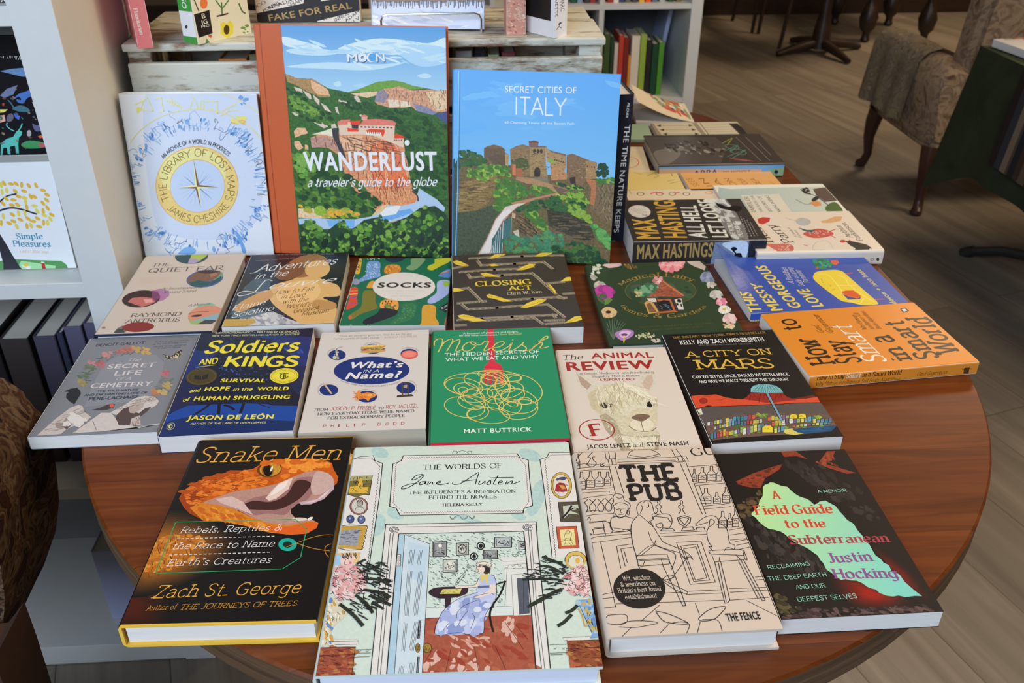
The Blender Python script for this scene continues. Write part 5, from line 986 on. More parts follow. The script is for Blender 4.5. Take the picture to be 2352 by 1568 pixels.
def a_whats(A):
    A.F(680, 730, .27636); n, d, r = (26, 44, 110), (96, 88, 84), (168, 66, 58)
    A.text('"There are wonderful gems here. Most fun are the very', 355, 158, 962, 138, 14, d, 'lt'); A.text('human aspects of Dodd\u2019s stories."', 315, 180, 705, 170, 14, d, 'lt'); A.text('- ASSOCIATED PRESS', 712, 170, 1003, 158, 14, (170, 110, 100), 'lt')
    A.ell(n, 628, 436, 314, 115, -1); A.ring((60, 76, 140), 4, 628, 436, 314, 115, -1)
    w_ = (224, 216, 208)
    A.text('What\u2019s', 428, 418, 878, 408, 52, w_, 'Bx', None, .25); A.text('IN A', 557, 454, 690, 450, 22, w_, 'lt', None, .25); A.text('Name?', 405, 508, 858, 494, 56, w_, 'Bx', None, .25)
    A.arc('(Formerly titled The Reverend Guppy\u2019s Aquarium)', 628, 436, 338, 136, 141, 45, 13, (70, 66, 66), 'lt', True)
    for x, y, rx, ry in ((342, 308, 71, 43), (640, 256, 72, 42), (940, 299, 72, 43), (273, 599, 78, 47), (588, 654, 86, 48), (913, 581, 78, 49)): A.ell(n, x, y, rx, ry)
    for t, x, y, rx, ry, a0, a1 in (('ADOLPHE SAX', 342, 308, 80, 52, 170, 260), ('EARL OF SANDWICH', 640, 256, 84, 50, 215, 330), ('JOSEPH FRISBIE', 940, 299, 84, 50, 225, 335), ('LASZLO BIRO', 273, 599, 88, 56, 130, 235), ('ROBERT GUPPY', 588, 654, 96, 56, 230, 320), ('JOSEPH GUILLOTIN', 913, 581, 88, 60, 285, 400)): A.arc(t, x, y, rx, ry, a0, a1, 8, (120, 116, 116), 'lt')
    A.line((186, 172, 146), 16, "335,270 340,310 352,340"); A.line((150, 138, 112), 12, "318,325 335,345 352,340"); A.ell((196, 182, 150), 320, 330, 16, 14); A.line((90, 80, 66), 5, "333,268 345,252 385,240"); A.ticks([(240, 230, 200), (90, 80, 60)], "325,280 355,280 360,345 318,345", 14, 12, 4)
    A.ell((196, 148, 74), 642, 240, 104, 18, -4, .4); A.ell((222, 186, 112), 645, 232, 92, 10, -4, .3); A.ell((150, 70, 50), 640, 262, 104, 12, -3, .5); A.ell((196, 150, 84), 640, 277, 106, 13, -3, .4); A.ticks([(120, 140, 60), (220, 190, 90)], "540,252 742,245 742,262 540,272", 26, 18, 6)
    A.ell((226, 96, 82), 943, 306, 70, 35); A.ell((236, 130, 112), 940, 302, 56, 26)
    A.line((186, 158, 116), 15, "233,548 296,632", 0); A.line((222, 204, 168), 5, "238,548 290,618", 0); A.line((210, 180, 130), 9, "226,540 246,562", 0)
    A.poly((226, 132, 52), "470,605 500,625 520,600 545,630 590,618 640,625 680,638 640,662 590,675 540,672 500,690 515,662 462,668 505,645"); A.poly((236, 160, 84), "540,640 620,632 670,640 610,655"); A.poly((226, 132, 52), "580,675 600,695 620,668"); A.ticks([(190, 96, 30)], "475,610 540,640 640,640 590,670 500,685", 22, 26, 4)
    for q in ("882,545 885,640", "930,542 932,638", "875,548 938,543"): A.line((88, 62, 46), 9, q, 0)
    A.poly((160, 140, 120), "893,560 924,556 922,585 893,578"); A.poly((70, 50, 40), "842,642 960,634 978,650 835,660")
    A.text('FROM', 150, 776, 266, 770, 20, (74, 68, 68), 'rm'); A.text('JOSEPH P. FRISBIE', 286, 768, 658, 760, 28, r, 'lt'); A.text('TO', 682, 760, 730, 758, 18, (74, 68, 68), 'rm'); A.text('ROY JACUZZI,', 748, 756, 1015, 744, 30, r, 'lt')
    A.text('HOW EVERYDAY ITEMS WERE NAMED', 175, 810, 982, 783, 21, (74, 68, 68), 'rm'); A.text('FOR EXTRAORDINARY PEOPLE', 258, 844, 902, 822, 21, (74, 68, 68), 'rm')
    for i, ch in enumerate('PHILIP DODD'):
        if ch != ' ': A.text(ch, 222 + i * 65, 912 - i * 2.4, 222 + i * 65 + (10 if ch == 'I' else 30) * .9, 911 - i * 2.4, 22, r, 'lt')
def a_moreish(A):
    A.F(680, 730, .27636); r, y_, w_ = (212, 44, 60), (222, 188, 98), (226, 224, 214)
    A.poly(r, "1588,50 1640,50 1652,330 1655,368 1700,385 1722,440 1722,550 1692,550 1690,432 1676,430 1674,550 1646,550 1644,432 1632,432 1630,550 1602,550 1598,434 1588,436 1590,552 1562,530 1558,440 1566,400 1600,372 1604,330")
    for x, y, a, b, t in ((1395, 570, 158, 70, 8), (1412, 590, 102, 52, 5), (1388, 600, 40, 26, 0), (1500, 640, 136, 60, -6), (1570, 520, 175, 74, 6), (1600, 515, 66, 46, 10), (1650, 505, 112, 62, 0), (1690, 480, 180, 44, 6), (1820, 505, 56, 26, -8), (1730, 578, 90, 34, 10), (1740, 600, 152, 68, -8), (1850, 590, 200, 120, 14), (1800, 640, 100, 58, -6), (1830, 690, 180, 100, 10), (1480, 660, 92, 62, 20), (1400, 740, 168, 84, 8), (1460, 700, 116, 58, 10), (1510, 790, 92, 56, -12), (1600, 810, 176, 66, 4), (1660, 720, 66, 46, 10), (1780, 740, 94, 66, -6), (1800, 715, 44, 22, 14), (1900, 690, 56, 30, 0), (1860, 760, 150, 82, -6), (1650, 580, 130, 130, 30), (1500, 560, 270, 98, 4)):
        A.ring(y_, 8, x, y, a, b, t)
    A.text('\u2019A banquet of pleasure and insight,', 1382, 136, 1850, 120, 15, w_, 'B'); A.text('let the feast commence.\u2019', 1358, 153, 1688, 146, 15, w_, 'B'); A.text('Sam Bompas', 1698, 144, 1875, 137, 14, y_, 'B')
    for q in ("1148,230 1152,195 1185,174 1218,180 1210,225 1180,285", "1195,258 1235,200 1290,174 1302,190 1275,240 1252,276", "1262,262 1300,205 1350,180 1362,192 1340,240 1328,268 1345,278 1390,256", "1470,200 1425,205 1385,240 1395,272 1440,272 1490,235 1488,205 1450,198 1470,222 1540,222", "1540,222 1570,195 1600,198 1580,235 1562,268 1580,270 1620,250", "1620,250 1690,240 1730,210 1710,196 1660,215 1635,250 1655,275 1710,268 1770,235", "1770,235 1795,205 1780,245 1768,268 1790,272 1850,240 1895,200", "1798,185 1803,180", "1895,200 1880,220 1915,250 1895,274 1855,270", "1895,274 1960,255 2050,170 2085,150 2092,165 2050,185 1990,225 1940,275", "1950,268 1990,232 2030,205 2050,215 2028,245 2050,250 2098,238"): A.line(y_, 10, q)
    A.text('THE HIDDEN SECRETS OF', 1236, 321, 2022, 292, 31, w_, 'B'); A.text('WHAT WE EAT AND WHY', 1242, 362, 2020, 334, 31, w_, 'B'); A.text('MATT BUTTRICK', 1395, 958, 1962, 942, 36, w_, 'Bb')
def a_animal(A):
    A.F(1260, 740, .29762); r, d = (158, 44, 38), (52, 46, 44)
    A.poly((206, 196, 178), "205,400 222,385 245,395 300,425 388,490 350,520 305,555 250,500 215,450", .25); A.poly((176, 150, 132), "222,405 260,425 330,480 300,520 250,480", .2)
    A.poly((206, 196, 178), "680,495 700,440 740,390 790,372 822,395 832,450 815,510 770,545 720,525", .25); A.poly((198, 172, 154), "720,470 760,410 800,400 808,450 780,520 740,510", .2)
    A.poly((204, 192, 164), "300,560 350,510 440,482 560,468 680,490 760,550 800,600 838,640 842,720 848,780 822,820 862,860 850,985 560,990 520,920 440,830 390,720 330,660 310,600", .3, 0)
    A.poly((170, 154, 130), "390,720 440,700 520,760 560,860 640,880 860,870 850,985 560,990 520,920 440,830", .35); A.poly((216, 206, 182), "560,870 700,890 830,880 820,975 640,980 580,940", .35)
    A.poly((196, 182, 150), "300,560 380,510 420,600 400,700 330,660", .35); A.poly((212, 202, 178), "520,560 700,560 790,640 760,700 640,720 560,700", .3, 1)
    A.ell((206, 192, 162), 728, 755, 118, 98, 4, .3); A.ell((220, 208, 182), 720, 790, 90, 54, 0, .25); A.poly((120, 96, 78), "640,735 680,712 740,708 785,722 760,745 720,765 670,752", .3, 1); A.line((92, 70, 56), 6, "620,800 670,832 740,842 800,835 832,812"); A.line((110, 88, 70), 5, "715,765 722,800 735,838")
    A.ell((34, 28, 26), 786, 632, 32, 24, -10); A.ell((200, 196, 190), 795, 624, 6, 5); A.ell((60, 50, 46), 440, 640, 46, 22, 10); A.poly((50, 42, 40), "480,620 498,640 485,662 470,645")
    A.ticks([(226, 218, 196), (214, 204, 176), (182, 166, 132), (196, 182, 150)], "370,520 560,475 680,495 780,560 860,640 700,620 620,600 540,690 480,690 420,640 370,600", 190, 90, 6, .9, 2.0); A.ticks([(190, 176, 146), (222, 212, 190)], "400,720 520,760 620,860 850,880 840,980 570,980", 120, 40, 5, .4, 2.4); A.ticks([(230, 222, 200)], "560,480 700,500 870,640 830,620 700,560", 40, 110, 5, .3, .9)
    A.text('The', 120, 292, 272, 284, 38, d, 'it'); A.text('ANIMAL', 330, 280, 815, 271, 44, r, 'Bb'); A.text('REVIEW', 142, 373, 822, 355, 68, r, 'Bx')
    A.text('The Genius, Mediocrity, and Breathtaking', 212, 403, 818, 391, 15, (104, 98, 94), 'rm'); A.text('Stupidity That Is Nature', 335, 426, 705, 417, 15, (104, 98, 94), 'rm'); A.text('A REPORT CARD', 393, 453, 665, 447, 19, r, 'Bb')
    A.ring(r, 9, 372, 829, 135, 79, 2); A.text('F', 318, 878, 425, 868, 88, r, 'fb')
    A.text('JACOB LENTZ', 297, 975, 635, 962, 31, d, 'Bb'); A.text('and', 655, 962, 740, 958, 30, d, 'it'); A.text('STEVE NASH', 762, 957, 1083, 946, 31, d, 'Bb')
def a_mars(A):
    A.F(1260, 740, .29762); y_, w_ = (216, 172, 62), (220, 216, 210); r = A.rng
    A.text('THE INSTANT NEW YORK TIMES BESTSELLER', 960, 126, 1682, 84, 15, (176, 136, 62), 'rm'); A.text('KELLY AND ZACH WEINERSMITH', 1022, 172, 1668, 144, 34, w_, 'Bb'); A.text('BESTSELLING AUTHORS OF SOONISH', 1162, 181, 1562, 170, 9, (140, 134, 130), 'lt')
    A.text('A CITY ON', 1055, 272, 1733, 246, 45, y_, 'sm'); A.text('MARS', 1138, 363, 1748, 351, 72, y_, 'sm')
    A.text('CAN WE SETTLE SPACE, SHOULD WE SETTLE SPACE,', 1115, 434, 1860, 409, 24, w_, 'Bb'); A.text('AND HAVE WE REALLY THOUGHT THIS THROUGH?', 1162, 469, 1855, 449, 24, w_, 'Bb')
    A.poly((206, 76, 46), "1075,578 1110,566 1160,560 1220,562 1290,555 1340,570 1380,580 1440,590 1500,592 1560,570 1800,565 1880,592 1980,580 2072,575 2098,618 1900,622 1750,632 1500,642 1200,652 1110,672", .2); A.poly((104, 34, 30), "1860,592 1960,575 2040,562 2075,575 1980,590")
    A.poly((150, 44, 36), "1500,592 1530,575 1562,542 1800,545 1850,580 1920,600 1800,610 1710,626 1620,610", .3); A.ticks([(96, 28, 26)], "1530,590 1565,548 1800,550 1850,590 1720,615", 26, 50, 4, 1.0, 2.0)
    for wd, q in ((4, "1075,578 1110,566 1160,560 1220,562 1290,555 1340,570 1380,580 1440,590 1500,592"), (4, "1110,672 1200,652 1500,642 1750,632 1900,622 2098,618"), (3, "1260,560 1230,570 1200,568"), (3, "1380,580 1330,600 1290,598")): A.line((40, 24, 24), wd, q, 0)
    A.ell((60, 30, 28), 1235, 655, 30, 14); A.ell((150, 46, 38), 1196, 606, 30, 22); A.ring((90, 30, 28), 3, 1196, 606, 30, 22)
    A.poly((88, 78, 74), "1110,675 1200,655 1500,645 1750,635 1900,625 2100,620 2190,720 2225,800 2150,715 1900,700 1500,712 1300,742 1215,800 1180,760", .25)
    A.poly((104, 82, 72), "1212,800 1240,770 1300,745 1400,725 1500,712 1650,702 1900,700 2080,705 2150,715 2200,760 2222,795 2180,842 1980,862 1700,872 1560,884 1400,895 1262,912 1230,880", .35); A.ticks([(60, 44, 40)], "1240,780 1300,750 1500,720 1650,712 1600,740 1300,770", 36, 26, 4, .6, 1.4)
    A.blobs([(92, 128, 54), (126, 150, 60), (70, 104, 50)], "1300,830 1560,790 1800,790 2150,760 2180,800 1800,830 1560,860 1340,880", 44, 12, 34, .4, .2); A.blobs([(140, 160, 64), (104, 130, 60)], "1560,712 1690,705 1680,732 1580,736", 12, 10, 24, .4, .2); A.blobs([(150, 170, 60)], "2010,735 2120,715 2150,730 2020,745", 10, 10, 22, .3, .1)
    A.poly((206, 190, 96), "1800,830 1880,818 1920,850 1980,855 1900,870 1830,860"); A.poly((30, 74, 112), "1880,828 1960,815 2215,795 2222,802 2180,842 1985,860 1920,848"); A.ticks([(50, 100, 140)], "1920,830 2200,802 2170,838 1985,852", 16, 50, 4, -.1, .1)
    cols = [(206, 206, 200), (92, 150, 178), (196, 176, 70), (214, 200, 90), (160, 64, 70), (124, 92, 130), (60, 126, 134), (176, 178, 84), (130, 150, 160), (206, 96, 70), (150, 170, 96), (92, 110, 150)]
    for row, (xa, ya, xb, yb, n, h) in enumerate(((1225, 800, 1345, 775, 5, 28), (1365, 778, 1480, 752, 4, 30), (1480, 762, 1600, 742, 4, 32), (1690, 762, 1860, 742, 6, 30), (1280, 830, 1370, 805, 5, 22), (1370, 812, 1480, 782, 5, 34), (1480, 796, 1650, 775, 7, 26), (1720, 795, 1880, 770, 6, 30), (1860, 782, 2060, 762, 7, 32), (2040, 778, 2190, 770, 5, 28), (1250, 905, 1370, 875, 5, 44), (1365, 880, 1500, 850, 6, 36), (1500, 870, 1640, 835, 5, 46), (1740, 860, 1820, 840, 3, 36), (1640, 808, 1830, 796, 7, 20), (1880, 812, 2180, 786, 10, 16))):
        for i in range(n):
            t = i / n; x0 = xa + (xb - xa) * t; x1 = xa + (xb - xa) * (t + .9 / n); y0 = ya + (yb - ya) * t; y1 = ya + (yb - ya) * (t + .9 / n); c = cols[(i * 5 + row * 3) % len(cols)]
            hh = h * (.8 + .4 * r.random()); q = [(x0, y0), (x0, y0 - hh), (x1, y1 - hh), (x1, y1)]; A.poly(c, q); A.line((46, 38, 36), 2.4, q, 0, 1); A.dash((60, 56, 60), 3, x0 + 3, y0 - hh * .55, x1 - 2, y1 - hh * .55, 3)
    for x, y, s_ in ((1862, 745, 1), (1930, 742, 1), (1648, 852, 1.5)): A.poly((222, 196, 52), [(x, y), (x, y - 26 * s_), (x + 14 * s_, y - 36 * s_), (x + 44 * s_, y - 36 * s_), (x + 56 * s_, y - 24 * s_), (x + 58 * s_, y)]); A.line((60, 50, 20), 3, [(x, y), (x, y - 26 * s_), (x + 14 * s_, y - 36 * s_), (x + 44 * s_, y - 36 * s_), (x + 56 * s_, y - 24 * s_), (x + 58 * s_, y)], 0, 1); A.ticks([(80, 66, 30)], [(x + 12, y - 8), (x + 12, y - 24 * s_), (x + 40 * s_, y - 24 * s_), (x + 40 * s_, y - 8)], 4, 14, 3, -.1, .1)
    A.line((40, 34, 34), 24, "1682,542 1802,762", 0); A.line((112, 152, 166), 17, "1682,542 1802,762", 0)
    A.poly((120, 178, 182), "1558,542 1560,510 1580,490 1630,478 1690,476 1750,490 1790,512 1812,545 1690,548", .1); 
    for i in range(8): A.line((56, 96, 104), 3, [(1566 + i * 31, 544), (1600 + i * 22, 510), (1640 + i * 12, 482)], 1); A.line((56, 96, 104), 3, [(1800 - i * 31, 544), (1760 - i * 22, 510), (1720 - i * 12, 482)], 1)
    A.line((40, 60, 64), 4, "1558,542 1560,510 1580,490 1630,478 1690,476 1750,490 1790,512 1812,545 1690,548", 0, 1)
    A.poly((206, 204, 200), "1128,684 1178,668 1190,712 1140,722"); A.ell((206, 186, 50), 1162, 706, 14, 11); A.ell((30, 28, 28), 1162, 706, 5, 4); A.line((196, 194, 190), 4, "1165,720 1205,800", 0)
def s_mars(A): pass
def a_smart(A):
    A.F(1600, 560, .29762); k = (46, 34, 24)
    A.text('How', 1078, 925, 905, 725, 0, k, 'px', (-190, 8)); A.text('to', 815, 655, 742, 575, 0, k, 'px', (-150, 6))
    A.text('Stay', 1278, 912, 1130, 738, 0, k, 'px', (-185, 6))
    A.text('Smart', 1475, 905, 1172, 615, 0, (226, 218, 208), 'it', (-165, 4))
    A.text('in', 1672, 895, 1568, 790, 0, k, 'px', (-165, 4)); A.text('a', 1535, 755, 1480, 700, 0, k, 'px', (-185, 4))
    A.text('Smart', 1880, 880, 1580, 590, 0, k, 'px', (-170, 4)); A.text('World', 2052, 850, 1775, 562, 0, k, 'px', (-180, 4))
    A.text('Gerd', 985, 682, 930, 620, 0, (80, 52, 28), 'it', (-48, 2)); A.text('Gigerenzer', 1058, 680, 928, 540, 0, (80, 52, 28), 'it', (-48, 2))
    for i, (t, x0, y0, x1, y1) in enumerate((('Why Human', 1318, 662, 1222, 548), ('Intelligence Still', 1378, 660, 1240, 528), ('Beats Algorithms', 1428, 655, 1290, 518))): A.text(t, x0, y0, x1, y1, 0, (80, 52, 28), 'it', (-34, 1))
    A.poly((40, 34, 40), "1572,500 1610,492 1640,518 1595,532"); A.poly((206, 206, 214), "1582,505 1608,500 1625,516 1600,524")
def s_smart(A):
    A.F(1600, 560, .29762); k = (66, 40, 22)
    A.text('How to Stay', 925, 1050, 1143, 1036, 34, k, 'rb'); A.text('Smart', 1153, 1035, 1264, 1028, 32, (222, 210, 200), 'rb'); A.text('in a Smart World', 1275, 1026, 1580, 1006, 34, k, 'rb'); A.text('Why Human Intelligence Still Beats Algorithms', 918, 1092, 1568, 1050, 26, k, 'it'); A.text('Gerd Gigerenzer', 1700, 1018, 1935, 1000, 28, k, 'it')
    A.poly((76, 52, 30), "2066,956 2108,952 2098,1000 2058,1000"); A.line((76, 52, 30), 4, "2048,970 2122,962", 0)
def a_quiet(A):
    A.F(0, 350, .2551); k = (92, 80, 74); pk = (206, 158, 146)
    A.ell((46, 72, 74), 1725, 935, 150, 68, -3, .4); A.poly((168, 180, 84), "1740,880 1880,880 1862,930 1800,975 1700,985"); A.poly((166, 146, 176), "1705,960 1760,955 1800,978 1740,1000 1690,1002")
    A.text('THE', 1366, 1026, 1520, 1020, 25, k, 'rm'); A.text('QUIET EAR', 1328, 1082, 2020, 1054, 36, k, 'rm')
    for x0, y0, x1, n in ((1275, 1128, 1560, 5), (1885, 950, 2080, 4)):
        for i in range(n): A.dash(pk, 5, x0 - i * 8, y0 + i * 11, x1 - i * 8, y0 - 4 + i * 11, 13)
    A.ell((72, 92, 150), 1845, 1135, 168, 78, -8); A.poly((108, 150, 120), "1950,1090 2000,1075 2012,1110 1960,1160 1900,1190"); A.poly((122, 86, 66), "1690,1170 1720,1110 1800,1070 1900,1062 1985,1070 1960,1120 1880,1160 1760,1170", .35, 1); A.poly((66, 46, 40), "1760,1075 1860,1058 1980,1066 1940,1090 1840,1090"); A.poly((46, 82, 84), "1700,1175 1780,1150 1900,1165 1995,1110 1990,1150 1900,1195 1800,1212 1730,1205", .3); A.poly((160, 110, 84), "1885,1095 1945,1078 1960,1100 1900,1125")
    A.poly((168, 114, 154), "1365,1245 1440,1225 1520,1245 1525,1290 1470,1330 1400,1350")
    A.ell((58, 36, 36), 1270, 1318, 172, 76, -6, .3); A.poly((186, 104, 96), "1190,1310 1280,1300 1370,1310 1400,1345 1350,1370 1280,1390 1220,1370 1150,1345", .3); A.poly((214, 150, 140), "1290,1320 1365,1320 1380,1345 1310,1360", .2); A.poly((122, 66, 96), "1365,1245 1420,1250 1445,1300 1400,1345 1370,1310")
    A.text('An Investigation of', 1446, 1236, 1825, 1222, 20, k, 'it'); A.text('Missing Sound', 1470, 1270, 1770, 1252, 20, k, 'it')
    A.poly((110, 178, 152), "1770,1395 1800,1370 1900,1355 1940,1370 1900,1395 1800,1415"); A.text('A Memoir', 1690, 1388, 1900, 1370, 21, k, 'it')
    A.ell((206, 134, 108), 1850, 1462, 160, 84, -10, .15); A.poly((130, 166, 176), "1720,1520 1850,1480 1990,1440 2010,1470 1960,1500 1780,1540"); A.poly((150, 170, 96), "1695,1500 1760,1520 1830,1505 1800,1550 1720,1545"); A.poly((66, 68, 72), "1780,1545 1850,1505 1960,1510 1900,1545"); A.ell((70, 46, 40), 1770, 1470, 50, 10, -6); A.line((110, 70, 54), 8, "1700,1450 1780,1435 1880,1430")
    A.text('RAYMOND', 1168, 1482, 1625, 1468, 31, k, 'rm'); A.text('ANTROBUS', 1115, 1537, 1615, 1520, 33, k, 'rm')
    A.F(0, 700, .21304); A.poly((110, 104, 96), "1225,300 1260,255 1320,225 1400,240 1360,290"); A.ell((132, 46, 42), 1490, 240, 172, 52, -3, .15); A.poly((62, 62, 60), "1225,302 1270,262 1330,262 1345,300")
    A.ell((140, 124, 110), 1118, 246, 22, 11)
def a_louvre(A):
    A.F(480, 560, .2466); sk = (214, 168, 108)
    A.poly((30, 31, 36), "380,100 1320,60 1280,800 60,800", .2); A.poly((66, 82, 92), "190,660 330,400 430,320 580,320 560,420 420,540 300,620", .3); A.poly((52, 28, 30), "470,110 900,90 800,160 520,180", .2)
    A.poly((190, 186, 186), "330,710 480,640 600,630 720,690 900,752 880,780 330,775", .25); A.blobs([(160, 156, 160), (206, 202, 200), (140, 138, 146)], "380,690 600,640 720,700 860,750 420,765", 34, 16, 46, .5, .2); A.poly((190, 150, 66), "130,700 420,698 440,730 340,770 110,780", .35); A.poly((92, 108, 118), "230,640 420,600 540,640 360,690 200,690", .3)
    A.poly(sk, "560,430 640,370 780,330 860,280 1000,300 1080,345 1200,385 1220,480 1060,500 1180,570 1172,760 920,770 760,680 640,600 570,520", .12, 1); A.poly((226, 184, 126), "640,420 800,350 960,340 1040,420 980,520 760,560 640,520", .05, 1); A.poly((196, 146, 88), "230,610 330,520 540,430 600,470 540,530 400,590 300,632", .1, 1); A.poly((186, 136, 82), "1000,520 1170,545 1175,600 1060,620 960,580", .1, 1)
    A.ell((150, 104, 66), 905, 205, 205, 100, -14, .35); A.ell((120, 82, 56), 760, 255, 150, 74, -16, .35); A.ell(sk, 1010, 235, 118, 82, -8, .05)
    w_, d = (226, 222, 216), (70, 52, 36)
    A.text('WITH A NEW AFTERWORD BY THE AUTHOR', 503, 106, 1165, 98, 11, (150, 140, 136), 'lt'); A.text('Transporting. - Susan Stamberg, NPR', 430, 162, 795, 136, 10, (140, 134, 132), 'lt')
    A.text('Adventures', 440, 262, 1210, 182, 62, w_, 'sc'); A.line(w_, 7, "380,272 420,268 470,240 520,205 560,200"); A.text('in the', 425, 328, 750, 288, 48, w_, 'sc'); A.text('ouvre', 560, 416, 1195, 356, 56, w_, 'sc'); A.line(w_, 10, "590,345 560,335 520,345 470,400 420,450 330,478 275,484 275,460 330,440 400,446 470,448 540,436")
    for t, x0, y0, x1, y1 in (('How to Fall', 612, 470, 990, 432), ('in Love', 670, 512, 905, 488), ('with the', 690, 558, 930, 530), ('World\u2019s', 722, 602, 960, 576), ('Greatest', 792, 646, 1040, 604), ('Museum', 862, 672, 1125, 634)): A.text(t, x0, y0, x1, y1, 38, d, 'sc')
    A.text('Elaine', 215, 622, 540, 560, 44, w_, 'sc'); A.text('Sciolino', 215, 690, 620, 614, 48, w_, 'sc'); A.text('New York Times bestseller', 280, 712, 700, 676, 18, w_, 'sc')
def a_socks(A):
    A.F(480, 560, .2466)
    def sock(c, P, cuff=None): A.poly(c, P, .12, 1)
    sock((222, 170, 52), "1370,140 1420,135 1415,220 1400,275 1355,270 1375,200"); A.ticks([(90, 50, 36)], "1370,150 1415,150 1400,260 1362,260", 14, 22, 8, .4, 1)
    sock((112, 150, 206), "1478,170 1590,168 1592,260 1600,300 1540,320 1440,345 1395,360 1400,330 1460,280"); A.ticks([(200, 210, 226)], "1480,175 1588,172 1590,290 1420,345", 46, 16, 6, .3, 1.3); A.ell((150, 140, 170), 1370, 352, 34, 28)
    sock((206, 130, 40), "1655,200 1770,198 1775,262 1640,275"); A.ticks([(226, 180, 90), (170, 80, 40)], "1655,205 1770,200 1772,262 1642,272", 16, 26, 8, .5, 2.2)
    sock((28, 40, 70), "1650,130 1820,128 1790,160 1720,172 1660,160"); A.ticks([(226, 220, 210)], "1465,126 1600,124 1590,142 1480,146", 10, 20, 6, .8, 1.4)
    sock((120, 150, 110), "1890,135 2010,135 1990,180 1920,240 1850,238 1840,215 1880,190"); sock((190, 184, 50), "2110,140 2240,130 2240,165 2160,205 2080,245 2035,230 2050,200 2100,180")
    sock((90, 130, 190), "2140,290 2200,245 2245,235 2245,310 2150,305"); A.line((206, 90, 80), 12, "2150,280 2245,255"); A.line((226, 180, 80), 8, "2160,270 2245,245")
    sock((214, 150, 60), "1470,395 1500,352 1540,348 1530,405 1480,410"); sock((206, 70, 50), "1300,415 1385,410 1375,520 1385,560 1330,595 1280,612 1285,570 1310,500")
    for i, c in enumerate(((226, 150, 50), (226, 206, 80), (60, 90, 180), (206, 70, 50), (120, 80, 150))): A.line(c, 12, [(1308 - i * 4, 440 + i * 30), (1385, 434 + i * 30)], 0)
    sock((118, 112, 44), "1440,440 1545,440 1550,530 1572,590 1530,615 1420,650 1340,700 1305,695 1310,660 1390,610 1425,560"); A.ell((190, 100, 60), 1315, 684, 18, 18)
    sock((226, 150, 66), "1618,525 1752,528 1748,620 1600,600"); A.ticks([(30, 30, 34)], "1620,530 1750,532 1745,615 1605,598", 20, 22, 9, .2, 2); A.blobs([(100, 130, 60)], "1640,560 1740,565 1730,615 1620,605", 10, 12, 20, .7); sock((26, 30, 44), "1605,600 1745,615 1752,650 1700,680 1560,730 1470,752 1435,740 1450,705 1560,650")
    sock((46, 110, 70), "1810,560 1930,560 1920,640 1900,690 1780,740 1690,752 1700,720 1790,660"); A.ticks([(86, 150, 100)], "1812,565 1925,565 1900,680 1720,745", 46, 16, 5, .3, 2)
    sock((206, 150, 50), "1992,580 2108,580 2110,680 2140,735 2110,770 1900,800 1900,780 1975,740"); sock((160, 170, 216), "2130,350 2240,345 2240,450 2120,540 2050,556 2035,530 2060,500 2120,450"); A.ell((150, 180, 60), 2212, 372, 30, 26)
    sock((30, 32, 34), "2155,590 2240,545 2240,640 2150,610"); A.ticks([(200, 200, 200)], "2170,585 2240,550 2240,620 2165,605", 8, 44, 6, -.7, -.4); sock((216, 110, 60), "2210,680 2240,665 2240,790 2190,785"); A.poly((196, 190, 186), "1262,790 1320,752 1378,770 1340,820 1270,822", .1); A.ell((60, 40, 60), 1315, 792, 14, 10); sock((196, 160, 50), "1478,770 1610,762 1612,830 1475,830"); A.ticks([(236, 206, 110)], "1480,770 1605,766 1608,828 1478,826", 10, 50, 6, 1.4, 1.7)
    A.ell((213, 205, 198), 1815, 398, 292, 133); A.text('SOCKS', 1566, 406, 2066, 405, 48, (28, 26, 26), 'Bx')
    g = (192, 180, 180)
    A.text('A Footloose Miscellany', 1606, 442, 2010, 441, 14, g, 'lt'); A.text('for Sock Lovers', 1672, 466, 1940, 466, 14, g, 'lt'); A.text('and Wearers', 1692, 491, 1920, 491, 14, g, 'lt')
    A.text('WENDI AARONS', 1652, 779, 1875, 776, 13, (206, 200, 170), 'Bb'); A.text('Illustrated by', 1612, 801, 1735, 799, 11, (150, 176, 150), 'lt'); A.text('RADNA A', 1750, 799, 1885, 797, 12, (206, 200, 170), 'Bb')
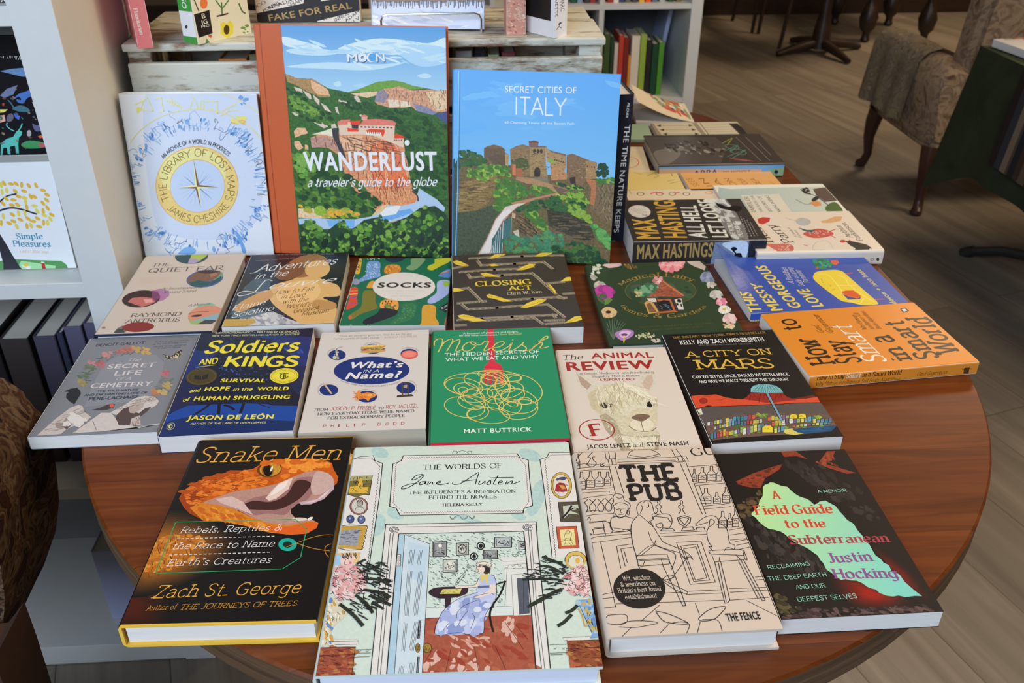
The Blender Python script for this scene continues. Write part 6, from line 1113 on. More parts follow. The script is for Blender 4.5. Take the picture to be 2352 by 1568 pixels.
def a_closing(A):
    A.F(1020, 560, .28912); b_, d, y_ = (152, 136, 114), (78, 66, 56), (224, 192, 62)
    for q in ("205,118 620,98 955,92", "265,132 300,178", "300,172 560,158 790,146", "790,142 865,200", "590,188 720,182", "130,226 400,206 590,200", "60,198 190,172", "190,240 215,278", "215,270 460,248 700,236", "700,232 890,398", "740,262 800,322", "800,318 960,302", "940,400 1050,392", "900,430 980,430", "55,372 200,350", "195,352 310,468", "480,450 700,436 910,424", "100,475 340,456", "140,482 200,528", "200,520 420,508 620,492", "700,490 830,482", "825,482 960,585", "860,560 890,590", "110,606 300,592 540,580 890,566", "320,610 720,590", "715,586 790,640", "790,612 960,606", "800,640 960,626", "70,650 180,646", "900,410 960,440"): 
        A.line(b_, 28, q, 0); A.dash(d, 9, P2(q)[0][0], P2(q)[0][1] + 2, P2(q)[-1][0], P2(q)[-1][1] + 2, 9); A.line((190, 174, 146), 3, [(x, y - 10) for x, y in P2(q)], 0)
    for q in ("350,120 400,85 460,66 515,62 480,88 410,112", "715,102 760,75 820,58 875,58 850,80 780,100", "68,140 100,130 135,140 200,172 140,175 85,160", "575,212 620,182 680,158 730,160 700,186 640,205", "285,235 330,228 380,240 455,268 400,262 320,258", "925,298 970,265 1020,262 1022,292", "55,350 110,352 160,370 60,385", "820,305 850,330 885,370 890,405 850,360 830,330", "335,408 360,398 420,415 470,432 552,456 470,460 400,436 350,428", "605,508 660,470 740,440 818,438 790,462 720,490 660,508", "105,570 150,560 200,568 260,585 340,612 230,618 130,592", "950,630 1000,600 1040,575 1110,572 1100,600 1040,620", "350,165 400,158 440,172 380,178", "350,428 400,436"):
        if len(P2(q)) > 2: A.poly(y_, q, .12); P = P2(q); A.line((160, 120, 40), 4, [P[0], ((P[0][0] + P[3][0]) / 2, (P[0][1] + P[3][1]) / 2 + 3), P[3]])
    A.text('CLOSING', 250, 338, 692, 318, 38, y_, 'rb'); A.text('ACT', 505, 370, 698, 360, 31, y_, 'rb'); A.text('Chris W. Kim', 503, 405, 780, 390, 22, (206, 190, 160), 'rm')
def a_fairy(A):
    A.F(1020, 560, .28912); g = (150, 122, 58)
    A.ell((56, 76, 52), 1720, 372, 282, 116); A.ring((112, 100, 54), 4, 1720, 372, 282, 116); A.blobs([(66, 88, 62), (44, 64, 44)], "1460,380 1560,300 1860,300 1980,370 1900,450 1560,460", 30, 20, 60, .5, .3)
    A.poly((150, 82, 62), "1608,424 1640,360 1685,275 1720,262 1760,300 1840,355 1912,408 1880,424 1750,416", .4); A.ticks([(186, 112, 86), (104, 50, 42)], "1620,418 1690,290 1730,280 1890,405 1760,412", 60, 18, 8, -.2, .5); A.line((190, 120, 80), 14, "1740,300 1905,412", 0)
    A.blobs([(84, 140, 104), (60, 108, 78), (112, 156, 120)], "1520,380 1570,330 1640,310 1700,340 1640,400 1560,415", 46, 10, 26, .8, .2); A.blobs([(206, 150, 150), (190, 110, 110), (226, 190, 186)], "1650,290 1690,258 1740,268 1735,305 1680,318", 22, 8, 18, .8, .1); A.blobs([(190, 170, 120)], "1520,380 1560,372 1570,410 1530,425", 10, 6, 14, .8)
    A.poly((58, 50, 48), "1620,432 1880,424 1905,520 1870,540 1640,552", .3); A.poly((206, 200, 190), "1830,440 1885,432 1905,520 1860,520", .3); A.poly((206, 200, 190), "1610,432 1680,432 1690,460 1630,462", .2); A.blobs([(40, 36, 40)], "1840,450 1880,445 1890,500 1860,505", 8, 8, 16); A.poly((196, 150, 92), "1590,470 1612,452 1640,455 1665,470 1710,545 1625,555", .3); A.poly((120, 86, 56), "1606,480 1636,466 1690,540 1632,545", .3); A.poly((176, 96, 56), "1690,440 1800,436 1840,530 1860,540 1700,552 1690,540 1820,528 1790,450 1700,455"); A.poly((34, 32, 36), "1700,470 1740,445 1790,452 1820,526 1715,535"); A.ticks([(120, 140, 160)], "1710,480 1790,470 1810,520 1720,525", 12, 20, 4, .2, .8)
    A.arc('Magical Fairy', 1720, 372, 330, 112, 200, 322, 34, g, 'rm'); A.arc('Homes & Gardens', 1745, 470, 345, 118, 172, 12, 34, g, 'rm', True)
    A.text('MAGICAL MINIATURES TO FIND', 1560, 668, 2140, 634, 11, (98, 90, 50), 'lt'); A.text('CREATE YOUR OWN TINY WORLD', 1640, 690, 2060, 662, 11, (98, 90, 50), 'lt')
    def fl(c, c2, x, y, r, n=7, ry=.5):
        for i in range(n): t = 2 * PI * i / n; A.ell(c if i % 2 else c2, x + r * .6 * math.cos(t), y + r * .6 * ry * math.sin(t), r * .55, r * .32, math.degrees(t) * .6, .15, n=10)
    A.poly((206, 178, 176), "1255,170 1290,150 1350,142 1400,150 1412,170 1370,185 1310,192", .15); A.blobs([(206, 204, 190), (176, 190, 160)], "1170,190 1230,160 1260,190 1220,240 1170,240", 26, 6, 16, .7); fl((214, 120, 130), (226, 150, 156), 1800, 150, 100, 11); A.blobs([(206, 110, 120), (230, 170, 170)], "1700,135 1900,128 1880,170 1740,180", 30, 12, 28, .5); A.poly((196, 176, 164), "1925,135 2010,120 2080,180 2070,210 1990,180 1950,160", .2); A.blobs([(150, 120, 60), (110, 84, 46)], "1430,165 1500,160 1530,185 1460,196", 16, 8, 20, .6)
    fl((110, 122, 150), (136, 146, 166), 2095, 262, 66, 7); A.ell((150, 160, 190), 2095, 262, 16, 9); fl((186, 178, 168), (160, 158, 150), 1180, 268, 34, 5); fl((170, 160, 150), (196, 186, 172), 1232, 325, 46, 6); fl((186, 60, 150), (150, 50, 130), 1265, 382, 84, 8, .55); A.poly((92, 130, 62), "1262,450 1300,428 1340,440 1310,475 1275,485", .2); A.blobs([(70, 96, 62)], "1200,410 1280,400 1270,470 1230,450", 14, 10, 24)
    fl((206, 176, 130), (190, 160, 112), 1305, 542, 62, 14, .5); A.ell((70, 48, 36), 1305, 542, 22, 12)
    for a in range(9): A.line((90, 108, 86), 5, [(1345, 760), (1330 - 30 + a * 12, 680), (1270 + a * 22, 590 + abs(a - 4) * 10)])
    A.poly((170, 120, 176), "1358,712 1400,688 1440,680 1500,690 1505,722 1470,750 1420,768 1380,750", .2, 1); A.poly((206, 176, 206), "1390,708 1440,690 1485,702 1450,740 1410,745", .1, 1); A.ell((110, 50, 110), 1432, 722, 26, 10); A.line((206, 186, 80), 10, "1432,728 1428,785"); A.blobs([(196, 186, 150), (150, 156, 112)], "1520,730 1600,705 1690,720 1680,745 1540,752", 40, 5, 12, .8); A.blobs([(190, 176, 166)], "1650,758 1700,752 1720,775 1660,778", 10, 8, 18)
    fl((196, 190, 186), (170, 170, 160), 2160, 400, 54, 6); fl((196, 190, 180), (176, 170, 160), 2120, 325, 40, 5); fl((206, 120, 150), (226, 170, 180), 2205, 458, 48, 6); fl((214, 206, 196), (226, 220, 210), 2225, 520, 48, 12); A.ell((206, 176, 60), 2225, 520, 14, 8); fl((220, 190, 190), (206, 166, 170), 2270, 592, 62, 6); A.blobs([(206, 190, 150), (190, 150, 110)], "2220,640 2300,630 2310,670 2230,670", 18, 8, 20, .6)
def a_messy(A):
    A.F(1600, 560, .29762); y_ = (224, 196, 58); w_ = (206, 200, 190)
    A.text('THIS', 510, 522, 408, 385, 0, y_, 'Bx', (-95, 8)); A.text('MESSY,', 668, 512, 482, 290, 0, y_, 'Bx', (-92, 5)); A.text('GORGEOUS', 815, 490, 530, 165, 0, y_, 'Bx', (-92, 4)); A.text('LOVE', 982, 480, 855, 345, 0, y_, 'Bx', (-95, 4))
    A.text('A Buddhist', 752, 308, 690, 180, 0, w_, 'it', (-40, 2)); A.text('Guide to Lasting', 835, 325, 730, 180, 0, w_, 'it', (-40, 2)); A.text('Partnership', 872, 298, 790, 200, 0, w_, 'it', (-40, 2))
    A.poly(y_, "900,245 930,215 1050,200 1120,210 1160,240 1240,310 1330,390 1392,445 1390,468 1280,472 1200,455 1120,440 1060,400 980,340 910,280", .08, 1); c = (236, 214, 120)
    for q in ("930,235 1010,238 1090,320 1160,420 1260,462", "1090,240 1150,268 1180,320 1240,312", "1180,320 1290,400 1380,450", "1080,320 1180,318", "1260,462 1290,420"): A.line(c, 7, q)
    A.ticks([(150, 120, 40)], "950,260 1080,340 1160,420 1000,340", 10, 8, 5); A.poly((212, 84, 44), "1115,370 1150,360 1210,358 1272,405 1240,418 1160,402", .1); A.poly((60, 64, 130), "1118,378 1165,404 1240,420 1268,408 1262,425 1170,430", .1)
    A.line((204, 90, 70), 12, "1150,232 1205,222", 0); A.line((204, 90, 70), 12, "1370,428 1450,425", 0)
    A.poly((212, 96, 52), "1030,128 1085,125 1102,145 1080,162 1055,160 1040,150"); A.blobs([(52, 130, 92), (70, 156, 112), (38, 104, 76)], "905,135 950,115 1020,122 1045,160 1000,185 930,180", 30, 10, 22, .8); A.ell((206, 60, 60), 930, 185, 12, 7)
    A.text('devon + nico hase', 1548, 462, 1262, 196, 0, (206, 190, 90), 'Bb', (-46, 2))
def s_messy(A):
    A.F(1600, 560, .29762); A.text('THIS MESSY GORGEOUS LOVE', 405, 630, 900, 590, 42, (206, 190, 80), 'Bx')
def a_hastings(A):
    A.F(1390, 180, .28061); g, w_ = (196, 150, 58), (214, 208, 200)
    A.poly((120, 118, 116), "780,960 860,945 960,945 1000,1000 1110,1130 1160,1240 1180,1330 1060,1340 960,1200 860,1060", .7); A.poly((206, 204, 204), "800,960 900,950 960,955 990,1010 1040,1060 960,1060 880,1030 830,1010", .4, 1); A.poly((60, 54, 52), "980,950 1100,945 1180,1060 1250,1180 1310,1320 1180,1325 1130,1200 1060,1080", .6); A.blobs([(190, 188, 188), (130, 128, 128)], "840,1000 960,1000 1050,1130 1150,1300 1060,1300 940,1120", 30, 14, 40, .5, .3); A.poly((34, 30, 30), "905,1020 950,1030 1000,1050 1060,1040 1120,1055 1090,1090 1000,1075 940,1060", 0, 1); A.line((34, 30, 30), 8, "900,1015 930,1030 1000,1060")
    A.ell((204, 194, 184), 281, 1088, 92, 50, 6); A.text('THE', 300, 1125, 345, 1128, 12, (60, 50, 46), 'Bb')
    for i in range(5): A.dash((80, 70, 66), 5, 210 + i * 14, 1072 + i * 8, 330 + i * 6, 1060 + i * 14, 6)
    A.text('MAX', 450, 1310, 398, 1150, 0, g, 'Bx', (-192, 6)); A.text('HASTINGS', 668, 1304, 550, 975, 0, g, 'Bx', (-180, 6)); A.text('ALL HELL', 836, 1305, 740, 1040, 0, w_, 'Bx', (-142, 4)); A.text('LET LOOSE', 1008, 1300, 870, 995, 0, w_, 'Bx', (-128, 4))
    A.text('THE WORLD AT WAR', 1075, 1295, 1010, 1105, 0, w_, 'Bb', (-44, 2)); A.text('1939-1945', 1135, 1298, 1090, 1180, 0, w_, 'Bb', (-44, 2))
    for i in range(4): A.dash((150, 146, 142), 7, 1170 + i * 26, 1295 - i * 3, 1105 + i * 26, 1120 + i * 16, 9)
def s_hastings(A):
    A.F(1390, 180, .28061); A.poly((126, 134, 160), "900,1340 1190,1325 1180,1520 860,1520", .5); A.poly((206, 214, 232), "960,1350 1160,1335 1140,1480 1040,1420", .25, 1); A.poly((38, 38, 44), "1180,1325 1320,1320 1320,1520 1160,1520", .6); A.poly((26, 24, 26), "1060,1440 1110,1430 1130,1470 1190,1470 1180,1500 1090,1500", .1, 1); A.ell((26, 24, 26), 1055, 1395, 24, 16); A.line((26, 24, 26), 12, "1045,1405 1085,1450"); A.text('MAX HASTINGS', 258, 1478, 878, 1455, 118, (172, 140, 84), 'Bx')
def a_hen(A):
    A.F(1390, 180, .28061); k = (60, 52, 50)
    A.text('Hen', 1385, 1345, 1270, 1215, 0, k, 'rm', (-90, 3)); A.text('Parry', 1552, 1345, 1378, 1190, 0, k, 'rm', (-85, 3)); A.text('A Comedy of', 1575, 1300, 1510, 1220, 0, k, 'it', (-22, 1)); A.text('Errors', 1612, 1305, 1560, 1240, 0, k, 'it', (-22, 1))
    A.text('Arthur', 2030, 1305, 1918, 1200, 0, k, 'rm', (-42, 2)); A.text('Parkinson', 2112, 1330, 1962, 1180, 0, k, 'rm', (-42, 2))
    A.poly((190, 60, 52), "1245,1150 1290,1135 1350,1140 1345,1170 1290,1195 1255,1185", .3); A.poly((176, 172, 170), "1560,1160 1600,1140 1660,1150 1685,1180 1640,1205 1580,1195", .4, 1); A.line((176, 172, 170), 8, "1470,1140 1560,1165"); A.poly((206, 160, 110), "1760,1170 1800,1160 1880,1130 1940,1130 1930,1165 1850,1182 1780,1182", .4)
    A.poly((190, 84, 76), "1620,1275 1660,1250 1740,1230 1830,1245 1870,1275 1800,1300 1700,1305", .7, 1); A.ticks([(206, 190, 186)], "1660,1255 1830,1245 1860,1280 1700,1300", 30, 14, 5); A.poly((56, 90, 92), "1580,1220 1650,1240 1720,1240 1690,1262 1620,1245"); A.line((190, 70, 60), 10, "1840,1250 1885,1235"); A.line((190, 70, 60), 10, "1850,1285 1885,1305")
    A.poly((196, 106, 92), "1320,1352 1400,1355 1500,1352 1545,1385 1520,1430 1450,1460 1420,1420 1350,1380", .7, 1); A.ticks([(216, 190, 176)], "1400,1360 1520,1360 1530,1410 1440,1440", 26, 14, 5); A.poly((84, 100, 150), "1415,1440 1450,1450 1440,1470 1415,1465")
    for q in ("1700,1370 1740,1335 1820,1330 1870,1395", "1720,1345 1700,1400 1800,1400", "1640,1365 1680,1360"): A.line((190, 180, 170), 5, q)
    A.line((190, 80, 70), 8, "1625,1360 1660,1372"); A.ell((196, 56, 50), 1945, 1332, 24, 12); A.ell((206, 90, 80), 2000, 1328, 10, 8); A.poly((40, 38, 36), "1965,1332 2010,1330 2080,1345 2140,1360 2180,1385 2130,1410 2090,1440 2060,1480 2020,1440 2050,1390 2010,1370", 0, 0); A.ticks([(40, 38, 36)], "2060,1390 2170,1380 2160,1440 2080,1470", 20, 60, 6, .4, 1.2)
def s_hen(A):
    A.F(1390, 180, .28061); A.ell((60, 56, 54), 2232, 1480, 12, 14); A.ring((80, 76, 74), 4, 2185, 1480, 12, 10)
def a_walk(A):
    A.F(1390, 180, .28061)
    A.poly((168, 182, 180), "930,890 1020,905 1340,895 1780,885 1955,1112 1500,1128 900,1130", .2, 0, ((196, 200, 190), (930, 900), (1700, 1000))); A.poly((212, 204, 190), "1110,955 1420,945 1535,1105 1200,1115", .05)
    A.poly((96, 80, 74), "1700,905 1800,890 1900,1000 1800,1010 1730,960", .7); A.poly((82, 104, 56), "1800,1060 1880,1010 1950,1095 1860,1115", .7, 1); A.line((60, 50, 44), 10, "1600,905 1640,940 1720,960 1830,1040"); A.line((60, 50, 44), 7, "1585,1115 1680,1110 1760,1112"); A.line((60, 50, 44), 6, "1560,990 1640,1030 1700,1020"); A.blobs([(48, 44, 40)], "1600,895 1660,895 1700,960 1650,950", 14, 8, 18); A.poly((206, 140, 84), "1670,1020 1710,1000 1760,1010 1770,1040 1720,1048", .3); A.ell((50, 48, 50), 1720, 985, 34, 16, -30)
    k = (90, 96, 96)
    for t, x0, y0, x1, y1, h in (('RAMBLER', 1242, 1105, 1165, 965, 34), ('THROUGH THE', 1302, 1103, 1205, 955, 22), ('HISTORY OF', 1378, 1100, 1265, 960, 26), ('WALKING', 1445, 1096, 1330, 955, 26)): A.text(t, x0, y0, x1, y1, 0, k, 'rm', (-h, 1))
def a_strip(A):
    A.F(1390, 180, .28061)
    for q in ((262, 945, 318, 930), (420, 950, 470, 930), (520, 948, 580, 925), (640, 945, 690, 928)): A.ring((90, 60, 50), 7, (q[0] + q[2]) / 2, 944, 26, 14)
    A.line((206, 96, 90), 18, "370,946 420,930 480,946"); A.line((206, 96, 90), 18, "560,940 610,930"); A.ring((204, 96, 60), 6, 850, 934, 28, 12); A.line((150, 130, 110), 4, "190,905 215,950", 0)
def a_orange(A):
    A.F(1390, 180, .28061); k = (140, 88, 44)
    for i, t in enumerate(('SEES', 'IN', 'A', 'ON', 'YOUR', 'IDEA')): A.text(t, 775 + i * 105, 880, 700 + i * 104, 815, 0, k, 'lt', (-46, 2))
    A.line(k, 3, "1340,840 1390,865", 0)
def a_yellow(A):
    A.F(1390, 180, .28061); k = (150, 124, 60)
    for q in ("345,800 400,775 440,800 400,812", "480,760 540,770 550,800", "510,840 570,830", "530,858 600,845", "240,780 300,790"): A.line(k, 7, q, 0)
def a_abba(A):
    A.F(1390, 180, .28061); A.poly((112, 104, 100), "330,560 600,520 900,560 880,640 600,700 430,715", .2, 1); A.poly((80, 72, 68), "300,480 900,480 1000,560 950,690 420,720", .3)
    A.poly((116, 108, 104), "400,600 560,575 620,620 520,700 430,700", .15, 1)
    A.blobs([(150, 142, 136), (46, 42, 40), (120, 112, 106), (60, 54, 52)], "430,545 560,520 800,515 980,580 960,640 760,620 540,600", 60, 12, 34, .35, .6)
    for t, x0, y0, x1, y1, c in (('A', 960, 530, 1045, 484, (150, 150, 70)), ('B', 985, 590, 1095, 540, (80, 120, 110)), ('B', 1000, 640, 1160, 580, (92, 130, 120)), ('A', 1020, 650, 1235, 680, (200, 100, 96))): A.line(c, 8, [(x0, y0), (x1, y1), (x0 + 40, y0 + 14)], 0)
    A.ring((92, 136, 126), 7, 1040, 560, 56, 18, 10); A.ring((92, 136, 126), 7, 1090, 600, 66, 20, 10)
    for x0, y0, x1, y1 in ((1070, 480, 1280, 680), (1150, 480, 1350, 675), (1250, 520, 1360, 630)): A.dash((150, 146, 142), 5, x0, y0, x1, y1, 18)
def s_abba(A):
    A.F(1390, 180, .28061); A.poly((108, 156, 196), "440,725 1500,705 1500,830 1370,820 1380,760 440,765", 0); A.poly((196, 156, 126), "440,742 1280,742 1280,800 440,800"); A.poly((140, 166, 130), "1340,745 1480,725 1470,810 1340,810"); A.text('ABBA', 720, 800, 920, 790, 48, (40, 60, 90), 'Bb'); A.text('MELANCHOLY', 965, 785, 1185, 775, 28, (110, 90, 70), 'Bb'); A.ell((40, 50, 50), 1400, 765, 16, 16)
def a_circle(A):
    A.F(1380, 180, .17857); A.ring((196, 70, 60), 10, 360, 1080, 128, 70); A.ell((206, 60, 50), 385, 800, 44, 40); A.dash((120, 100, 84), 6, 360, 1040, 420, 1045, 5)
def a_pens(A):
    A.F(1380, 180, .17857); k = (70, 60, 54)
    A.line((150, 134, 116), 60, "650,580 760,740", 0); A.line((150, 134, 116), 60, "1200,570 1340,740", 0); A.line((60, 54, 50), 10, "1275,575 1400,740", 0)
    for i in range(3): A.line((150, 134, 116), 16, [(740 + i * 30, 606 + i * 54), (1160 + i * 40, 606 + i * 54)], 0); A.poly(k, [(715 + i * 40, 606 + i * 54), (775 + i * 40, 592 + i * 54), (770 + i * 40, 624 + i * 54)]); A.poly(k, [(1190 + i * 40, 604 + i * 54), (1125 + i * 40, 590 + i * 54), (1135 + i * 40, 620 + i * 54)])
    A.F(1390, 180, .28061); A.poly((46, 42, 40), "1010,368 1080,366 1200,470 1120,474")
    for i in range(5): A.line((96, 86, 76), 4, [(800 + i * 10, 385 + i * 18), (1020 + i * 20, 378 + i * 18)], 0)
def a_mint(A): pass
def a_comic(A):
    A.F(1380, 180, .17857); g = A.rng; cs = [(206, 84, 50), (222, 190, 150), (92, 130, 92), (190, 96, 80), (70, 84, 110), (226, 214, 190), (206, 140, 90), (130, 150, 120)]
    A.blobs(cs, "490,250 600,170 900,230 1160,500 1000,480 640,400", 150, 26, 60, .3, .2, .3)
    A.poly((206, 90, 44), "810,290 930,285 1010,360 870,345"); A.poly((222, 160, 90), "840,300 925,298 975,345 885,335"); A.poly((206, 84, 50), "790,430 960,445 970,480 820,465"); A.poly((84, 120, 70), "840,275 940,280 960,300 850,285")
def a_maps(A):
    g, b_, rr = (224, 180, 122), (104, 146, 204), A.rng
    A.F(0, 350, .2551); cx, cy = 1774, 300
    A.poly((176, 192, 226), "1290,-440 1520,-520 2200,-520 2330,-400 2350,500 2100,760 1600,760 1380,560", .04, 1)
    for i in range(150):
        a = rr.uniform(0, 2 * PI); r0 = rr.uniform(1.0, 1.2); r1 = r0 + rr.uniform(.05, .22); ca, sa = math.cos(a), math.sin(a)
        if sa > .95 and rr.random() < .3: continue
        A.line(b_ if rr.random() < .75 else (60, 96, 160), rr.uniform(4, 9), [(cx + 500 * r0 * ca, cy + 470 * r0 * sa), (cx + 500 * r1 * ca + rr.uniform(-6, 6), cy + 470 * r1 * sa)], 0)
    for i in range(60):
        a = rr.uniform(0, 2 * PI); r0 = rr.uniform(1.1, 1.35); x, y = cx + 500 * r0 * math.cos(a), cy + 470 * r0 * math.sin(a); q = [(x, y)]
        for k in range(5): x += rr.uniform(-46, 46); y += rr.uniform(-36, 36); q.append((x, y))
        A.line(rr.choice([b_, (120, 160, 214), (56, 90, 150), (110, 110, 120)]), rr.uniform(3, 6), q)
    for i in range(34):
        a = rr.uniform(0, 2 * PI); r0 = rr.uniform(1.12, 1.3); x, y = cx + 500 * r0 * math.cos(a), cy + 470 * r0 * math.sin(a)
        A.blobs([b_, (120, 164, 220), (70, 112, 180)], [(x - 34, y - 22), (x + 34, y - 26), (x + 28, y + 26), (x - 30, y + 24)], 5, 10, 26, .5, .2, a)
    A.poly((96, 146, 214), "2130,740 2160,760 2200,840 2215,900 2185,900 2165,830", 0, 1); A.poly((110, 160, 220), "1610,900 1680,850 1760,870 1740,915 1620,915", 0, 1)
    A.F(0, 0, .2551)
    A.ring((230, 192, 136), 7, 1774, 1500, 660, 516, 0, 205, 335, 60); A.ring((228, 196, 128), 6, 1700, 1560, 900, 760, 0, 262, 318, 40)
    for q in ("1220,940 1330,885 1350,930 1380,1000 1240,985", "1290,900 1270,990", "1400,890 1455,880 1460,940 1475,1000 1440,1010", "1735,870 1770,930 1780,985", "1850,912 1955,912 1960,1020 1880,960", "1710,980 1730,910", "1810,905 1800,985", "1640,970 1560,900", "1990,1040 2060,1000 2140,990"): A.line((228, 198, 132), 8, q, 0)
    for q in ("1500,905 1640,970", "1830,900 1835,990", "2000,1000 2130,930", "1540,880 1560,960"): P = P2(q); A.dash((228, 198, 132), 14, P[0][0], P[0][1], P[1][0], P[1][1], 7)
    A.blobs([(228, 196, 120), (206, 166, 90)], "2080,1070 2200,1055 2240,1085 2180,1110 2110,1105", 12, 14, 34, .5); A.blobs([(228, 196, 120)], "1230,970 1290,960 1280,1020 1240,1020", 8, 8, 20); A.blobs([b_], "2160,870 2230,860 2210,940 2170,950", 10, 12, 26)
    A.F(0, 350, .2551)
    A.arc('AN ARCHIVE OF A WORLD IN PROGRESS', cx, cy, 388, 382, 219, 316, 34, (58, 58, 66), 'sb')
    A.ell(g, cx, cy, 370, 354, 0, .15); A.ell((238, 198, 144), cx - 40, cy - 120, 300, 220, 0, .1); A.ring((196, 150, 84), 5, cx, cy, 370, 354, 0, 0, 360, 60)
    A.ell((166, 186, 222), 1778, 302, 246, 236); A.ring((190, 150, 84), 5, 1778, 302, 246, 236, 0, 0, 360, 60)
    k = (104, 84, 48)
    A.arc('THE LIBRARY OF LOST MAPS', cx, cy, 276, 266, 153, 386, 66, k, 'lt'); A.arc('JAMES CHESHIRE', cx, cy, 346, 330, 141, 33, 62, k, 'lt', True)
    for i in range(24): a = math.radians(i * 15 + 7); A.line((140, 168, 210), 3, [(1775 + 70 * math.cos(a), 308 + 70 * math.sin(a)), (1775 + 160 * math.cos(a), 308 + 160 * math.sin(a))], 0)
    for x, y in ((1885, 195), (1650, 205), (1920, 430), (1685, 420)): A.poly((84, 124, 190), [(1775 + (y - 308) * .06, 308 - (x - 1775) * .06), (x, y), (1775 - (y - 308) * .06, 308 + (x - 1775) * .06)]); A.poly((150, 176, 214), [(1775, 308), (x, y), (1775 - (y - 308) * .06, 308 + (x - 1775) * .06)])
    for tip, s1, s2 in (((1742, 60), (1758, 300), (1795, 300)), ((1812, 505), (1795, 312), (1758, 312)), ((1590, 318), (1772, 288), (1772, 326)), ((1975, 315), (1772, 326), (1772, 288))): A.poly((236, 208, 160), [s1, tip, (1775, 308)]); A.poly((110, 84, 50), [s2, tip, (1775, 308)])
def a_wander(A):
    A.F(550, 0, .2551); rk, g1, g2, g3 = (186, 130, 100), (52, 92, 48), (84, 124, 56), (34, 66, 42)
    A.poly((74, 138, 204), "370,190 1870,190 1900,900 400,900", .0, 0, ((150, 190, 226), (1100, 250), (1100, 800)))
    cl = [(166, 198, 228), (182, 206, 232), (150, 188, 224)]
    for q in ("390,330 560,370 740,430 700,480 520,440 400,400", "420,450 640,430 900,470 760,500 520,490", "900,430 1200,350 1480,360 1700,390 1860,340 1866,470 1600,520 1300,470 1000,480", "1400,420 1640,400 1866,440 1866,560 1640,600 1480,520", "420,600 800,560 1240,580 1500,560 1200,630 800,620", "850,750 900,730 915,770 870,778", "1020,770 1100,750 1160,770 1090,790", "1600,680 1680,660 1730,690 1660,705"): A.poly(A.rng.choice(cl), q, .06, 1)
    A.blobs(cl, "420,340 900,400 1500,350 1850,400 1850,600 1100,600 450,500", 50, 40, 130, .14, .05, -.35)
    # hills and cliffs
    A.poly(g1, "410,660 520,705 650,710 740,760 800,795 980,830 1080,800 1240,735 1390,722 1480,740 1560,770 1690,795 1870,830 1900,2450 480,2450", .9); A.poly((96, 140, 62), "980,832 1080,800 1240,735 1390,722 1480,740 1560,770 1690,795 1500,810 1250,820", .5)
    A.poly((148, 120, 84), "412,662 520,705 580,712 650,706 720,745 790,800 820,870 720,870 620,830 520,770 430,735", .8); A.poly((196, 160, 128), "640,720 740,770 800,810 815,860 700,850 650,790", .5); A.poly((196, 176, 150), "1000,840 1240,822 1260,850 1150,880 1040,855", .3)
    for q in ("490,780 560,800 570,835 520,840", "570,810 640,850 650,895 620,890", "660,850 720,900 720,950 680,910", "730,925 780,950 830,1015 770,990", "900,870 960,880 1000,940 1030,985 950,950 890,910", "1030,870 1060,855 1095,920 1040,915", "860,965 880,960 900,1030 870,1010", "470,1010 520,1015 560,1050 500,1040", "570,1045 640,1060 660,1090 590,1065", "655,1080 740,1075 800,1140 760,1155 680,1110", "820,1090 850,1095 880,1150 830,1155", "1075,1035 1100,1030 1110,1060"): A.poly((186, 176, 170), q, .5)
    A.poly((182, 140, 118), "1215,910 1240,830 1290,800 1380,790 1440,775 1510,800 1560,815 1700,805 1800,815 1870,805 1872,1010 1780,1010 1740,1035 1600,1000 1550,960 1480,970 1350,970 1240,935", .8); A.poly((126, 122, 146), "1215,910 1240,830 1290,800 1350,860 1300,930", .6); A.poly((206, 186, 176), "1340,895 1430,900 1440,960 1350,968", .4); A.poly((206, 186, 176), "1450,905 1535,920 1540,962 1450,965", .4); A.poly((116, 122, 158), "1560,930 1680,960 1780,1015 1740,1035 1600,1000", .5); A.poly((214, 176, 150), "1680,830 1860,815 1866,980 1780,1000 1700,900", .5); A.ticks([(120, 92, 84), (150, 110, 90)], "1280,810 1860,815 1860,980 1560,940 1300,900", 60, 50, 6, 1.2, 1.9)
    A.poly((66, 76, 130), "1760,1030 1872,1000 1876,1110 1840,1100", .4)
    A.blobs([g1, g2, g3, (66, 104, 50)], "425,780 560,850 760,1000 900,1060 800,1130 560,1060 440,960", 130, 14, 34, .6, .7); A.blobs([g3, g1, (44, 78, 46)], "800,810 980,860 1200,960 1500,1000 1860,1120 1860,1560 1500,1500 1420,1140 1100,1010 900,960", 240, 16, 46, .6, .7); A.blobs([(110, 146, 66), (90, 130, 58)], "430,830 560,900 740,1010 640,1050 460,960", 50, 14, 30, .5, .5)
    # the rock and the monastery
    A.poly(rk, "640,1240 740,1200 880,1250 900,1160 1050,1200 1300,1230 1480,1300 1500,1400 1530,1560 1560,1700 1600,1800 1640,1900 1720,1990 1730,2090 1640,2150 1480,2120 1330,2000 1230,1900 1080,1760 960,1600 900,1400 800,1330 650,1320", .9)
    A.poly((196, 110, 78), "1150,1330 1300,1240 1420,1300 1480,1500 1560,1760 1600,2050 1500,2090 1380,1980 1260,1780 1180,1560", .6); A.poly((160, 128, 122), "640,1240 740,1225 900,1260 900,1370 780,1320 650,1330", .7); A.poly((206, 160, 136), "900,1230 1100,1220 1150,1400 1000,1380 920,1320", .5); A.poly((204, 92, 56), "1380,1620 1500,1580 1560,1760 1470,1900 1400,1780", .5); A.poly((206, 150, 116), "1250,1830 1500,1900 1640,1960 1640,2120 1480,2110 1330,1990", .5)
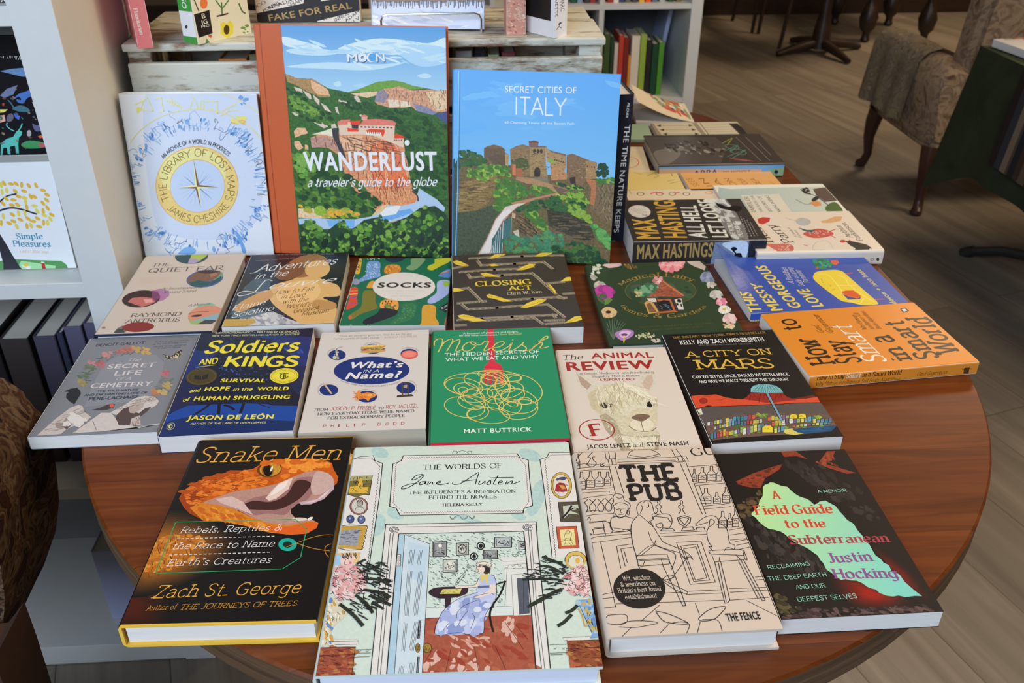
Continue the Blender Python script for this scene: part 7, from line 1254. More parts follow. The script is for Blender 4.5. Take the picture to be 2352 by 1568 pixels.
    A.ticks([(120, 70, 56), (104, 66, 58), (214, 166, 136)], "660,1250 900,1240 1300,1240 1460,1310 1560,1720 1640,2090 1480,2080 1250,1860 1060,1600 940,1380", 160, 90, 7, 1.1, 1.9); A.ticks([(96, 62, 56)], "920,1240 1450,1260 1500,1400 960,1380", 36, 100, 6, .1, .5)
    A.poly((54, 56, 66), "830,1160 890,1150 900,1260 930,1330 960,1420 930,1440 880,1310 840,1230", .4); A.poly((210, 198, 186), "650,1210 740,1185 830,1155 840,1230 740,1210", .3)
    wl, rf = (226, 178, 166), (196, 110, 106)
    A.poly(wl, "888,1110 975,1100 1080,1130 1400,1130 1395,1230 1480,1240 1475,1330 1380,1290 1200,1220 1050,1210 905,1220", .15); A.poly((200, 66, 48), "985,1090 1090,1085 1080,1125 985,1125"); A.poly(rf, "882,1095 920,1078 1000,1075 985,1122 885,1125", .2); A.poly(rf, "1080,1130 1120,1075 1250,1070 1380,1085 1412,1110 1400,1132 1200,1128", .25); A.poly(rf, "1098,1040 1125,1030 1155,1045 1150,1080 1100,1080", .2); A.poly((226, 150, 140), "1100,1050 1150,1052 1148,1080 1102,1080"); A.poly((200, 66, 48), "970,1150 1075,1165 1070,1185 975,1185"); A.poly((200, 66, 48), "1130,1175 1180,1160 1305,1165 1310,1190 1290,1235 1270,1195 1150,1185"); A.poly((236, 206, 200), "1140,1185 1275,1192 1268,1222 1145,1215"); A.dash((110, 40, 40), 14, 1150, 1192, 1270, 1200, 7); A.dash((90, 60, 70), 12, 1090, 1142, 1390, 1150, 9); A.poly((206, 64, 46), "1390,1245 1405,1200 1440,1210 1485,1230 1480,1245", .2); A.dash((120, 60, 60), 14, 1395, 1262, 1470, 1262, 5); A.poly((60, 50, 56), "1010,1122 1072,1125 1070,1160 1012,1155"); A.poly(wl, "975,1100 1000,1100 1000,1150 978,1150"); A.ell((200, 206, 214), 1510, 1285, 24, 26)
    for q in ("490,1180 520,1150 590,1150 620,1200 560,1215 500,1240", "495,1270 540,1270 575,1330 530,1355 495,1310", "590,1300 620,1310 620,1350 590,1350"): A.poly((196, 160, 132), q, .6)
    A.F(560, 300, .21304)
    # valley, river, trees
    A.blobs([g1, g2, g3, (64, 100, 50), (40, 72, 44)], "530,230 700,240 1000,330 1100,450 1300,620 1500,760 1350,900 1000,920 760,860 590,800", 260, 20, 60, .65, .8); A.blobs([g3, (40, 74, 46), g1], "1750,220 2200,150 2210,800 2080,760 1850,640", 130, 20, 56, .65, .8); A.blobs([(90, 140, 66), (104, 150, 74)], "540,240 700,250 780,420 620,500 550,420", 50, 18, 46, .7, .6)
    A.poly((196, 176, 150), "585,840 750,835 800,900 900,860 1010,940 760,945 590,935", .6); A.blobs([(150, 150, 60), (112, 146, 56), (196, 150, 60)], "580,790 760,850 1100,850 1300,930 900,930 640,860", 50, 18, 50, .6, .5); A.ell((124, 160, 62), 820, 862, 62, 54, 0, .6)
    A.poly((152, 178, 214), "590,950 760,940 960,955 1200,955 1370,925 1440,870 1560,800 1700,780 1840,760 1880,660 1890,620 2080,740 2170,830 2160,870 2050,860 1800,930 1500,1000 1200,1050 1000,1060 780,1060 600,1010", .15); A.poly((104, 160, 220), "890,960 1200,965 1190,1050 920,1030", .2); A.poly((96, 150, 214), "1480,900 1800,840 1830,880 1600,960 1480,980", .2); A.poly((200, 206, 216), "1500,830 1700,800 1640,900 1450,930", .2); A.poly((196, 170, 134), "1370,925 1440,850 1540,790 1560,800 1480,880", .4)
    A.poly((190, 130, 96), "1320,640 1500,640 1780,600 1860,680 1880,730 1840,780 1700,810 1560,800 1420,710", .7); A.ticks([(120, 72, 54), (206, 160, 124)], "1380,640 1780,610 1840,760 1560,790", 50, 70, 8, 1.1, 1.8); A.line((60, 56, 60), 16, "1815,650 1870,700 1880,760")
    tr = [(72, 116, 50), (92, 138, 58), (52, 92, 46), (110, 150, 66), (42, 74, 46)]
    A.poly((34, 62, 44), "600,1010 700,1000 900,1080 1000,1000 1080,960 1130,1090 1300,960 1450,930 1550,1010 1760,930 1900,830 2060,810 2160,880 2210,960 2230,1440 620,1440", .8)
    for x, y, r in ((740, 1040, 120), (1060, 1010, 66), (1290, 1010, 90), (1480, 980, 70), (1570, 1000, 36), (1960, 900, 120), (2050, 980, 110), (660, 1140, 60), (880, 1150, 70), (1050, 1160, 90), (1200, 1120, 80), (1330, 1140, 110), (1480, 1180, 90), (1650, 1080, 120), (1780, 1010, 90), (1930, 1120, 110), (2100, 1140, 100), (720, 1230, 80), (900, 1240, 100), (1120, 1280, 110), (1330, 1250, 110), (1540, 1260, 100), (1720, 1230, 110), (1810, 1240, 50), (1960, 1260, 110), (2120, 1270, 90), (800, 1330, 90), (1250, 1350, 100), (1640, 1340, 100), (2060, 1350, 90)):
        A.blobs(tr, [(x - r, y + r * .8), (x - r * .8, y - r * .3), (x, y - r * .8), (x + r * .8, y - r * .3), (x + r, y + r * .8)], 16, r * .16, r * .4, .8, .8)
    A.blobs([(28, 52, 40), (24, 46, 36)], "620,1150 2200,1080 2210,1400 640,1400", 60, 10, 40, 1.6, .6)
    A.F(550, 0, .2551)
    A.poly((168, 84, 50), "80,200 372,225 400,560 486,1570 560,2400 280,2400", .06); A.line((140, 62, 36), 9, "180,222 300,1570 380,2300", 0)
    w_ = (222, 226, 236)
    A.text('WANDERLUST', 588, 1532, 1782, 1530, 172, w_, 'Bx')
    for dx, c in ((7, (60, 90, 130)), (0, w_)):
        A.text('M', 970 + dx, 555 + dx, 1064 + dx, 554 + dx, 76, c, 'Bb'); A.ring(c, 26, 1108 + dx, 517 + dx, 27, 27); A.text('N', 1232 + dx, 554 + dx, 1310 + dx, 553 + dx, 76, c, 'Bb')
    A.ell(w_, 1186, 517, 42, 42); A.ell((74, 146, 210), 1196, 516, 34, 36)
    A.F(560, 300, .21304); A.text('a traveler\u2019s guide to the globe', 690, 602, 2090, 592, 92, w_, 'br'); A.line(w_, 12, "770,590 800,570", 0); A.line(w_, 12, "1440,540 1480,570", 0)
def a_italy(A):
    A.F(1000, 0, .2551); w_ = (214, 218, 240)
    A.poly((72, 144, 220), "130,630 1700,660 1700,1700 130,1700", 0, 0, ((110, 172, 232), (900, 800), (900, 1400)))
    A.blobs([(96, 162, 228), (88, 156, 226)], "200,700 1650,720 1650,1250 200,1200", 26, 60, 200, .2, .02, -.3)
    A.text('SECRET CITIES OF', 625, 830, 1270, 842, 62, w_, 'B'); A.text('ITALY', 722, 1030, 1180, 1040, 155, w_, 'lt'); A.text('60 Charming Towns off the Beaten Path', 624, 1112, 1250, 1124, 24, (196, 206, 232), 'B')
    A.F(1000, 280, .21680); st = (120, 100, 74); s2 = (92, 78, 62); gr = (60, 104, 50); gl = (116, 150, 62); gd = (34, 66, 46)
    A.poly((96, 86, 62), "240,420 300,370 520,380 700,440 800,460 1000,560 1300,560 1700,600 1910,640 1900,1500 180,1420 230,560", .9); A.poly((58, 76, 70), "185,500 240,380 260,900 240,1420 165,1420", .4)
    A.poly((118, 100, 66), "245,640 520,590 660,560 640,700 560,860 420,950 240,980", .8); A.poly((64, 76, 62), "240,960 430,940 600,880 720,950 560,1180 460,1400 230,1420", .8); A.ticks([(74, 62, 46), (150, 130, 92)], "250,650 620,590 560,830 250,960", 70, 80, 6, -.15, .2)
    A.blobs([gd, (44, 80, 54), (54, 90, 50)], "240,330 330,300 480,350 540,400 500,470 280,470", 70, 16, 40, .7, .6); A.poly(gd, "190,400 205,380 215,480 190,490"); A.poly(gd, "230,400 250,300 265,500 225,500", .4)
    # houses
    def house(wc, P, roof=None, rc=(110, 84, 66)): A.poly(wc, P, .5); roof and A.poly(rc, roof, .4)
    house(s2, "515,275 720,275 745,330 780,345 770,480 650,470 560,390 515,385", "520,275 545,260 620,238 700,262 750,300 735,305 720,278"); A.poly((86, 72, 58), "560,380 640,340 740,360 735,470 640,460", .5); A.poly((150, 130, 90), "740,335 782,345 772,470 742,480", .4)
    house(st, "790,290 930,240 1000,265 1000,560 940,580 850,560 800,480", "786,292 860,255 930,238 1000,262 995,268 930,246"); A.poly((70, 82, 50), "800,400 960,370 1000,480 930,520 820,490", .7)
    house((138, 116, 82), "1000,262 1165,262 1170,440 1190,580 1000,580"); A.poly((104, 84, 70), "1000,252 1175,258 1180,272 1000,268"); house((110, 86, 80), "990,205 1040,195 1095,215 1088,258 992,258", "985,208 1042,193 1098,212 1092,222 990,220", (90, 66, 60))
    for x in (1050, 1086, 1122): A.ell((52, 46, 44), x, 310, 15, 24)
    A.ell((48, 44, 42), 1080, 530, 34, 52); A.poly((48, 44, 42), "1048,530 1112,530 1110,578 1046,578"); A.ticks([(100, 84, 62), (160, 136, 98)], "1005,340 1160,340 1170,480 1010,480", 30, 24, 5, -.2, .2)
    house((150, 124, 88), "1165,262 1200,290 1215,420 1180,430"); house((146, 122, 88), "1200,300 1380,340 1385,470 1340,600 1280,590 1230,460 1210,420", "1195,290 1250,310 1385,345 1382,358 1240,325"); A.poly((160, 120, 88), "1215,430 1330,480 1400,560 1390,610 1230,620", .6); A.poly(gl, "1195,385 1270,400 1260,440 1200,430", .6); A.dash((70, 60, 52), 14, 1260, 400, 1370, 430, 5)
    house((112, 92, 72), "1390,350 1470,340 1590,400 1600,600 1560,680 1440,640 1390,560", "1385,352 1450,335 1540,370 1640,410 1700,425 1710,445 1600,410 1470,350"); house((142, 116, 84), "1590,405 1715,430 1705,600 1600,610"); A.dash((60, 50, 46), 16, 1605, 470, 1700, 480, 4); A.poly((52, 42, 42), "1420,590 1480,580 1490,670 1440,680"); A.poly((176, 110, 76), "815,445 852,450 850,570 815,560", .3); A.poly((150, 92, 66), "855,490 925,488 920,580 858,580", .3)
    A.ticks([(80, 66, 52), (156, 132, 98)], "800,300 1000,290 1380,380 1600,420 1700,460 1690,600 1200,560 820,480", 120, 20, 5, -.2, .2)
    A.blobs([gd, (30, 62, 48)], "1715,520 1740,450 1790,430 1840,520 1810,580 1720,575", 40, 12, 30, .9, .5)
    A.blobs([gl, gr, (90, 130, 56), (130, 164, 80)], "330,500 420,490 600,450 700,470 790,490 780,560 640,560 540,620 350,580", 110, 16, 40, .7, .7); A.blobs([gr, gl, (70, 116, 52)], "640,620 760,600 960,690 1280,680 1260,740 1000,780 820,870 680,950 610,900 640,760", 160, 16, 44, .6, .7)
    A.poly((150, 120, 92), "860,580 1000,590 1200,650 1420,720 1400,745 1300,760 1180,690 960,650 850,610", .5); A.poly((96, 84, 76), "1240,670 1420,725 1300,770 1290,740", .4); A.poly((116, 108, 96), "1000,590 1190,580 1200,650", .3); A.blobs([gr, gd, gl], "1230,645 1400,660 1560,690 1570,720 1420,715", 40, 12, 30, .5, .6)
    A.poly((104, 92, 74), "1700,640 1900,640 1880,1120 1720,1000 1640,900 1660,720", .8); A.poly((156, 104, 74), "1590,600 1700,620 1700,760 1680,900 1640,860 1650,700", .6); A.ticks([(70, 64, 54), (140, 124, 96)], "1720,660 1890,660 1870,1080 1740,980", 50, 70, 6, 1.2, 1.9); A.blobs([gr, gl], "1700,600 1910,590 1900,660 1720,650", 40, 12, 30, .6, .6)
    # the bridge
    A.poly((160, 120, 96), "800,855 900,835 1100,790 1300,745 1300,772 1100,812 920,870 830,885", .3); A.blobs([gl, (140, 170, 72), gr], "1240,800 1400,750 1540,740 1620,850 1560,880 1400,870", 70, 16, 44, .6, .6); A.blobs([gd, gr, (48, 88, 54)], "860,920 1000,870 1240,800 1560,860 1640,1060 1540,1080 1300,1020 1180,900 1050,960 880,980", 150, 18, 50, .6, .7); A.blobs([gl, gr], "1380,870 1480,860 1640,1000 1640,1080 1480,1020", 50, 16, 40, .6, .6)
    A.poly((92, 82, 62), "850,960 1000,960 1180,1060 1400,1040 1660,1120 1700,1300 1500,1280 1200,1260 1000,1240 830,1130", .9); A.poly((58, 58, 50), "1180,930 1400,960 1640,1080 1690,1240 1560,1250 1360,1180 1200,1100", .8); A.ticks([(46, 44, 38), (128, 110, 80)], "870,1010 1000,1000 1140,1220 1120,1280 920,1180", 50, 90, 7, .5, 1.0); A.ticks([(44, 42, 38), (104, 92, 72)], "1220,960 1640,1080 1690,1260 1300,1220", 60, 90, 7, -.05, .25); A.blobs([gr, gl], "950,960 1050,960 1180,1060 1190,1170 1100,1130 1000,1020", 50, 16, 40, .7, .6)
    A.poly((190, 178, 178), "880,862 960,860 860,905 820,945 740,1030 690,1080 600,1230 560,1380 470,1400 450,1400 540,1240 640,1030 700,960 740,900", .1); A.poly((206, 196, 200), "700,960 780,920 810,950 720,1030 640,1180 590,1390 480,1395 560,1240 640,1060", .06); A.line((150, 100, 80), 6, "740,900 640,1020 555,1220 458,1395", 0); A.line((160, 96, 72), 7, "880,890 820,945 720,1035 650,1180 578,1395", 0)
    A.poly((58, 100, 106), "730,1050 805,1000 800,1210 720,1250", .3); A.poly((52, 92, 96), "600,1240 710,1080 710,1390 590,1390", .2)
    for x0, y0, y1 in ((718, 1060, 1390), (690, 1110, 1390), (668, 1150, 1390), (645, 1200, 1390), (625, 1260, 1390), (606, 1310, 1390)): A.line((176, 190, 206), 7, [(x0, y0), (x0 - 14, y1)], 0)
    A.line((150, 160, 160), 6, "806,1000 800,1230", 0); A.poly((176, 150, 130), "810,960 850,970 845,1020 815,1015", .4)
    A.blobs([(60, 118, 92), (52, 104, 80), (76, 130, 84)], "720,1220 860,1200 1000,1240 1200,1160 1360,1200 1340,1390 720,1390", 110, 18, 50, .7, .7); A.blobs([(64, 124, 70), (86, 150, 84), gr], "1640,1060 1760,1140 1860,1240 1850,1360 1740,1240", 70, 16, 44, .7, .6); A.blobs([gd, (44, 80, 52), (60, 100, 54)], "1180,1330 1480,1280 1700,1340 1800,1500 1380,1540 1340,1400", 120, 18, 50, .7, .7); A.poly((170, 170, 160), "820,1160 880,1140 890,1220 850,1200", .6)
    A.F(1000, 0, .2551); A.line((120, 180, 236), 7, "212,645 200,1700 180,2300", 0); A.line((52, 100, 160), 5, "222,645 210,1700 190,2300", 0)
def s_pilcher(A):
    A.F(1390, 180, .28061); w_ = (206, 208, 216)
    A.text('PILCHER', 183, 198, 168, 322, 0, w_, 'Bbi', (20, 0)); A.text('THE TIME NATURE KEEPS', 162, 378, 70, 1262, 0, w_, 'Bb', (44, 3)); A.poly((60, 130, 110), "50,1325 85,1325 70,1350 85,1365 55,1365")
def s_pink(A): A.F(0, 0, .2551); A.text('Flammarion', 1200, 75, 1262, 318, 0, (222, 196, 196), 'rb', (34, -6))
def a_pink(A):
    A.F(0, 0, .2551); A.poly((34, 24, 26), "1260,-40 1640,-40 1640,460 1380,460", .3); A.blobs([(96, 50, 44), (70, 60, 40), (120, 84, 60), (60, 40, 60)], "1290,0 1480,0 1520,300 1380,330", 46, 14, 40, .8, .6)
def s_green(A):
    A.F(0, 0, .2551); A.poly((56, 136, 62), "1540,-60 1750,-60 1760,110 1560,90"); A.poly((56, 136, 62), "1600,312 1790,340 1800,430 1610,400"); A.poly((206, 212, 226), "1555,88 1760,112 1785,340 1605,314"); A.text('SO', 1628, -30, 1640, 70, 0, (214, 220, 214), 'Bb', (42, -4)); A.ell((50, 50, 54), 1678, 242, 12, 16)
def a_green(A):
    A.F(0, 0, .2551); A.poly((30, 28, 28), "1745,130 1885,90 1915,300 1790,340"); A.text('B', 1822, 168, 1852, 160, 48, (206, 200, 190), 'Bb'); A.text('IG', 1822, 222, 1870, 208, 42, (206, 200, 190), 'Bb'); A.text('PIC', 1815, 252, 1888, 236, 22, (206, 200, 190), 'B')
    A.ell((206, 110, 60), 1835, 30, 34, 50, 0, .3); A.line((70, 50, 34), 10, "1745,-10 1790,100"); A.line((60, 110, 56), 12, "1995,20 2000,130"); A.line((60, 110, 56), 10, "2000,80 1940,0"); A.line((60, 110, 56), 10, "2000,80 2060,0"); A.line((52, 44, 38), 12, "1950,148 2055,122", 0)
    A.poly((206, 190, 60), "1985,215 2010,195 2040,215 2070,180 2100,220 2100,300 2050,345 1990,310", .2); A.ell((70, 50, 34), 2040, 268, 26, 44); A.poly((186, 70, 50), "1870,320 1910,310 1900,345"); A.poly((70, 130, 80), "1860,345 1890,380 1850,400"); A.blobs([(90, 130, 56)], "2170,240 2230,220 2230,290 2180,300", 8, 10, 22); A.line((70, 90, 50), 12, "2150,30 2180,100 2210,120")
def a_fake(A):
    A.F(550, 0, .2551); k = (34, 32, 34); w_ = (196, 194, 196); r = A.rng
    A.poly(w_, "90,-60 590,-60 575,30 150,120 120,110", .1); A.poly(w_, "700,190 1100,90 1100,260 690,260", .1); A.poly(w_, "730,-20 870,-60 860,-10 735,12")
    for t, x0, y0, x1, y1, h in (('UGO', 130, 90, 240, 30, 36), ('NNE', 270, 90, 380, 30, 36), ('ADA', 350, 58, 480, 10, 34), ('SHAN', 440, 70, 570, 10, 40), ('JOIN', 210, 110, 330, 50, 26), ('VOLK', 745, 190, 860, 150, 34), ('INNER', 860, 200, 990, 130, 36), ('ADAM', 960, 200, 1080, 110, 34), ('IN V', 1000, 230, 1090, 160, 30)): A.text(t, x0, y0, x1, y1, h, k, 'rm' if r.random() < .5 else 'Bb')
    A.text('FAKE FOR REAL', 270, 192, 1015, 75, 62, (150, 128, 84), 'Bb')
def a_deer(A):
    A.F(550, 0, .2551); A.poly((150, 168, 206), "1160,-60 2220,-60 2220,20 1160,60", .1)
    r = A.rng
    for i in range(13):
        x = 1180 + i * 82; y = -6 + r.uniform(-8, 12); A.ell((110, 96, 90), x, y, 44, 26, 0, .4)
        for d in (-30, -14, 16, 32): A.line((70, 60, 60), 8, [(x + d, y + 10), (x + d + r.uniform(-8, 8), y + 50 + r.uniform(0, 36))], 0)
    A.blobs([(196, 206, 232), (160, 176, 214)], "1170,110 2200,90 2200,260 1180,260", 40, 30, 110, .15, .05, -.3)
def s_diary(A):
    A.F(1000, 0, .2551); A.blobs([(206, 170, 164), (150, 100, 92), (190, 150, 140)], "640,-40 820,-40 815,310 650,310", 70, 6, 20, .6, .6); A.text('Diary', 742, 60, 742, 200, 0, (206, 186, 180), 'sc', (40, 0))
def s_marc(A):
    A.F(1000, 0, .2551); k = (50, 50, 56); A.text('MARC', 1128, -20, 1128, 105, 0, k, 'B', (36, 0)); A.text('BENNETTS', 1066, -110, 1066, 155, 0, k, 'B', (40, 0)); A.ell((50, 50, 56), 1120, 212, 16, 7, -40); A.line((50, 50, 56), 5, "1090,268 1112,240 1120,215 1140,205"); A.line((50, 50, 56), 5, "1112,240 1135,252")
def a_marc(A):
    A.F(1000, 0, .2551); A.poly((28, 26, 30), "820,-100 1006,-100 1006,240 830,140", .1)
def a_simple(A):
    A.F(0, 350, .2551); y_ = (206, 162, 62); k = (42, 44, 56)
    A.poly((76, 134, 84), "-40,985 100,958 300,968 550,975 600,1010 640,1120 640,1215 560,1225 200,1218 30,1190 -20,1120", .1, 0); A.poly((140, 196, 150), "165,1020 190,975 300,990 500,1020 500,1060 470,1145 330,1125 200,1075", .04)
    A.poly(k, "-60,700 0,735 60,830 110,920 180,1030 300,1140 240,1142 200,1135 150,1146 100,1135 60,1148 30,1145 30,1000 -10,860", 0); A.line(k, 17, "-20,530 60,505 130,500 220,520 330,555"); A.line(k, 14, "-10,450 60,395 150,372")
    r = A.rng
    for x, y in [(x + r.uniform(-12, 12), y + r.uniform(-10, 10)) for x, y in ((40, 285), (95, 292), (145, 285), (205, 292), (270, 300), (335, 305), (20, 350), (70, 348), (135, 340), (215, 350), (375, 350), (415, 385), (65, 425), (125, 420), (175, 395), (215, 410), (275, 405), (320, 405), (415, 430), (235, 440), (30, 465), (100, 470), (165, 470), (240, 485), (305, 485), (375, 465), (430, 495), (345, 530), (400, 525), (460, 560), (390, 570), (450, 598), (110, 560), (160, 540), (225, 545), (40, 570), (180, 595), (245, 600), (300, 615), (350, 595), (400, 640), (440, 628), (20, 640), (85, 630), (130, 620), (150, 660), (235, 655), (285, 660), (355, 660), (0, 300), (-10, 400), (-10, 620))]: a = r.uniform(-1, 1); A.ell(y_ if r.random() < .7 else (226, 186, 90), x, y, 30, 15, 50 + a * 40, .1, n=9)
    A.text('Simple', 150, 780, 390, 778, 52, (52, 120, 160), 'rb'); A.text('Pleasures', 118, 845, 460, 850, 52, (52, 120, 160), 'rb'); A.text('Life\u2019s Little Joys', 180, 900, 440, 908, 26, (212, 160, 150), 'rm'); A.text('Clare Gogerty', 268, 1195, 446, 1200, 22, (200, 216, 204), 'rb')
    A.poly((160, 44, 44), "370,990 400,995 418,1060 385,1068"); A.poly((206, 206, 206), "370,982 400,985 402,996 372,994"); A.poly((30, 34, 44), "435,1090 480,1052 545,1075 490,1105"); A.poly((214, 220, 220), "190,1015 285,1025 262,1060"); A.ell((226, 170, 70), 235, 1010, 22, 16); A.ell((220, 226, 222), 335, 1072, 22, 12)
def a_animals(A):
    A.F(0, 0, .2551); r = A.rng
    A.poly((92, 126, 176), "0,640 100,620 210,610 220,540 245,580 290,620 300,690 200,690 60,655", .3, 0); A.ticks([(190, 190, 200)], "0,510 260,500 260,530 0,530", 24, 22, 5, 1.2, 1.9); A.poly((96, 110, 150), "0,860 60,800 160,765 120,850 40,880", .3); A.poly((66, 104, 180), "130,890 160,850 240,820 330,790 350,840 250,880 210,930 160,920 150,895 190,900 170,870", .2, 1); A.poly((60, 100, 120), "110,980 170,950 230,960 270,1000 200,1010", .3, 1); A.line((60, 100, 120), 12, "130,980 100,930 70,900")
    A.poly((206, 196, 110), "0,985 70,985 40,1010 0,1015"); A.poly((200, 150, 140), "0,1040 40,1035 50,1090 0,1105", .4); A.poly((66, 96, 206), "120,1020 150,1030 180,1045 170,1080 140,1060"); A.poly((196, 196, 200), "290,920 340,910 360,950 310,970", .4); A.poly((84, 86, 130), "290,1110 330,1130 400,1120 380,1170 320,1180", .3, 1)
    A.poly((80, 170, 170), "10,1290 60,1250 120,1230 150,1180 200,1180 195,1215 170,1240 165,1300 170,1380 145,1380 135,1310 90,1320 95,1390 70,1385 60,1330 30,1330 20,1400 5,1395", .3); A.line((90, 180, 180), 9, "130,1180 90,1160 60,1130 65,1105"); A.line((90, 180, 180), 9, "165,1180 190,1140 200,1110"); A.ell((150, 150, 160), 262, 1200, 20, 30, 0, .3); A.poly((206, 90, 60), "340,1225 400,1210 440,1225 430,1250 390,1235 360,1245"); A.poly((60, 130, 90), "190,1300 260,1265 360,1275 450,1300 380,1330 240,1335", .3, 1); A.poly((170, 80, 90), "340,1290 440,1290 455,1310 370,1330", .3); A.line((110, 80, 50), 9, "140,1410 200,1395"); A.ell((150, 60, 50), 30, 940, 12, 14); A.ell((90, 90, 110), 90, 1060, 30, 40, 30, .5)
    A.blobs([(70, 80, 110), (100, 60, 60), (60, 100, 90), (120, 110, 90)], "0,700 300,700 440,1350 0,1380", 26, 6, 20, .6, .3)
def s_flat(A):
    A.F(0, 350, .2551); A.poly((58, 138, 58), "-200,120 0,105 480,40 520,72 300,92 0,112", 0)
def a_upper(A): A.F(0, 0, .2551); A.ticks([(200, 200, 206)], "0,10 40,-20 140,0 150,60 90,50", 26, 26, 5, .6, 1.6); A.poly((116, 116, 118), "-100,66 160,70 160,120 -100,120")
def a_redbook(A):
    A.F(1900, 0, .40831); A.poly((176, 40, 40), "860,170 1200,165 1200,182 890,186"); A.poly((150, 140, 120), "960,195 1120,190 1150,215 1000,225", .3); A.blobs([(90, 96, 80), (190, 90, 70)], "980,190 1120,190 1140,215 1010,222", 14, 8, 24, .5)
FR = 'books lying in the front row'
B1 = 'paperback_book'; H1 = 'hardback_book'
bk(H1, 'snake', 'black-jacketed hardback with an orange viper and yellow boards, front left of the table', -194.3, 617.9, 153.6, 236.2, 24.6, -1.7, kind='hard', base=(22, 19, 18), board=(232, 178, 62), gloss=.35, group='books lying on the display table')
bk(H1, 'austen', 'large pale green illustrated hardback, a woman writing in a room, front middle', -8.6, 580.1, 213.4, 271.4, 22.3, -1.3, kind='hard', base=(203, 207, 196), gloss=.45, pages=(225, 228, 240), group='books lying on the display table')
bk(H1, 'pub', 'cream hardback with line drawing of a bar and two stools', 170.5, 581.4, 137.3, 226.6, 23.3, -.1, kind='hard', base=(205, 184, 166), gloss=.5, group='books lying on the display table')
bk(B1, 'field', 'black paperback with a mint-green cave opening, front right corner', 308.2, 586.5, 132.7, 209.2, 17.8, 0, base=(26, 21, 20), gloss=.4, group='books lying on the display table')
bk(B1, 'cemetery', 'grey paperback with a stone angel and flowers, left end of second row', -382.1, 863.4, 129.3, 195.9, 15.9, .5, base=(124, 123, 128), gloss=.4, group='books lying on the display table')
bk(B1, 'soldiers', 'dark blue paperback with yellow lettering and round seals', -245.7, 854.9, 134.7, 206.9, 21.1, 1.3, base=(20, 35, 80), gloss=.3, group='books lying on the display table')
bk(B1, 'whats', 'white paperback with a navy oval and small pictures in a ring', -105.7, 846.1, 129.2, 199.6, 21.9, -.1, base=(208, 196, 188), gloss=.4, pages=(205, 190, 165), group='books lying on the display table')
bk(H1, 'moreish', 'green hardback with a red fork in a tangle of spaghetti', 32.6, 827.5, 141.1, 222.3, 24.8, -.1, kind='hard', base=(40, 134, 90), board=(190, 30, 50), gloss=.4, pages=(190, 178, 170), group='books lying on the display table')
bk(B1, 'animal', 'cream paperback with a white alpaca head', 171.5, 801.0, 130, 194, 16, -.6, base=(213, 197, 184), gloss=.42, group='books lying on the display table')
bk(B1, 'mars', 'black paperback with a domed city on red hills', 309.9, 817, 137, 214.7, 18.1, 1.6, base=(30, 26, 26), gloss=.35, group='books lying on the display table')
bk(B1, 'smart', 'orange paperback with black pixel lettering, right end of the table', 482.5, 903.8, 206, 144.4, 17, 5.1, spine='B', base=(216, 132, 44), gloss=.3, group='books lying on the display table')
bk(H1, 'quiet', 'beige hardback with round picture cut-outs, left end of third row', -373, 1068.6, 140.6, 218.1, 21.4, 0, kind='hard', base=(198, 180, 166), board=(26, 38, 66), gloss=.5, group='books lying on the display table')
bk(B1, 'louvre', 'dark paperback with white script over a peach-toned picture', -225.7, 1070.8, 136.5, 201.6, 21.2, .2, base=(38, 38, 45), gloss=.25, group='books lying on the display table')
bk(B1, 'socks', 'green paperback covered in socks with a white oval', -82.5, 1068, 132, 190, 14, -3.0, base=(24, 100, 70), gloss=.4, group='books lying on the display table')
bk(B1, 'closing', 'dark brown paperback with yellow birds on zigzag ledges', 66.6, 1041.8, 157.8, 208.5, 24.2, .4, base=(62, 53, 47), gloss=.35, group='books lying on the display table')
bk(H1, 'fairy', 'dark green hardback with a flower border round a tiny cottage', 257, 1017, 168, 216, 15, .4, kind='hard', base=(46, 62, 42), gloss=.4, group='books lying on the display table')
mess_curl = lambda x, y, z: 0 if z < 10 else max(0, (-62 - x) / 43) ** 2 * max(0, (y + 85) / 170) ** 1.5 * 24
bk(B1, 'messy', 'blue paperback with a yellow sofa, top corner curling up', 468, 1060, 212, 158, 13, 2.2, spine='B', base=(56, 80, 164), gloss=.35, curl=mess_curl, group='books lying on the display table')
bk(B1, 'hastings', 'thick black paperback with gold and white capitals and smoke, spine to the front', 340, 1219, 190, 152, 38, -1.4, spine='B', base=(50, 45, 42), gloss=.3, group='books lying on the display table')
bk(H1, 'hen', 'cream hardback with drawings of hens and a white rounded spine', 510, 1198, 182, 141, 24, -1.2, spine='B', kind='hard', base=(216, 200, 184), gloss=.35, inset=1.5, group='books lying on the display table')
bk(B1, 'walk', 'white-bordered pale paperback with a bird among branches', 518, 1341, 186, 132, 15, -1.4, spine='B', base=(222, 218, 206), gloss=.3, group='books lying on the display table')
bk(B1, 'strip', 'cream paperback with coloured letters, mostly hidden by the thick black one', 352, 1352, 152, 112, 10, -1, spine='B', base=(214, 196, 172), group='books lying on the display table')
bk(B1, 'orange', 'orange paperback with handwritten lettering', 468, 1452, 160, 106, 10, 0, spine='B', base=(216, 160, 92), group='books lying on the display table')
ycurl = lambda x, y, z: 0 if z < 6 else max(0, (x * -1 + 40) / 110) ** 2 * 16 * max(0, (y + 60) / 110)
bk(B1, 'yellow', 'pale yellow paperback with a lifted cover, beside the dark upright spine', 312, 1456, 140, 92, 9, -2, spine='B', base=(214, 190, 122), curl=ycurl, group='books lying on the display table')
bk(H1, 'abba', 'dark hardback with a blue edge and a group photograph', 462, 1563, 222, 160, 25, -1, spine='B', kind='hard', base=(66, 58, 54), gloss=.2, inset=2, group='books lying on the display table')
bk(B1, 'circle', 'cream paperback with a thin red ring', 282, 1560, 120, 128, 12, -5, spine='B', base=(212, 194, 168), group='books lying on the display table')
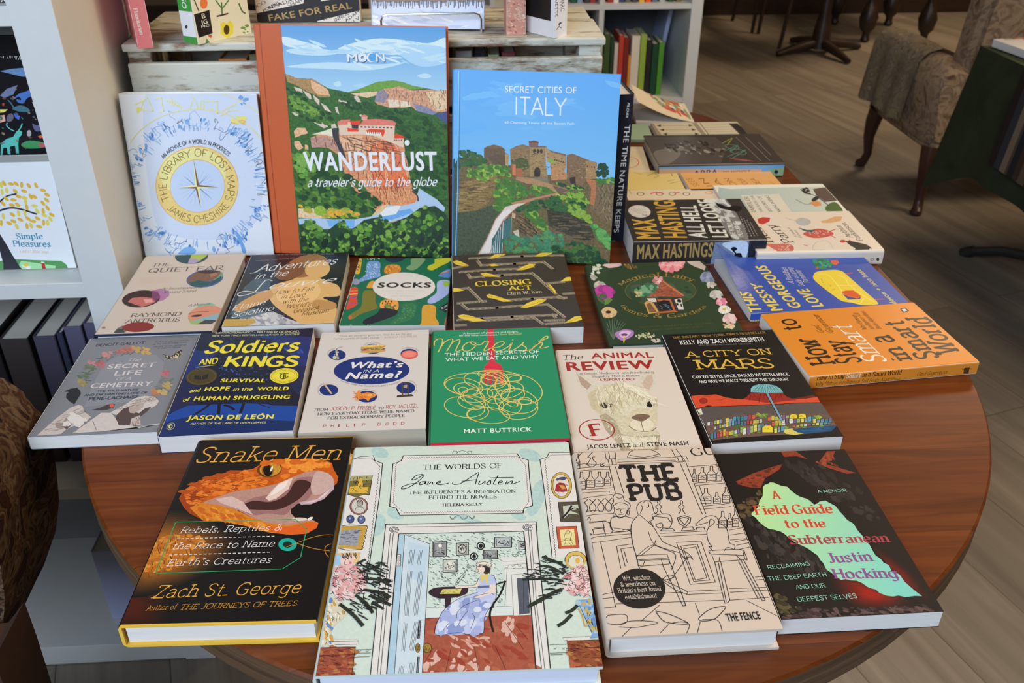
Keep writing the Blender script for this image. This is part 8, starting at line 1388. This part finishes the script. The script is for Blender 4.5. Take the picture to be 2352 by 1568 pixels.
bk(B1, 'pens', 'beige paperback with rows of black pens', 478, 1716, 176, 94, 11, -1, spine='B', base=(200, 186, 160), group='books lying on the display table')
bk(B1, 'mint', 'mint green paperback at the edge of the back row', 350, 1722, 64, 92, 8, -4, spine='B', base=(150, 172, 146), group='books lying on the display table')
ccurl = lambda x, y, z: 0 if z < 5 else max(0, (60 - x) / 120) ** 1.6 * 42
bk(B1, 'comic', 'brightly patterned paperback with its cover springing open', 428, 1840, 118, 128, 9, -4, spine='R', base=(222, 205, 180), curl=ccurl, group='books lying on the display table')
# standing on the table, leaning on the crate
bk(H1, 'maps', 'white hardback with blue coastlines and a gold compass ring, standing at the left', -364.2, 1212.3, 187.7, 228, 24, -2.75, 3, lean=8, kind='hard', base=(190, 202, 226), gloss=.28, group='books standing on the display table')
bk(H1, 'wander', 'tall hardback with an orange cloth spine and a cliff monastery, standing', -144.3, 1197.3, 258.3, 314, 26, -7.5, 4, lean=8.8, kind='hard', base=(168, 84, 50), gloss=.35, group='books standing on the display table')
bk(H1, 'italy', 'blue hardback with a hilltop town and footbridge, standing', 98.4, 1163.9, 227.9, 259, 20, -10.4, 4.2, lean=12.3, kind='hard', base=(72, 146, 222), gloss=.3, group='books standing on the display table')
q0, q1 = at((1459, 217), 221), at((1430, 186), 221); an = math.degrees(math.atan2(q1.y - q0.y, q1.x - q0.x))
cdir = Vector((math.cos(math.radians(an)), math.sin(math.radians(an))))
bk(H1, 'pilcher', 'dark navy hardback standing upright, spine showing white capitals', q0.x + cdir.x * 43, q0.y + cdir.y * 43, 84, 221, 42, an, 0, lean=0, kind='hard', base=(26, 30, 46), gloss=.35, group='books standing on the display table')
# on the crate
CT = 285.2
def crate_book(key, name, label, px_bl, px_br, dpt, ht, lean, spine, base, yaw=None, **k):
    p0, p1 = at(px_bl, CT), at(px_br, CT); wd = (p1 - p0).length; an = math.degrees(math.atan2(p1.y - p0.y, p1.x - p0.x)); mid = (p0 + p1) / 2
    return bk(name, key, label, mid.x, mid.y, wd, ht, dpt, an, CT + dpt * math.sin(math.radians(lean)), lean=lean, spine=spine, base=base, **k)
def crate_spine(key, name, label, px_bl, px_br, wid, ht, base, turn, to=None, **k):      # spine to the front, book running back
    p0, p1 = at(px_bl, CT), at(px_br, CT); th = (p1 - p0).length; an = math.degrees(math.atan2(p1.y - p0.y, p1.x - p0.x)) + turn
    if to:                                     # the corner its front cover runs back to
        p2 = at(to, CT); wid = math.hypot(p2.x - p1.x, p2.y - p1.y); an = math.degrees(math.atan2(p2.y - p1.y, p2.x - p1.x)) - 90; th = abs((p1 - p0).dot(Vector((math.cos(math.radians(an)), math.sin(math.radians(an)), 0))))
    d = Vector((math.cos(math.radians(an + 90)), math.sin(math.radians(an + 90))))
    n = Vector((-d.y, d.x))                    # to the left of the way it runs back
    o = Vector((p1.x, p1.y)) + d * (wid / 2)
    return bk(name, key, label, o.x, o.y, wid, ht, th, an + 90, CT, lean=0, spine='L', base=base, **k)
crate_spine('pink', B1, 'book with a pink spine standing at the left end of the crate top', (317, 112), (354, 109), 110, 180, (186, 110, 120), 4, group='books standing on the crate')
crate_spine('green', B1, 'green and white spined book with fruit drawings standing on the crate', (411, 98), (455, 103),  58, 180, (205, 196, 178), -12, to=(578, 76), group='books standing on the crate')
crate_book('fake', B1, 'black book with collaged lettering standing on the crate', (590, 53), (828, 53), 18, 190, 6, 'L', (28, 26, 28), group='books standing on the crate')
crate_book('deer', H1, 'book with a snowy winter herd on a wire stand on the crate', (853, 70), (1112, 73), 14, 190, 14, 'L', (176, 190, 222), kind='hard', group='books standing on the crate')
crate_spine('diary', B1, 'small mottled pink notebook standing on the crate', (1163, 80), (1208, 80), 40, 150, (176, 130, 122), 6, group='books standing on the crate')
MT = (at((1303, 82), CT) - at((1262, 82), CT)).length
mb = crate_spine('marc', H1, 'white-spined book with a black front standing at the right end of the crate', (1262, 82), (1303, 82), 90, 190, (196, 200, 214), 40, group='books standing on the crate')
MB().box(-37, 44.5, 22, 189, -MT - .5, -MT - .1).build('back_cover', print_mat(.4), mb, ink=alb((26, 25, 28), LS) + (0,))
# on the left bookcase
def shelf_book(key, name, label, pxl, pxr, z, y, dpt, ht, lean, base, **k):
    p0, p1 = aty(pxl, y), aty(pxr, y); p1.x = min(p1.x, BX - 55); return bk(name, key, label, (p0.x + p1.x) / 2, y, p1.x - p0.x, ht, dpt, 0, z + dpt * math.sin(math.radians(lean)), lean=lean, base=base, **k)
shelf_book('simple', B1, 'white paperback with a golden tree over a green picnic lawn, on the left shelf', (-30, 660), (188, 660), 7.3, BY + 45, 34, 152, 3, (205, 208, 222), spine='L', group='books on the left bookcase')
shelf_book('animals', H1, 'black picture book crowded with bright animals, on the left shelf', (-130, 380), (128, 370), 7.3 + 37.5, BY + 110, 12, 262, 2, (22, 22, 28), spine='L', kind='hard', gloss=.25, group='books on the left bookcase')
shelf_book('upper', H1, 'dark book with white marks on the upper left shelf', (-60, 20), (34, 20), 366.3, BY + 20, 20, 180, 3, (60, 60, 68), spine='L', kind='hard', group='books on the left bookcase')
bk(B1, 'flat', 'white and green book lying on the left shelf under the animal book', -650, BY + 131, 190, 90, 36, 0, 7.3, spine='B', base=(200, 200, 202), group='books on the left bookcase')
for i, (x0, x1, h, c, nm) in enumerate(((-640, -608, 235, (66, 62, 76), 'grey lilac'), (-605, -596, 240, (46, 50, 66), 'slim navy'), (-592, -566, 250, (80, 77, 96), 'pale lilac'), (-562, -534, 255, (74, 72, 92), 'violet'), (-531, -518, 245, (46, 44, 52), 'black'),
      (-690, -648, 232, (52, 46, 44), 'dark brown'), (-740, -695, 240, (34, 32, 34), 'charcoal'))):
    spine_book('%s book, darkened for shade, upright on the middle shelf of the left bookcase' % nm, x0 + 0, x1 + 0, BY + 70, -349.6, h, 160, c, 'books on the middle shelf of the left bookcase')  # the shelf's shade is put into these book colours
for i, (x0, x1, h, c, nm) in enumerate(((-652, -570, 165, (150, 155, 182), 'broad pale'), (-567, -560, 170, (60, 60, 80), 'thin dark'), (-557, -540, 205, (165, 170, 195), 'white'), (-537, -525, 200, (90, 90, 120), 'grey blue'), (-522, -515.5, 195, (130, 140, 175), 'light blue'))):
    spine_book('%s book on the bottom shelf of the left bookcase, under the table edge' % nm, x0, x1, BY + 60, FLOOR + 46.5, h, 150, c, 'books on the bottom shelf of the left bookcase')
# wire stand for the winter book
p0, p1 = at((878, 80), CT), at((1106, 80), CT); ws = empty('book_stand', ((p0.x + p1.x) / 2000, p0.y * .001, CT * .001)); tag(ws, 'bent chrome wire stand holding the winter book on the crate', 'stand')
zt_ = 28; yy = p0.y - 3; M_chrome = mat((.75, .76, .78), .18, raw=True, metal=1, noise=.02)
W = [(p0.x, yy + 30, CT + 2), (p0.x, yy, CT + 2), (p0.x, yy, CT + zt_ - 8), (p0.x + 3, yy, CT + zt_ - 2), (p0.x + 9, yy, CT + zt_), (p1.x - 9, yy, CT + zt_), (p1.x - 3, yy, CT + zt_ - 2), (p1.x, yy, CT + zt_ - 8), (p1.x, yy, CT + 2), (p1.x, yy + 30, CT + 2)]
adopt(MB().tube(W, 1.5, 8).build('front_loop', M_chrome, None, True), ws)
# inside the crate, seen through the gap
for x0, x1, h, c, nm in ((-340, -300, 240, (205, 120, 60), 'orange'), (-296, -262, 246, (120, 110, 80), 'olive'), (-40, -24, 240, (60, 66, 90), 'navy'), (-20, -2, 250, (80, 80, 84), 'charcoal'), (2, 26, 246, (196, 190, 184), 'white'), (30, 46, 248, (44, 42, 44), 'black'), (50, 66, 240, (150, 160, 110), 'pale green'), (70, 90, 243, (110, 50, 52), 'maroon')):
    spine_book('%s book inside the crate, glimpsed through the gap under its top' % nm, x0, x1, CY0 + 60, 9.3, h, 90, c, 'books inside the crate')
# red-covered book on the cloth table
g0 = at((2256, 84), -38); bk(B1, 'redbook', 'white book with a red-edged cover on the green cloth table', 1640, 2440, 190, 240, 22, 8, -36, spine='L', base=(196, 190, 190), gloss=.3)
